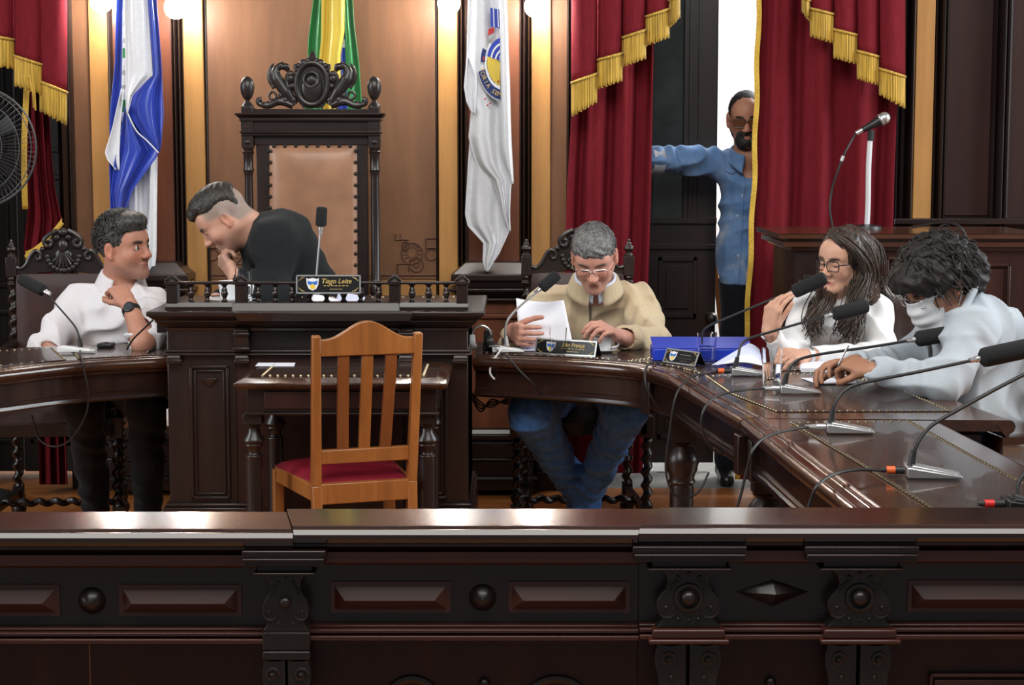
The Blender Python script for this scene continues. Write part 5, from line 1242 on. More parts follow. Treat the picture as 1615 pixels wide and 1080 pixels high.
# ------------------------------------------------------------------ 2: man in the black sweater bowing over the desk
def man_black():
    Fh = Frame(P(354, 345, 6.45), -84, 40, 0, .97)
    nk = P(404, 372, 6.50); sl = P(434, 384, 6.36); sr = P(420, 392, 6.74); hl = P(500, 560, 6.62); hr = P(500, 560, 6.90)
    t = thing('person', 'man in black sweater with shaved temples bowing over the central desk, hand at his mouth', 'person', (hl.x, 6.8, 0))
    el = P(430, 468, 6.26); wl = P(371, 436, 6.30); er = P(400, 475, 6.66); wr = P(345, 470, 6.55)
    S = Sdf(); head(S, Fh, nk, (.064, .074), 1.10); S.cap(Fh(0, -.045, -.03), P(408, 366, 6.5), .050, .058, .02); torso(S, nk, sl, sr, hl, hr, .08, .08, .09, .04)
    for a, b_, c in ((sl, el, wl), (sr, er, wr)): S.cap(a, b_, .042, .040, .02); S.cap(b_, c, .041, .027, .02)
    hand(S, wl, P(352, 412, 6.33) - wl, V((.75, .5, .3)), 1, .97, ((30, 45, 30), (50, 75, 45), (58, 80, 45), (62, 80, 45)), (.8, .25, .45), (10, 20)); hand(S, wr, V((-.7, -.3, -.02)), V((0, 0, -1)), 1, .95)
    b = MB(); v = add_sdf(b, S, .0036); base = (.56, .30, .215)
    sc_ = lambda L: .85 * np.clip((L[:, 2] - np.interp(L[:, 1], [-.1, -.045, -.02, .02, .06], [-.055, -.05, .0, .012, .02])) / .018, 0, 1) * (L[:, 1] < .060) * np.clip((.062 - L[:, 1]) / .02, 0, 1) 
    finish(b, 'body', skinmat('b'), t, skin_cols(v, Fh, base, stubble=.3, scalp=(sc_, (.25, .205, .18))))
    H = short_hair(Fh, 1.06, .02, .0018, 300); 
    for s_ in (-1, 1): H.ell(Fh(s_ * .105, -.02, .02), [q for q in (.045, .12, .055)], Fh.R, .012, 's')
    H.ell(Fh(0, -.128, .01), (.09, .05, .07), Fh.R, .012, 's'); H.ell(Fh(0, .082, .082), (.046, .022, .022), Fh.R, .012)
    b = MB(); add_sdf(b, H, .004); finish(b, 'hair', hairmat('b', (.012, .010, .009), (.05, .042, .036)), t)
    S = Sdf(); torso(S, nk + V((.015, 0, -.01)), sl, sr, hl, hr, .12, .135, .14, .068, .07, .062)
    S.cap(P(412, 368, 6.50), P(452, 374, 6.46), .070, .088, .06); S.cap(P(450, 376, 6.5), P(495, 480, 6.62), .088, .12, .07); S.cap(sl, el, .070, .062, .07, w=(.005, 55, 0)); S.cap(el, wl.lerp(el, .14), .062, .040, .03, w=(.004, 70, 1)); S.cap(sr, er, .07, .06, .04); S.cap(er, wr.lerp(er, .1), .058, .04, .03)
    S.cap(Fh(0, -.02, -.03), P(396, 366, 6.49), .070, .066, .012, 's'); S.cap(wl.lerp(el, .1), wl.lerp(el, -.3), .030, .03, .004, 's')
    S.disp = wave(.0042, 18, 3); S.damp = .01; b = MB(); add_sdf(b, S, .0065); sw = fabric('black_sweater', (.0105, .0130, .0145), .9, .03); finish(b, 'sweater', sw, t)
    S = Sdf(); 
    for hh, s_ in ((hl, -1), (hr, 1)): kk = V((hh.x - .30, hh.y - .12 + s_ * .05, .62)); S.cap(hh, kk, .10, .075, .03); S.cap(kk, V((kk.x + .05, kk.y + .02, .10)), .07, .05, .03)
    S.cap(hl, hr, .12, .12, .04); b = MB(); add_sdf(b, S, .012); finish(b, 'trousers', TROUS, t)
man_black()
# ------------------------------------------------------------------ 3: man in the beige jacket reading a sheet
def man_beige():
    Fh = Frame(P(937, 404, 6.45), -7, 31, 1.5, .98)
    nk = P(938, 452, 6.60); sl = P(864, 482, 6.66); sr = P(1004, 481, 6.66); hl = V((P(890, 600, 6.9).x, 6.88, .56)); hr = V((P(965, 600, 6.9).x, 6.88, .56))
    t = thing('person', 'man in beige zip jacket and glasses reading a sheet at the curved desk', 'person', (hl.x + .09, 6.85, 0))
    el = P(812, 556, 6.46); wl = P(808, 523, 6.22); er = P(1030, 543, 6.34); wr = P(979, 531, 6.12)
    S = Sdf(); head(S, Fh, nk, (.058, .066), 1.03, cr=.84); torso(S, nk, sl, sr, hl, hr, .08, .08, .09, .04)
    for a, b_, c in ((sl, el, wl), (sr, er, wr)): S.cap(a, b_, .040, .036, .02); S.cap(b_, c, .038, .027, .02)
    hand(S, wl, V((.30, -.9, -.05)), V((.9, .3, -.05)), 1, .98, ((58, 38, 15), (60, 40, 15), (60, 40, 18), (60, 42, 20)), (.5, .5, .65), (10, 10)); hand(S, wr, P(951, 514, 6.06) - wr, V((-.1, .35, -.9)), -1, 1.0, ((28, 42, 25), (32, 45, 25), (36, 45, 25), (40, 45, 25)), (.8, .45, .5), (15, 20))
    b = MB(); v = add_sdf(b, S, .0036); base = (.60, .30, .225)
    finish(b, 'body', skinmat('c'), t, skin_cols(v, Fh, base, stubble=.18, brow=(.10, .08, .07)))
    H = short_hair(Fh, .80, -.058, .0030, 130, thick=.99); b = MB(); add_sdf(b, H, .004); tufts(b, Fh, 1500, .017, .0014, lambda p: (.3 * p.x / .08, .8 if p.z > .08 else -.3, .3 if p.z > .08 else -.8), (.080, .103, .0745), wave_=.003, lift=.004); finish(b, 'hair', hairmat('c', (.045, .043, .042), (.27, .265, .26), 130), t)
    glasses(Fh, t, CHROME, glassmat('spectacle_lens', (1, 1, 1), 1.02), .050, .027, .0013)
    S = Sdf(); torso(S, nk + V((0, 0, -.012)), sl, sr, hl, hr, .122, .128, .13, .070, .05, .052)
    S.cap(sl, el, .076, .064, .04, w=(.006, 60, 0)); S.cap(el, wl.lerp(el, .22), .060, .044, .03, w=(.005, 80, 1)); S.cap(sr, er, .078, .066, .04, w=(.007, 55, 2)); S.cap(er, wr.lerp(er, .16), .064, .046, .03, w=(.006, 75, 1))
    S.cap(Fh(0, -.01, -.05), nk + V((0, -.05, -.012)), .058, .046, .01, 's')
    for w_, e_ in ((wl, el), (wr, er)): S.cap(w_.lerp(e_, .1), w_.lerp(e_, -.3), .032, .03, .004, 's')
    S.disp = wave(.0105, 20, 4); S.damp = .016; b = MB(); add_sdf(b, S, .006); jk = fabric('beige_jacket', (.55, .435, .285), .75, .2, .06); finish(b, 'jacket', jk, t)
    up = V((0, -.30, 1)); collar(t, nk + V((0, -.012, .002)), up, V((0, -1, 0)), .074, jk, .040, .054, 15, flare=.016, point=.012); collar(t, nk + V((0, -.020, .012)), up, V((0, -1, 0)), .066, plain('shirt_collar', (.66, .72, .85), .7), .036, .034, 7, 'shirt_collar', .006, .03)
    zt = P(931, 476, 6.53); b = MB()
    cf = [P(931 + k * .3, 474 + k * 9, 6.53 - .017 * k ** .5) for k in range(10)]
    # zip follows the front of the jacket
    fr = []
    for q in cf:
        fr.append(V((q.x, q.y, q.z)))
    jm = [o for o in t.children if o.name.startswith('jacket')][0]; ov = V(ORI[t.name])
    def front(x, z):
        r = jm.ray_cast(V((x, 4.5, z)) - ov, V((0, 1, 0))); return (r[1] + ov) if r[0] else V((x, 6.5, z))
    bpy.context.view_layer.update()
    zp = [front(p.x, p.z) + V((0, -.002, 0)) for p in cf]
    b.tube(zp, .0042, 6); b.build('zipper', plain('zip_tape', (.10, .085, .06), .6), t); b = MB(); b.bar(zp[0] + V((0, -.005, 0)), zp[0] + V((.002, -.007, -.028)), .009, .004); b.build('zip_pull', IRON, t)
    S = Sdf(); kl = V((P(838, 660, 6.12).x, 6.12, .545)); kr = V((P(985, 655, 6.12).x, 6.12, .555)); al = V((P(915, 790, 6.62).x, 6.62, .15)); ar = V((P(925, 790, 6.52).x, 6.52, .17))
    for hh, kk, aa in ((hl, kl, al), (hr, kr, ar)): S.cap(hh, kk, .098, .078, .03, w=(.006, 45, 1)); S.cap(kk, aa, .076, .050, .03, w=(.006, 70, 0)); S.cap(aa + V((0, 0, .03)), aa + V((0, 0, -.03)), .052, .056, .015)
    S.cap(hl, hr, .12, .12, .04); S.disp = wave(.0045, 24, 5); S.damp = .01; b = MB(); add_sdf(b, S, .006); finish(b, 'jeans', fabric('blue_jeans', (.065, .19, .50), .85, .2, .3, (1, 1, 1), 40, .1), t)
    br = plain('brown_shoe', (.10, .042, .022), .35)
    for (x, y), (x2, y2) in (((al.x + .03, al.y + .07), (al.x - .05, al.y - .18)), ((ar.x + .01, ar.y + .06), (ar.x + .08, ar.y - .17))):
        b = MB(); shoe(b, (x, y, .0), (x2, y2, .0)); finish(b, 'shoe', br, t)
man_beige()
# ------------------------------------------------------------------ 4: woman in white with long wavy hair, speaking
def strands(mb, guides, n, spread, r, amp, m=0, seg=5):
    """many wavy locks around guide curves"""
    for gi in range(n):
        g = guides[gi % len(guides)]; gp = bez(g[0], 6); wsp = g[1]
        ox, oy, oz = random.gauss(0, wsp), random.gauss(0, wsp * .6), random.gauss(0, wsp * .5); ph = random.random() * 6.28; cl = random.Random(gi % len(guides) * 31 + random.randrange(9)); ph = cl.random() * 6.28 + random.gauss(0, .3); fr = cl.uniform(11, 19); ox = ox * .45 + cl.gauss(0, wsp); oy = oy * .45 + cl.gauss(0, wsp * .6); L = random.uniform(.78, 1.06); N = len(gp); pts = []
        for k in range(int(N * min(1, L))):
            q = k / (N - 1); e = .25 + .75 * q; w_ = amp * (q * .4 + .9 * max(0, q - .45))
            pts.append(gp[k] + V((ox * e + w_ * math.sin(fr * q + ph), oy * e + w_ * .7 * math.cos(fr * q + ph), oz * e)))
        mb.tube(pts, [r * (1 - .6 * (k / len(pts)) ** 3) for k in range(len(pts))], seg, m)
def woman_white():
    Fh = Frame(P(1331, 411, 5.98), -50, 6, -4, .91)
    nk = P(1330, 470, 6.05); sl = P(1275, 490, 5.96); sr = P(1378, 490, 6.08); hl = V((P(1300, 600, 6.15).x, 6.15, .56)); hr = V((P(1370, 600, 6.2).x, 6.22, .56))
    t = thing('person', 'woman in white turtleneck with long wavy dark hair and glasses, gesturing while speaking', 'person', (hl.x + .08, 6.15, 0))
    el = P(1238, 562, 5.80); wl = P(1213, 522, 5.72); er = P(1392, 560, 5.86); wr = P(1268, 561, 5.72)
    S = Sdf(); head(S, Fh, nk, (.048, .055), .94, nose=.9, ears=False); torso(S, nk, sl, sr, hl, hr, .07, .07, .08, .034)
    for a, b_, c in ((sl, el, wl), (sr, er, wr)): S.cap(a, b_, .035, .032, .02); S.cap(b_, c, .033, .023, .02)
    hand(S, wl, V((.12, -.22, .95)), V((.80, .62, .0)), -1, .88, ((28, 22, 12), (34, 26, 14), (40, 28, 16), (46, 30, 18)), (.95, .25, .35), (0, 5), 4)
    hand(S, wr, P(1242, 558, 5.66) - wr, V((.1, .5, -.7)), 1, .88, ((35, 40, 20), (38, 42, 20), (42, 45, 20), (45, 45, 25)), (.7, .5, .5), (10, 15))
    S.ell(Fh(.0, .093, -.0715), (.009, .010, .0042), Fh.R, .003, 's')
    b = MB(); v = add_sdf(b, S, .0034); base = (.60, .335, .235)
    finish(b, 'body', skinmat('d'), t, skin_cols(v, Fh, base, lips=(.42, .09, .10), brow=(.06, .035, .025)))
    glasses(Fh, t, plain('black_frame', (.012, .012, .014), .25), glassmat('spectacle_lens_b', (1, 1, 1), 1.02), .054, .036, .0021)
    S = Sdf(); torso(S, nk, sl, sr, hl, hr, .098, .098, .105, .054, .05, .042)
    S.cap(sl, el, .056, .047, .03, w=(.004, 65, 0)); S.cap(el, wl.lerp(el, .10), .045, .031, .02, w=(.003, 80, 1)); S.cap(sr, er, .060, .050, .03, w=(.005, 60, 2)); S.cap(er, wr.lerp(er, .12), .048, .032, .02, w=(.004, 70, 1))
    S.cap(nk, Fh(0, -.02, -.095), .062, .054, .02); S.cap(Fh(0, -.02, -.085), Fh(0, -.01, .1), .050, .06, .004, 's')
    for w_, e_ in ((wl, el), (wr, er)): S.cap(w_.lerp(e_, .08), w_.lerp(e_, -.3), .026, .026, .004, 's')
    for a in (-.035, .035): S.ell(nk.lerp((hl + hr) / 2, .42) + V((a * 1.6, -.085, .0)), (.045, .035, .05), None, .05)
    S.disp = wave(.0055, 21, 6); S.damp = .01; b = MB(); add_sdf(b, S, .0055); wt = fabric('white_knit', (.76, .75, .75), .8, .1, .03, (1, 1, 1), 300, .1); finish(b, 'turtleneck', wt, t)
    # hair: parted cap plus locks falling in front of and behind the shoulders
    HM = hairmat('d', (.014, .009, .007), (.085, .055, .042), 60, .36); k = Fh.k
    S = Sdf(); S.ell(Fh(0, -.018, .036), [q * k for q in (.088, .108, .094)], Fh.R, .01); 
    S.cap(Fh(.0, -.075, .02), Fh(.01, -.105, -.16), .075 * k, .062 * k, .03); S.cap(Fh(.072, -.03, .02), Fh(.078, -.03, -.12), .028 * k, .030 * k, .03); S.cap(Fh(-.072, -.03, .02), Fh(-.070, -.02, -.11), .024 * k, .026 * k, .03)
    S.ell(Fh(.0, .135, -.028), [q * k for q in (.082, .100, .108)], Fh.R, .014, 's'); S.disp = rough(.0016, 320); S.damp = .004; b = MB(); add_sdf(b, S, .004)
    f1_ = [Fh(.0, .070, .112), Fh(.055, .062, .080), Fh(.084, .020, .02), Fh(.088, -.0, -.05), P(1352, 470, 5.88), P(1342, 510, 5.86), P(1338, 538, 5.86)]
    f2_ = [Fh(-.03, .02, .118), Fh(-.076, .0, .05), Fh(-.083, -.02, -.02), Fh(-.080, -.01, -.08), P(1297, 474, 5.89), P(1284, 505, 5.84), P(1281, 530, 5.84)]
    f3_ = [Fh(.01, .03, .128), Fh(.085, -.02, .06), Fh(.100, -.04, -.05), P(1376, 450, 6.08), P(1392, 478, 6.12), P(1391, 500, 6.14)]
    f4_ = [Fh(0, -.03, .128), Fh(.05, -.11, .05), Fh(.05, -.125, -.08), P(1385, 470, 6.16), P(1382, 520, 6.2)]
    f5_ = [Fh(.04, .05, .10), Fh(.086, .01, .02), Fh(.090, -.01, -.06), P(1346, 480, 5.9), P(1330, 505, 5.85), P(1327, 528, 5.85)]
    strands(b, [(f1_, .018), (f2_, .019), (f1_, .022), (f3_, .014), (f4_, .022), (f5_, .017), (f2_, .017)], 460, .02, .0026, .016)
    finish(b, 'hair', HM, t)
    b = MB(); ax = (wr - er).normalized(); b.lathe([(.026, -.008), (.029, -.006), (.029, .006), (.026, .008)], wr.lerp(er, .06), 20, axis=ax); b.build('wristwatch', SILVER, t)
    S = Sdf()
    for hh, sx in ((hl, -.28), (hr, -.26)): kk = V((hh.x + sx * .55, hh.y - .34, .56)); S.cap(hh, kk, .088, .066, .03); S.cap(kk, V((kk.x + .02, kk.y + .04, .10)), .062, .045, .03)
    S.cap(hl, hr, .105, .105, .04); b = MB(); add_sdf(b, S, .010); finish(b, 'trousers', TROUS, t)
    for sx, hh in ((-.28, hl), (-.26, hr)): b = MB(); x = hh.x + sx * .55 + .02; shoe(b, (x, hh.y - .26, 0), (x, hh.y - .50, 0), .04); finish(b, 'shoe', SHOE, t)
woman_white()
# ------------------------------------------------------------------ 5: person in the pale blazer and face mask, writing
def woman_blazer():
    Fh = Frame(P(1476, 447, 5.22), -66, 32, 0, .97)
    nk = P(1512, 492, 5.24); sl = P(1533, 524, 5.08); sr = P(1500, 512, 5.40); hl = V((P(1556, 700, 5.1).x, 5.12, .56)); hr = V((P(1550, 690, 5.4).x + .02, 5.42, .56))
    t = thing('person', 'person in pale blazer and white face mask with short dark hair looking down', 'person', (hl.x + .02, 5.27, 0))
    el = P(1490, 604, 4.96); wl = P(1376, 584, 5.03); er = P(1420, 572, 5.46); wr = P(1345, 573, 5.20)
    S = Sdf(); head(S, Fh, nk, (.052, .060), 1.0); torso(S, nk, sl, sr, hl, hr, .07, .07, .08, .036)
    for a, b_, c in ((sl, el, wl), (sr, er, wr)): S.cap(a, b_, .036, .034, .02); S.cap(b_, c, .034, .025, .02)
    hand(S, wl, P(1336, 570, 5.10) - wl, V((.0, .45, -.85)), 1, .92, ((40, 50, 30), (45, 55, 30), (50, 55, 30), (52, 55, 30)), (.75, .4, .5), (15, 25)); hand(S, wr, V((-.9, -.3, .0)), V((.1, -.3, -.9)), -1, .9, ((30, 40, 20),) * 4)
    b = MB(); v = add_sdf(b, S, .0036); finish(b, 'body', skinmat('e'), t, skin_cols(v, Fh, (.40, .195, .12)))
    WM = fabric('mask_white', (.76, .77, .80), .8, .1, .02, (1, 1, 1), 100, .05); k = Fh.k
    # pleated mask over nose and chin, with ear loops
    b = MB()
    def mk(i, j):
        a = -1.30 + 2.60 * i; z = .002 - .122 * j; ca = math.cos(a); r1 = .068 - .004 * abs(a); bul = .064 * (1 - .45 * (2 * j - .85) ** 2) * max(0, ca) ** 1.2
        ple = .0025 * math.cos(j * 22); return Fh(math.sin(a) * (r1 + .003), .030 + ca * .055 + bul * .62 + ple - (.012 if j > .9 else 0), z + .012 * (1 - ca) * (1 - 2 * j))
    b.grid(mk, 36, 30, thick=.002); mo = finish(b, 'face_mask', WM, t)
    b = MB()
    for s_ in (-1, 1):
        for z0, z1 in ((-.018, .018), (-.105, -.034)): b.tube(bez([Fh(s_ * .066, .047, z0 + (.0 if z0 > -.05 else .012)), Fh(s_ * .078, .015, (z0 + z1) / 2), Fh(s_ * .085, -.018, z1)], 6), .0016 * k, 6)
    b.build('ear_loop', WM, mo)
    glasses(Fh, t, SILVER, glassmat('spectacle_lens_c', (1, 1, 1), 1.02), .052, .028, .0014)
    S = Sdf(); torso(S, nk + V((0, 0, -.01)), sl, sr, hl, hr, .105, .112, .125, .060, .055, .046)
    S.cap(sl, el, .068, .058, .04, w=(.006, 55, 0)); S.cap(el, wl.lerp(el, .06), .056, .040, .025, w=(.005, 65, 1)); S.cap(sr, er, .064, .054, .04, w=(.005, 60, 2)); S.cap(er, wr.lerp(er, .1), .052, .038, .025, w=(.004, 70, 1))
    S.cap(nk + V((.05, 0, .0)), P(1560, 520, 5.24), .06, .09, .06); S.cap(P(1560, 530, 5.22), P(1590, 660, 5.24), .085, .10, .06)
    S.cap(Fh(0, -.02, -.04), nk + V((-.035, 0, -.02)), .058, .054, .012, 's'); S.cap(nk + V((-.06, 0, -.03)), nk.lerp((hl + hr) / 2, .55) + V((-.16, .02, 0)), .028, .034, .012, 's')
    for w_, e_ in ((wl, el), (wr, er)): S.cap(w_.lerp(e_, .04), w_.lerp(e_, -.35), .031, .03, .004, 's')
    S.disp = wave(.0090, 20, 8); S.damp = .016; b = MB(); add_sdf(b, S, .006); bz_ = fabric('pale_blazer', (.43, .475, .52), .8, .15, .04, (1, 1, 1), 300, .08); finish(b, 'blazer', bz_, t)
    S = Sdf(); torso(S, nk + V((-.01, 0, -.02)), sl.lerp(sr, .1), sr.lerp(sl, .1), hl, hr, .096, .10, .11, .045, .05, .04); S.cap(nk, nk + V((-.03, 0, -.06)), .056, .06, .02); S.cap(Fh(0, -.02, -.04), nk + V((-.03, 0, .0)), .053, .050, .008, 's'); b = MB(); add_sdf(b, S, .008); finish(b, 'black_top', TROUS, t)
    # lapel and stand collar
    b = MB(); b.grid(lambda i, j: P(1538 - 34 * i + 5 * j, 446 + 72 * i ** 1.2 + 8 * j, 5.165 + .05 * (1 - i) - .035 * math.sin(3 * j) - .05 * i), 16, 5, thick=.006)
    b.grid(lambda i, j: nk + V((.062 * math.cos(2.6 * i - 1.3) * 1.0 + .015 + .014 * j, .075 * math.sin(2.6 * i - 1.3), .052 - .062 * j - .035 * abs(2 * i - 1) ** 2)), 20, 6, thick=.004); b.build('collar', bz_, t, ang=180)
    S = Sdf(); S.ell(Fh(0, -.020, .045), [q * k for q in (.105, .128, .108)], Fh.R, .01); S.ell(Fh(0, .070, .055), [q * k for q in (.085, .060, .055)], Fh.R, .03); S.cap(Fh(-.05, -.10, .0), Fh(.05, -.10, .0), .055 * k, .055 * k, .03); S.cap(Fh(-.05, -.088, -.045), Fh(.05, -.088, -.045), .042 * k, .042 * k, .03)
    for s_ in (-1, 1): S.ell(Fh(s_ * .085, .010, .045), [q * k for q in (.030, .060, .045)], Fh.R, .02)
    S.ell(Fh(0, .140, -.060), [q * k for q in (.11, .105, .108)], Fh.R, .015, 's')
    for s_ in (-1, 1): S.ell(Fh(s_ * .10, .018, -.052), [q * k for q in (.05, .062, .062)], Fh.R, .012, 's')
    S.cut(Fh(0, -.06, -.085), Fh.f * .2 - Fh.u); S.disp = rough(.005, 95); S.damp = .012; b = MB(); add_sdf(b, S, .0045)
    for _ in range(800):
        a, e_ = random.uniform(0, 6.28), random.uniform(-.35, 1.45); dv = V((math.cos(e_) * math.cos(a), math.cos(e_) * math.sin(a), math.sin(e_))); p = V((.100 * dv.x, -.018 + .124 * dv.y, .045 + .104 * dv.z))
        if p.y > .062 and p.z < .075: continue
        if p.y > -.02 and p.z < .0: continue
        tdir = V((random.gauss(0, .5) + dv.x * .3, -dv.y * .2 + random.gauss(0, .4), -.7 + random.gauss(0, .3))); L = random.uniform(.03, .062); pts = []
        for q in range(6):
            f = q / 5; pts.append(Fh(*(p + tdir * L * f + dv * (.016 * math.sin(f * 2.6)) + V((0, 0, -.01 * f * f)))))
        b.tube(pts, [.0024, .0025, .0023, .002, .0015, .0008], 5)
    finish(b, 'hair', hairmat('e', (.006, .0045, .004), (.020, .015, .013), 70, .6), t)
    S = Sdf()
    for hh in (hl, hr): kk = V((hh.x - .22, hh.y - .02, .55)); S.cap(hh, kk, .092, .07, .03); S.cap(kk, V((kk.x + .03, kk.y, .10)), .065, .048, .03)
    S.cap(hl, hr, .115, .115, .04); b = MB(); add_sdf(b, S, .010); finish(b, 'trousers', TROUS, t)
    for hh in (hl, hr): b = MB(); shoe(b, (hh.x - .13, hh.y, 0), (hh.x - .38, hh.y, 0), .04); finish(b, 'shoe', SHOE, t)
woman_blazer()
# ------------------------------------------------------------------ 6: man in denim standing in the doorway
def man_denim():
    Y = 7.78; Fh = Frame(P(1177, 187, Y - .03), -6, 10, 2, .98)
    nk = P(1182, 245, Y); sl = P(1152, 262, Y + .02); sr = P(1238, 262, Y); hl = P(1172, 448, Y + .02); hr = P(1226, 448, Y + .02)
    t = thing('person', 'bearded man in denim shirt and tinted glasses standing in the doorway, arm stretched out', 'person', (nk.x, Y, 0))
    el = P(1088, 252, Y - .02); wl = P(1028, 252, Y - .05); er = P(1246, 350, Y); wr = P(1240, 430, Y - .06)
    S = Sdf(); head(S, Fh, nk, (.058, .066), 1.03); torso(S, nk, sl, sr, hl, hr, .085, .085, .09, .045)
    for a, b_, c in ((sl, el, wl), (sr, er, wr)): S.cap(a, b_, .042, .038, .02); S.cap(b_, c, .040, .030, .02)
    hand(S, wl, V((-1, 0, .1)), V((0, 1, 0)), 1, .98); hand(S, wr, V((0, -.1, -1)), V((-1, 0, 0)), -1, .98)
    b = MB(); v = add_sdf(b, S, .004); finish(b, 'body', skinmat('f'), t, skin_cols(v, Fh, (.42, .20, .125), brow=(.02, .015, .012)))
    S = Sdf(); k = Fh.k; HF = hairmat('f', (.008, .007, .007), (.03, .026, .024), 120, .6)
    S.ell(Fh(0, -.014, .036), [q * k for q in (.0785, .100, .0875)], Fh.R, .01); S.ell(Fh(0, .105, .012), [q * k for q in (.078, .075, .088)], Fh.R, .02, 's'); S.cut(Fh(0, -.05, -.05), Fh.f * .3 - Fh.u)
    for s_ in (-1, 1): S.ell(Fh(s_ * .088, .03, -.05), [q * k for q in (.035, .05, .062)], Fh.R, .008, 's')
    S.disp = rough(.0015, 300); S.damp = .004; b = MB(); add_sdf(b, S, .004); finish(b, 'hair', HF, t)
    S = Sdf(); S.ell(Fh(0, .042, -.088), [q * k for q in (.052, .060, .048)], Fh.R, .02); S.cap(Fh(-.026, .082, -.052), Fh(.026, .082, -.052), .0125, .0125, .012)
    for s_ in (-1, 1): S.cap(Fh(s_ * .030, .076, -.055), Fh(s_ * .034, .064, -.09), .013, .016, .012); S.cap(Fh(s_ * .05, .03, -.06), Fh(s_ * .066, .0, -.02), .016, .008, .015)
    S.ell(Fh(0, .100, -.071), [q * k for q in (.019, .016, .0085)], Fh.R, .006, 's'); S.ell(Fh(0, .02, .01), [q * k for q in (.058, .075, .054)], Fh.R, .012, 's'); S.ell(Fh(0, .02, -.05), [q * k for q in (.046, .050, .06)], Fh.R, .01, 's'); S.disp = rough(.0022, 260); S.damp = .006; b = MB(); add_sdf(b, S, .0035); finish(b, 'beard', HF, t)
    tl_ = plain('tinted_lens', (.11, .045, .022), .12, coat=.3); glasses(Fh, t, plain('brown_frame', (.06, .03, .015), .3), tl_, .056, .036, .002)
    m, nt, bb = newmat('denim'); a = nt.nodes.new('ShaderNodeTexCoord'); mp = coords(nt); n1 = noise(nt, mp, 7, 4, .6); r = ramp(nt, [(.36, (.070, .160, .34)), (.56, (.125, .235, .43)), (.70, (.33, .39, .46))])
    nt.links.new(n1.outputs['Fac'], r.inputs[0]); nt.links.new(r.outputs[0], bb.inputs['Base Color']); setb(bb, Roughness=.85, Sheen_Weight=.1); n2 = noise(nt, mp, 300, 2); bump(nt, bb, n2.outputs['Fac'], .15, .002)
    S = Sdf(); torso(S, nk + V((0, 0, -.012)), sl, sr, hl, hr, .108, .110, .108, .060, .05, .046); S.cap(hl + V((.015, 0, .02)), hr + V((-.015, 0, .02)), .108, .108, .04); S.cap(hl, hl + V((0, 0, -.10)), .103, .103, .02); S.cap(hr, hr + V((0, 0, -.10)), .103, .103, .02)
    S.cap(sl, el, .070, .060, .04, w=(.006, 60, 0)); S.cap(el, wl, .060, .054, .03, w=(.006, 70, 1)); S.cap(sr, er, .07, .06, .04, w=(.005, 60, 0)); S.cap(er, wr, .058, .045, .03)
    S.cap(Fh(0, -.01, -.05), nk + V((0, -.06, -.06)), .058, .036, .01, 's'); S.cut((0, 0, P(0, 452, Y - .1).z), (0, 0, -1)); S.disp = wave(.010, 20, 9); S.damp = .016; b = MB(); add_sdf(b, S, .0065); so = finish(b, 'denim_shirt', MT['denim'], t)
    collar(t, nk + V((0, -.012, -.004)), V((0, -.25, 1)), V((-.05, -1, 0)), .072, MT['denim'], .038, .05, 20, flare=.016, point=.035)
    b = MB(); b.tube([P(1043, 253, Y - .035), P(1026, 253, Y - .05)], [.0585, .056], 20); b.build('rolled_cuff', fabric('cuff_pale', (.36, .40, .46), .85), t)
    bpy.context.view_layer.update(); ov = V(ORI[t.name])
    def front(u, v):
        p = P(u, v, Y); r = so.ray_cast(V((p.x, 6.5, p.z)) - ov, V((0, 1, 0))); return (r[1] + ov) if r[0] else p
    for u, v in ((1175, 277), (1168, 308), (1161, 340), (1160, 373), (1161, 402)):
        b = MB(); b.lathe([(0, 0), (.0075, 0), (.0075, .003), (.004, .004), (0, .0035)], front(u, v) + V((0, .001, 0)), 12, axis=(0, -1, 0)); b.build('button', SILVER, t)
    b = MB(); b.grid(lambda i, j: front(1170 - 12 * j ** .6 + 7 * (i - .5), 272 + 172 * j) + V((0, -.0035, 0)), 3, 30); b.build('placket', MT['denim'], t, ang=180)
    b = MB(); b.grid(lambda i, j: front(1140 + 24 * i, 266 + 8 * (1 - abs(2 * i - 1)) * j - 2 * i + 2) + V((0, -.005, 0)), 8, 3, thick=.003); b.build('pocket_flap', MT['denim'], t, ang=180)
    S = Sdf(); al = V((P(1146, 745, 7.8).x, Y + .02, .09)); ar = V((P(1205, 745, 7.8).x, Y + .02, .09)); kl, kr = hl.lerp(al, .5), hr.lerp(ar, .5)
    for a, kk, c in ((hl, kl, al), (hr, kr, ar)): S.cap(a, kk, .098, .072, .03); S.cap(kk, c, .072, .058, .03)
    S.cap(hl, hr, .10, .10, .04); S.disp = wave(.004, 20, 3); S.damp = .01; b = MB(); add_sdf(b, S, .009); finish(b, 'trousers', fabric('navy_trousers', (.006, .008, .014), .9, .1), t)
    for a in (al, ar): b = MB(); shoe(b, (a.x, a.y + .08, 0), (a.x - .02, a.y - .19, 0)); finish(b, 'shoe', SHOE, t)
man_denim()
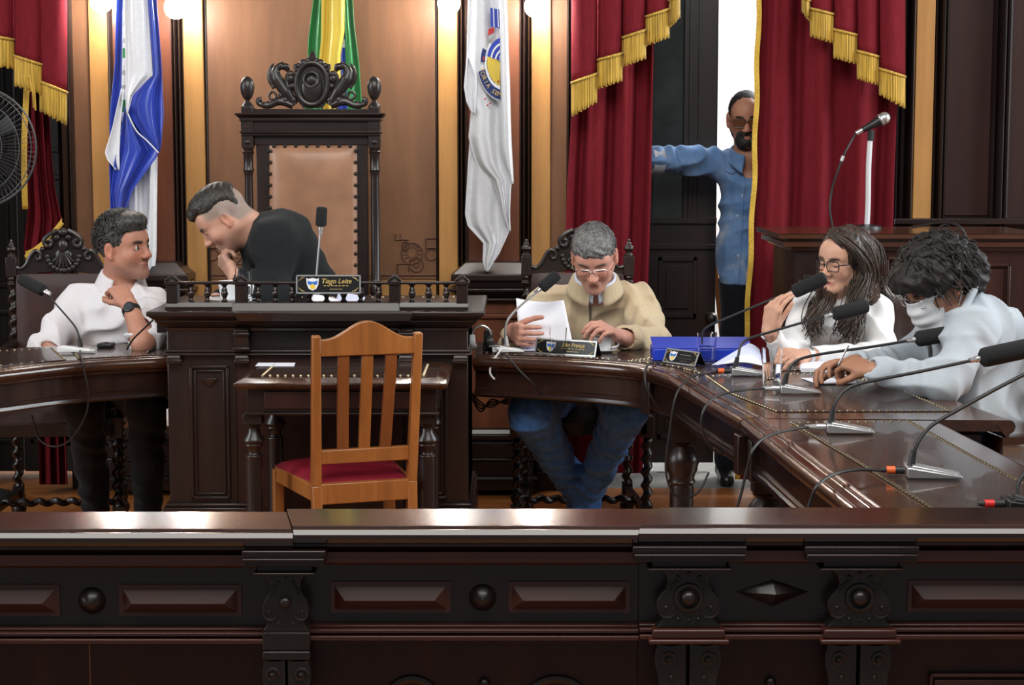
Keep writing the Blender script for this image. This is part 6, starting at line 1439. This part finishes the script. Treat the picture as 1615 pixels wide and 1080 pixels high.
# ================================================================== microphones
def wedge(mb, o, d, L, w, h0, h1, m=0):
    o = V(o); d = V(d).normalized(); s = V((-d.y, d.x, 0)); u = V((0, 0, 1)); q = []
    for hh in (0, 1):
        for a, b_ in ((0, -1), (1, -1), (1, 1), (0, 1)):
            z = .004 if not hh else (h0 if a == 0 else h1); wd_ = w * (1 if a == 0 else .86)
            q.append(o + d * (L * a) + s * (wd_ / 2 * b_) + u * z)
    mb.hexa(q, m)
def goose(label, foot, d, neck, foam, fr, base=SILVER, neckm=RUBBER, cable=None, plug=None, L=.115, W=.072, h=.026, ring=SILVER, nr=.0042, group='gooseneck microphones'):
    foot = V(foot); t = thing('gooseneck_microphone', label, 'microphone', foot, group); d = V((d[0], d[1], 0)).normalized()
    b = MB(); wedge(b, foot, d, L, W, h, .008); wedge(b, foot + V((0, 0, .001)) + d * .012, d, L * .8, W * .7, h + .002, .011); b.build('base', base, t, bevel=.003)
    pts = bez(neck, 10); b = MB(); b.tube(pts, nr, 8); b.tube([pts[0] + V((0, 0, -.004)), pts[0] + (pts[4] - pts[0]).normalized() * .03], [.0095, .0065], 10); b.build('neck', neckm, t)
    a, e = V(foam[0]), V(foam[1]); ax = (e - a).normalized(); Lf = (e - a).length
    b = MB(); b.lathe([(0, 0), (fr * .6, .0), (fr * .95, Lf * .05), (fr, Lf * .12), (fr, Lf * .86), (fr * .9, Lf * .96), (fr * .55, Lf), (0, Lf)], a, 18, axis=ax); b.build('foam_windshield', FOAM, t)
    b = MB(); b.tube([a - ax * .028, a + ax * .004], .0068, 10); b.tube([a - ax * .012, a - ax * .004], .0086, 12); b.build('collar_ring', ring, t)
    if plug is not None:
        p0 = foot - d * .002 + V((0, 0, h * .55)); b = MB(); b.tube([p0, p0 - d * .022], .0085, 12); b.tube([p0 - d * .022, p0 - d * .05], [.0075, .0045], 10); pb = b.build('plug', SILVER if plug != 'o' and plug != 'r' else RUBBER, t)
        if plug in 'or': b = MB(); b.tube([p0 - d * .020, p0 - d * .038], .0086, 12); b.build('plug_ring', ORANGE if plug == 'o' else REDP, pb)
    if cable: b = MB(); b.tube(bez(cable, 10), .0034, 7); b.build('cable', RUBBER, t)
    return t
def tb(u, v): return Pz(u, v, TZ + .003)
A6 = 'gooseneck microphones'
# corner and side desks (bases point towards the seats)
f = tb(1112, 573); goose('black gooseneck microphone pointing at the mouth of the woman in white turtleneck', (f.x + .01, 5.93, TZ + .003), (1, .1), [(f.x + .02, 5.93, TZ + .03), P(1106, 545, 5.92), P(1112, 519, 5.9), P(1150, 500, 5.88), P(1236, 464, 5.86)], (P(1250, 461, 5.86), P(1303, 437, 5.84)), .0235,
    cable=[(f.x, 5.93, TZ + .012), P(1058, 572, 5.80), P(1028, 572, 5.70), P(1017, 588, 5.60), P(1024, 620, 5.58), P(1050, 657, 5.62), P(1085, 681, 5.66)])
f = tb(1153, 592); goose('silver based gooseneck microphone in front of the papers, foam tip at her hair', f, (1, -.02), [f + V((.012, 0, .028)), P(1164, 562, f.y), P(1174, 538, f.y + .02), P(1220, 522, f.y + .05), P(1303, 498, f.y + .1)], (P(1313, 496, f.y + .1), P(1369, 482, f.y + .12)), .0225, plug='o',
    cable=[f + V((-.045, 0, .014)), P(1110, 589, f.y - .05), P(1085, 597, 5.27), P(1066, 625, 5.20), P(1056, 680, 5.20), P(1050, 740, 5.22), P(1062, 778, 5.24), P(1085, 785, 5.26), P(1104, 772, 5.28), P(1118, 745, 5.3)])
f = tb(1230, 620); goose('silver based gooseneck microphone beside the full glass, foam tip before the pale blazer', f, (1, -.05), [f + V((.012, 0, .028)), P(1241, 592, f.y), P(1252, 572, f.y + .01), P(1285, 560, f.y + .03), P(1380, 546, f.y + .06), P(1433, 537, f.y + .08)], (P(1444, 535, f.y + .08), P(1515, 523, f.y + .1)), .0235, plug='s',
    cable=[f + V((-.045, 0, .014)), P(1165, 616, f.y - .06), P(1128, 626, 4.83), P(1109, 648, 4.78), P(1107, 675, 4.78), P(1118, 702, 4.80), P(1138, 716, 4.83), P(1158, 717, 4.86)])
f = tb(1303, 682); goose('silver based gooseneck microphone near the joint of the two leather pads', f, (1, -.08), [f + V((.012, 0, .028)), P(1316, 640, f.y), P(1330, 618, f.y + .01), P(1360, 604, f.y + .02), P(1450, 586, f.y + .05), P(1534, 568, f.y + .07)], (P(1546, 565, f.y + .07), P(1630, 547, f.y + .09)), .0250, plug='s',
    cable=[f + V((-.045, 0, .014)), P(1250, 677, f.y - .05), P(1210, 688, 4.12), P(1188, 708, 4.05), P(1178, 740, 4.05), P(1170, 775, 4.05), P(1160, 812, 4.05), P(1155, 850, 4.05)])
f = tb(1428, 752); goose('silver based gooseneck microphone with orange ringed plug nearest the balustrade', f, (1, -.1), [f + V((.012, 0, .028)), P(1444, 706, f.y), P(1460, 680, f.y + .01), P(1490, 658, f.y + .02), P(1600, 598, f.y + .05), P(1690, 556, f.y + .07)], (P(1704, 550, f.y + .07), P(1790, 520, f.y + .09)), .0250, plug='o',
    cable=[f + V((-.05, 0, .014)), P(1350, 741, f.y - .02), P(1315, 748, f.y - .06), P(1290, 765, 3.60), P(1278, 790, 3.60), P(1272, 815, 3.60), P(1268, 850, 3.6)])
f = tb(1585, 806); goose('black gooseneck microphone with red plug at the corner by the balustrade', f, (1, .0), [f + V((.02, .01, .028)), P(1604, 780, f.y + .01), P(1610, 755, f.y + .02), P(1660, 690, f.y + .05)], (P(1670, 676, f.y + .05), P(1720, 610, f.y + .08)), .023, base=BLACK, plug='r')
f = Pz(776, 556, TZ + .003); goose('silver gooseneck microphone leaning across the sheet held by the man in beige', (f.x, f.y, TZ + .003), (1, .05), [P(799, 544, f.y + .02), P(797, 518, f.y + .03), P(804, 500, f.y + .04), P(822, 481, f.y + .06), P(849, 459, f.y + .08)], (P(853, 455, f.y + .08), P(880, 432, f.y + .1)), .0205, base=WHITEP, neckm=SILVER, ring=CHROME, L=.11, W=.06, h=.022, nr=.0040,
    cable=[(f.x + .02, f.y - .03, TZ + .012), P(800, 562, 5.88), P(818, 583, 5.86), P(838, 603, 5.87), P(852, 618, 5.9), P(885, 632, 6.0), P(930, 634, 6.1)])
f = Pz(92, 556, TZ + .003); goose('black gooseneck microphone on the curved desk before the man in white shirt', f, (1, .06), [P(127, 547, f.y + .03), P(122, 522, f.y + .03), P(108, 502, f.y + .03), P(74, 464, f.y + .03)], (P(70, 459, f.y + .03), P(32, 439, f.y + .08)), .0215, base=WHITEP, ring=SILVER, L=.125, W=.05, h=.022, nr=.0032,
    cable=[(f.x + .08, f.y - .02, TZ + .012), P(129, 566, 5.82), P(133, 585, 5.80), P(139, 620, 5.82), P(135, 655, 5.85), P(112, 692, 5.9), P(86, 704, 5.95), P(62, 692, 5.98), P(50, 655, 6.0)])
f = V((P(490, 470, 6.22).x, 6.22, zt + .001)); goose('black gooseneck microphone upright behind the name plate on the central desk', f, (1, 0), [P(500, 462, 6.22), P(499, 440, 6.22), P(502, 400, 6.22), P(506, 360, 6.22)], (P(506, 357, 6.22), P(508, 326, 6.22)), .0195, base=WHITEP, neckm=SILVER, L=.09, W=.06, h=.02, nr=.0035)
# vocal microphone on a stand on the pulpit
yy = 6.98; t = thing('microphone_stand', 'chrome microphone stand on the pulpit top before the red curtain', 'microphone stand', P(1367, 361, yy))
zl = lz; b0 = P(1367, 361, yy); b = MB(); b.tube(bez([(b0.x, yy, zl), P(1369, 320, yy), P(1370, 260, yy), P(1373, 212, yy)], 6), .0105, 10); b.build('pole', plain('pale_metal', (.82, .82, .84), .3, metal=.35), t)
b = MB(); b.lathe([(.0, zl), (.06, zl), (.055, zl + .012), (.02, zl + .02), (0, zl + .02)], (b0.x, yy, 0), 20); b.build('foot', BLACK, t)
b = MB(); b.tube([P(1373, 222, yy), P(1374, 205, yy)], .013, 10); b.build('clip', BLACK, t)
t = thing('handheld_microphone', 'black vocal microphone with silver grille clipped to the chrome stand', 'microphone', P(1374, 200, yy))
a, e = P(1360, 205, yy), P(1401, 183, yy); ax = (e - a).normalized(); Lm = (e - a).length
b = MB(); b.lathe([(0, 0), (.012, 0), (.014, Lm * .3), (.020, Lm * .62), (.021, Lm * .68), (0, Lm * .68)], a, 18, axis=ax); b.build('handle', BLACK, t)
b = MB(); b.lathe([(.021, Lm * .66), (.025, Lm * .70), (.025, Lm * .75), (.022, Lm * .76)], a, 18, axis=ax); b.ball(a + ax * Lm * .84, .0245); b.build('grille', SILVER, t)
b = MB(); b.tube([a - ax * .028, a], .0095, 12); b.build('connector', SILVER, t)
b = MB(); b.tube(bez([a - ax * .028, P(1345, 218, yy), P(1333, 240, yy - .02), P(1322, 268, yy - .02), P(1312, 300, yy), P(1309, 330, yy), P(1313, 357, yy)], 8), .0042, 7); cb = b.build('cable', RUBBER, t)
b = MB(); b.tube([P(1330, 246, yy - .02), P(1327, 254, yy - .02)], .0075, 8); b.build('cable_joint', SILVER, cb)
tag_ = MB(); tag_.tube(bez([P(1440, 358, 6.85), P(1475, 352, 6.75), P(1502, 352, 6.62), P(1518, 362, 6.57), P(1526, 385, 6.56), P(1530, 415, 6.57), P(1532, 470, 6.6)], 8), .0045, 7); tag(tag_.build('cable', RUBBER), 'black cable drooping over the lit edge of the pulpit top', 'cable')
# ================================================================== name plates
def shield(mb, o, ex, ey, k):
    n = V(ex).cross(V(ey)); p = lambda a, b_, d=0: o + ex * (a * k) + ey * (b_ * k) + n * d
    out = [(-.5, .5), (-.35, .42), (0, .5), (.35, .42), (.5, .5), (.46, 0), (.3, -.35), (0, -.5), (-.3, -.35), (-.46, 0)]
    mb.add([p(a, b_, .0006) for a, b_ in out], [tuple(range(len(out)))], 0)
    mb.add([p(a, b_, .0012) for a, b_ in ((-.38, .30), (-.38, .02), (-.1, -.08), (0, .10), (.1, -.08), (.38, .02), (.38, .30), (.1, .2), (-.1, .2))], [tuple(range(9))], 1)
    mb.add([p(.2 * math.cos(2 * math.pi * q / 14), -.18 + .2 * math.sin(2 * math.pi * q / 14), .0014) for q in range(14)], [tuple(range(14))], 2)
def nameplate(label, bl, br, h, lean, name, depth=.05):
    bl, br = V(bl), V(br); ex = (br - bl); W = ex.length; ex.normalize(); back = V((-ex.y, ex.x, 0)); 
    if back.y < 0: back = -back
    ey = (V((0, 0, 1)) + back * lean).normalized(); c = (bl + br) / 2; t = thing('name_plate', label, 'name plate', c, 'name plates'); n = ex.cross(ey)
    tl, tr_ = bl + ey * h, br + ey * h; q = 2 * lean * ey.z * h if depth is None else depth
    b = MB(); 
    b.hexa([bl, br, br - n * .003, bl - n * .003, tl, tr_, tr_ - n * .003, tl - n * .003])
    b2, b3 = bl + back * q, br + back * q; b.hexa([b2 - back * .003, b3 - back * .003, b3, b2, tl - back * .0, tr_ - back * .0, tr_ + back * .003, tl + back * .003]); b.build('tent', PLATEBK, t)
    b = MB(); e = .0045
    for p, r in ((bl, br), (tl - ey * e, tr_ - ey * e)): b.hexa([p + n * .0, r + n * .0, r + n * .0018, p + n * .0018, p + ey * e, r + ey * e, r + ey * e + n * .0018, p + ey * e + n * .0018])
    for p in (bl, br - ex * e): b.hexa([p, p + ex * e, p + ex * e + n * .0018, p + n * .0018, p + ey * h, p + ex * e + ey * h, p + ex * e + ey * h + n * .0018, p + ey * h + n * .0018])
    b.build('frame', SILVER, t)
    o = bl + ex * W / 2 + ey * h / 2 + n * .0004
    b = MB()
    for sx in (-1, 1):
        for sy in (-1, 1):
            for k_ in range(3): b.tube([o + ex * sx * (W * .46 - .004 * k_) + ey * sy * (h * .18 + .004 * k_), o + ex * sx * (W * .46 - .012 - .004 * k_) + ey * sy * (h * .38)], .0009, 5)
    b.build('ornament', GOLD, t)
    b = MB(); shield(b, o - ex * W * .245, ex, ey, h * .68); b.build('crest', [FWHITE, EBLUE, YEL], t, ang=180)
    b = MB()
    if name: text_mesh(b, name, o + ex * W * .12 + ey * h * .16, ex, ey, h * .36, shear=.25, depth=.0008, bold=.0002)
    else: b.add([o + ex * (W * .12 + a * W * .17) + ey * (h * .16 + c_ * h * .03) + n * .0008 for a, c_ in ((-1, -1), (1, -1), (1, 1), (-1, 1))], [(0, 1, 2, 3)])
    for zz_, ww_ in ((-.08, .20), (-.26, .10)):
        for k_ in range(7): b.add([o + ex * (W * .12 + W * ww_ * (-1 + 2 * (k_ + a) / 7)) + ey * (h * (zz_ + c_)) + n * .0008 for a, c_ in ((.1, -.018), (.8, -.018), (.8, .018), (.1, .018))], [(0, 1, 2, 3)])
    b.build('lettering', GOLD if name else plain('dim_print', (.12, .11, .09), .5), t, ang=180); return t
yg = YG - .034; nameplate('black name plate with crest in a silver frame astride the gallery rail', P(467, 463, yg), P(569, 463, yg), .062, .12, 'Tiago Leite', .075)
nameplate('black name plate with crest in front of the man in beige jacket', Pz(843, 557, TZ + .002), Pz(939, 563, TZ + .002), .054, .30, 'Léo França')
nameplate('angled black name plate in front of the blue binder, lettering unreadable', Pz(1045, 571, TZ + .004), Pz(1096, 578, TZ + .004), .050, .45, '')
# ================================================================== glasses, cups, papers, small things
def tumbler(label, p, r0, r1, h, lvl):
    p = V(p); t = thing('drinking_glass', label, 'glass', p, 'drinking glasses'); b = MB()
    b.lathe([(0, 0), (r0 * .95, 0), (r0, .004), (r1, h), (r1 - .0018, h), (r0 - .002, .010), (0, .008)], p, 32); b.build('tumbler', GLASS, t, ang=60)
    if lvl: rr = r0 + (r1 - r0) * lvl - .0009; b = MB(); b.lathe([(0, .0072), (r0 - .0011, .0085), (rr, h * lvl), (0, h * lvl)], p, 32); b.build('water', WATER, t, ang=60)
    return t
tumbler('empty looking glass on the central desk beside the bowing man', (P(385, 440, 6.1).x, 6.1, zt + .001), .026, .031, .125, .22)
tumbler('nearly empty glass before the sheet held by the man in beige', (P(880, 520, 6.03).x, 6.03, TZ + .003), .025, .031, .092, .28)
tumbler('glass of water in front of the blue binder', (P(1115, 540, 5.80).x, 5.80, TZ + .003), .027, .033, .098, .55)
g_ = Pz(1217, 612, TZ + .003); tumbler('tall full glass of water on the corner desk between two microphone bases', g_, .026, .030, .118, .62)
def cup(label, p, r, h, sr):
    p = V(p); t = thing('coffee_cup', label, 'cup', p, 'white coffee cups'); b = MB(); b.lathe([(0, .008), (r * .6, .008), (r * .8, .014), (r, h), (r - .003, h), (r * .75, .018), (0, .014)], p, 28)
    b.build('bowl', PORC, t, ang=60)
    b = MB(); b.tube(bez([p + V((r * .92, 0, h * .85)), p + V((r * 1.45, 0, h * .8)), p + V((r * 1.4, 0, h * .4)), p + V((r * .85, 0, h * .3))], 6), .004, 8); b.build('handle', PORC, t)
    s = MB(); s.lathe([(0, 0), (sr * .6, 0), (sr, .010), (sr, .012), (sr * .6, .004), (0, .004)], p, 32); tag(s.build('saucer', PORC, None, ang=60), label.replace('cup', 'saucer under the cup'), 'saucer', 'white saucers')
cup('white cup on the central desk under the bowing man', (P(366, 460, 6.22).x, 6.22, zt + .001), .050, .072, .085)
cup('white cup beside the hand of the man in beige', (P(950, 545, 6.10).x, 6.10, TZ + .003), .038, .055, .052)
def sheet(name, label, quad, mat=PAPER, curl=0.0, th=.0012, group=None, cat='paper', nu=14, nv=14):
    q = [V(p) for p in quad]; n = (q[1] - q[0]).cross(q[3] - q[0]).normalized(); b = MB()
    def fn(i, j):
        p = q[0].lerp(q[1], i).lerp(q[3].lerp(q[2], i), j); return p + n * (curl * math.sin(math.pi * i) * (1 - .4 * j))
    b.grid(fn, nu, nv, thick=th); o = b.build(name, mat, None, ang=180); return tag(o, label, cat, group)
sheet('paper_sheet', 'white printed sheet held upright by the man in beige jacket', [P(814, 470, 6.27), P(889, 473, 6.24), P(904, 546, 6.13), P(820, 548, 6.17)], PAPER, .022)
zq = TZ + .0045
sheet('paper_sheet', 'loose white sheet under the writing hand of the man in beige', [Pz(905, 552, zq), Pz(958, 553, zq), V((P(966, 524, 6.12).x, 6.14, TZ + .035)), V((P(950, 520, 6.12).x, 6.20, TZ + .03))], PAPER, .004)
sheet('paper_sheet', 'white note beside the name plate of the man in beige', [Pz(826, 553, zq), Pz(848, 553, zq), Pz(852, 545, zq), Pz(834, 545, zq)], PAPER2)
sheet('paper_sheet', 'white sheet lying alone on the corner desk below the blazer sleeve', [Pz(1290, 606, zq), Pz(1358, 605, zq), Pz(1345, 597, zq), Pz(1262, 596, zq)], PAPER)
for k in range(2): sheet('paper_sheet', ('top' if k else 'lower') + ' sheet of the loose papers curling up beside the blue binder', [Pz(1122 + 8 * k, 576, zq + .003 + k * .008), Pz(1203, 577, zq + .003 + k * .004), V((P(1198, 548, 5.75).x, 5.75, TZ + .05 - .02 * k)), V((P(1182, 532 + 10 * k, 5.7).x, 5.72, TZ + .075 - .03 * k))], PAPER2 if k == 0 else PAPER, .012)
t = thing('paper_stack', 'stack of white papers under the hands of the two women', 'paper', Pz(1300, 580, TZ + .003)); b = MB(); q = [Pz(1262, 587, TZ + .003), Pz(1334, 587, TZ + .003), Pz(1330, 572, TZ + .003), Pz(1262, 572, TZ + .003)]
for k in range(6): dx_ = random.uniform(-.006, .006); z0 = .0022 * k; b.hexa([p + V((dx_, 0, z0)) for p in q] + [p + V((dx_, 0, z0 + .0018)) for p in q])
b.build('sheets', PAPER, t)
t = thing('ring_binder', 'blue ring binder box lying on the desk before the woman in white', 'binder', Pz(1070, 569, TZ + .003)); a = Pz(1030, 569, TZ + .003); b = MB()
ang = .10; ex = V((math.cos(ang), math.sin(ang) - .12, 0)).normalized(); ey_ = V((-ex.y, ex.x, 0))
b.hexa([a + ex * p + ey_ * q + V((0, 0, r)) for r in (0, .040) for p, q in ((0, 0), (.33, 0), (.33, .17), (0, .17))]); b.build('box', BLUE, t, bevel=.004)
b = MB(); b.hexa([a + ex * p + ey_ * q + V((0, 0, r)) for r, p, q in ((.041, 0, 0), (.041, .33, 0), (.060, .33, .175), (.060, 0, .175), (.043, 0, 0), (.043, .33, 0), (.063, .33, .175), (.063, 0, .175))]); b.build('cover', BLUE, t, bevel=.001)
def pen(label, a, b_, m, r=.004):
    t = thing('pen', label, 'pen', V(a), 'pens'); a, b_ = V(a), V(b_); d = b_ - a; mb = MB(); mb.tube([a + d * .12, a + d * .85], r, 10); mb.build('barrel', m, t); mb = MB(); mb.tube([a, a + d * .12], [.001, r * .9], 8); mb.build('tip', SILVER, t); mb = MB(); mb.tube([a + d * .84, b_], r * 1.12, 10); mb.build('cap', m, t)
pen('blue pen lying by the silver microphone base before the papers', tb(1143, 576) + V((0, 0, .003)), tb(1172, 572) + V((0, 0, .003)), BLUE); pen('blue pen lying beside the microphone base of the man in beige', tb(826, 552) + V((0, 0, .003)), tb(846, 549) + V((0, 0, .003)), BLUE)
pen('black pen lying near the edge of the central desk', tb(231, 558) + V((0, 0, .003)), tb(250, 546) + V((0, 0, .003)), BLACK, .005)
pen('grey pen held by the person in pale blazer', P(1321, 578, 5.04), P(1338, 545, 5.03), SILVER, .0026)
p = tb(152, 549); t = thing('remote_control', 'black oblong remote beside the white microphone base', 'remote', p); b = MB(); b.hexa([p + V((x, y, z)) for z in (0, .016) for x, y in ((0, 0), (.055, .005), (.055, .06), (0, .055))]); b.build('case', BLACK, t, bevel=.005); b = MB(); b.ball(p + V((.028, .03, .016)), (.012, .012, .003)); b.build('button', RUBBER, t)
# things on the desk sides and papers on the central desk
x = px(258); t = thing('junction_box', 'black box hung under the cornice beside the seated man in white', 'box', (x, 5.92, Z(525, 5.9))); b = MB(); b.box(X(241, 5.9), X(259, 5.9), 5.90, 5.95, Z(525, 5.9), Z(492, 5.9)); b.build('case', BLACK, t, bevel=.003); b = MB(); b.ball((X(257, 5.9), 5.895, Z(511, 5.9)), .006); b.build('knob', SILVER, t)
b = MB(); b.tube(bez([P(241, 505, 5.93), P(225, 520, 5.96), P(210, 535, 6.0), P(200, 551, 6.05)], 8), .0032, 7); b.build('cable', RUBBER, t)
t = thing('wall_switch', 'small white switch box on the side of the central desk', 'switch', (X(259, 5.9), 5.92, Z(671, 5.9))); b = MB(); b.box(X(255, 5.9), X(262.4, 5.9), 5.885, 5.95, Z(671, 5.9), Z(644, 5.9)); b.build('case', WHITEP, t, bevel=.003); b = MB(); b.box(X(256.5, 5.9), X(261, 5.9), 5.882, 5.886, Z(662, 5.9), Z(653, 5.9)); b.build('rocker', PORC, t)
p = Pz(771, 546, TZ + .003); t = thing('power_adapter', 'black power adapter standing beside the central desk', 'adapter', (p.x, 6.15, TZ + .003)); b = MB(); b.frust((p.x - .02, p.x + .02, 6.13, 6.17), TZ + .003, (p.x - .014, p.x + .014, 6.135, 6.165), TZ + .075); b.build('case', BLACK, t, bevel=.004); b = MB(); b.tube(bez([(p.x, 6.12, TZ + .02), P(790, 548, 5.99), P(776, 572, 5.96), P(773, 588, 5.955), P(780, 598, 5.955)], 8), .0034, 7); b.build('cable', WHITEP, t)
p = Pz(748, 545, TZ + .003); t = thing('headphones', 'black and white headphones lying against the side of the central desk', 'headphones', (p.x, 6.12, TZ + .003)); b = MB()
b.tube([(p.x + .028 + .032 * math.cos(a), 6.13, TZ + .06 + .032 * math.sin(a)) for a in [math.pi * k / 14 for k in range(15)]], .004, 8); b.build('headband', SILVER, t)
for sx, m_ in ((-.004, WHITEP), (.058, BLACK)): b = MB(); b.lathe([(0, -.012), (.026, -.012), (.028, 0), (.026, .012), (0, .012)], (p.x + sx, 6.13, TZ + .034), 18, axis=(1, 0, .1)); b.build('ear_cup', m_, t)
b = MB()
for k in range(4): b.tube(bez([P(742, 618 + 2 * k, 6.2), P(758, 634 + 5 * k, 6.25), P(775, 642 - 4 * k, 6.28), P(800, 628 + 3 * k, 6.28), P(832, 622 + 2 * k, 6.2)], 8), .003, 6)
tag(b.build('cable', RUBBER), 'tangle of dark cables under the desk beside the jeans', 'cable')
for k, (u0, u1, y0, lab) in enumerate(((528, 572, 6.12, 'bluish folded paper on the central desk right of the name plate'), (488, 530, 6.02, 'white paper on the central desk behind the name plate'))):
    sheet('paper_sheet', lab, [(X(u0, y0, 470), y0, zt + .002), (X(u1, y0, 470), y0, zt + .002), (X(u1 + 4, y0 + .13, 470), y0 + .13, zt + .012), (X(u0 + 6, y0 + .13, 470), y0 + .13, zt + .03)], PAPER2 if k == 0 else PAPER, .006)
sheet('paper_sheet', 'thin white paper on the small table left of the wooden chair', [(X(404, 5.72, 575), 5.70, TZ + .002), (X(465, 5.72, 575), 5.70, TZ + .002), (X(464, 5.76, 575), 5.79, TZ + .002), (X(405, 5.76, 575), 5.79, TZ + .002)], PAPER)
# ================================================================== low dark armchairs of the two women
def low_chair(label):
    t = thing('dark_armchair', label, 'chair', (0, 0, 0), 'low dark armchairs'); w = .235
    for sx in (-1, 1):
        b = MB(); b.bar((sx * w, .02, 0), (sx * w, 0, .45), .036, .036, up=(0, 1, 0)); b.bar((sx * w, 0, .45), (sx * w, .05, .98), .034, .034, up=(0, 1, 0)); b.build('rear_leg', DARK, t, bevel=.003)
        b = MB(); b.bar((sx * w, -.44, 0), (sx * w, -.44, .64), .036, .036, up=(0, 1, 0)); b.build('front_leg', DARK, t, bevel=.003)
        b = MB(); b.bar((sx * w, .02, .645), (sx * w, -.50, .635), .046, .024, up=(0, 0, 1)); b.build('arm', HONEY if 0 else TABLEW, t, bevel=.004)
        b = MB(); b.bar((sx * w, 0, .42), (sx * w, -.44, .42), .024, .05, up=(0, 0, 1)); b.build('side_rail', DARK, t)
    b = MB(); b.box(-w, w, -.46, .0, .40, .44); b.grid(lambda i, j: ((2 * i - 1) * w, -.47 + .46 * j, .44 + .05 * ((1 - abs(2 * i - 1) ** 4) * (1 - abs(2 * j - 1) ** 4)) ** .5), 12, 12); b.build('seat', PADLEA, t)
    b = MB(); b.grid(lambda i, j: ((2 * i - 1) * (w - .015), .005 + .045 * j - .03 * ((1 - abs(2 * i - 1) ** 4) * (1 - abs(2 * j - 1) ** 4)) ** .5, .52 + .46 * j), 12, 12, thick=.03); b.build('backrest', PADLEA, t); b = MB(); b.bar((-w, .05, .985), (w, .05, .985), .03, .034, up=(0, 1, 0)); b.build('top_rail', DARK, t, bevel=.003)
    return t
lc = low_chair('dark leather armchair behind the woman in white turtleneck'); q = P(1366, 500, 6.44); lc.location = (q.x, 6.44, 0); lc.rotation_euler = (0, 0, -.32)
dup(lc, (1.69, 5.27, 0), -1.40, 'dark leather armchair behind the person in pale blazer')
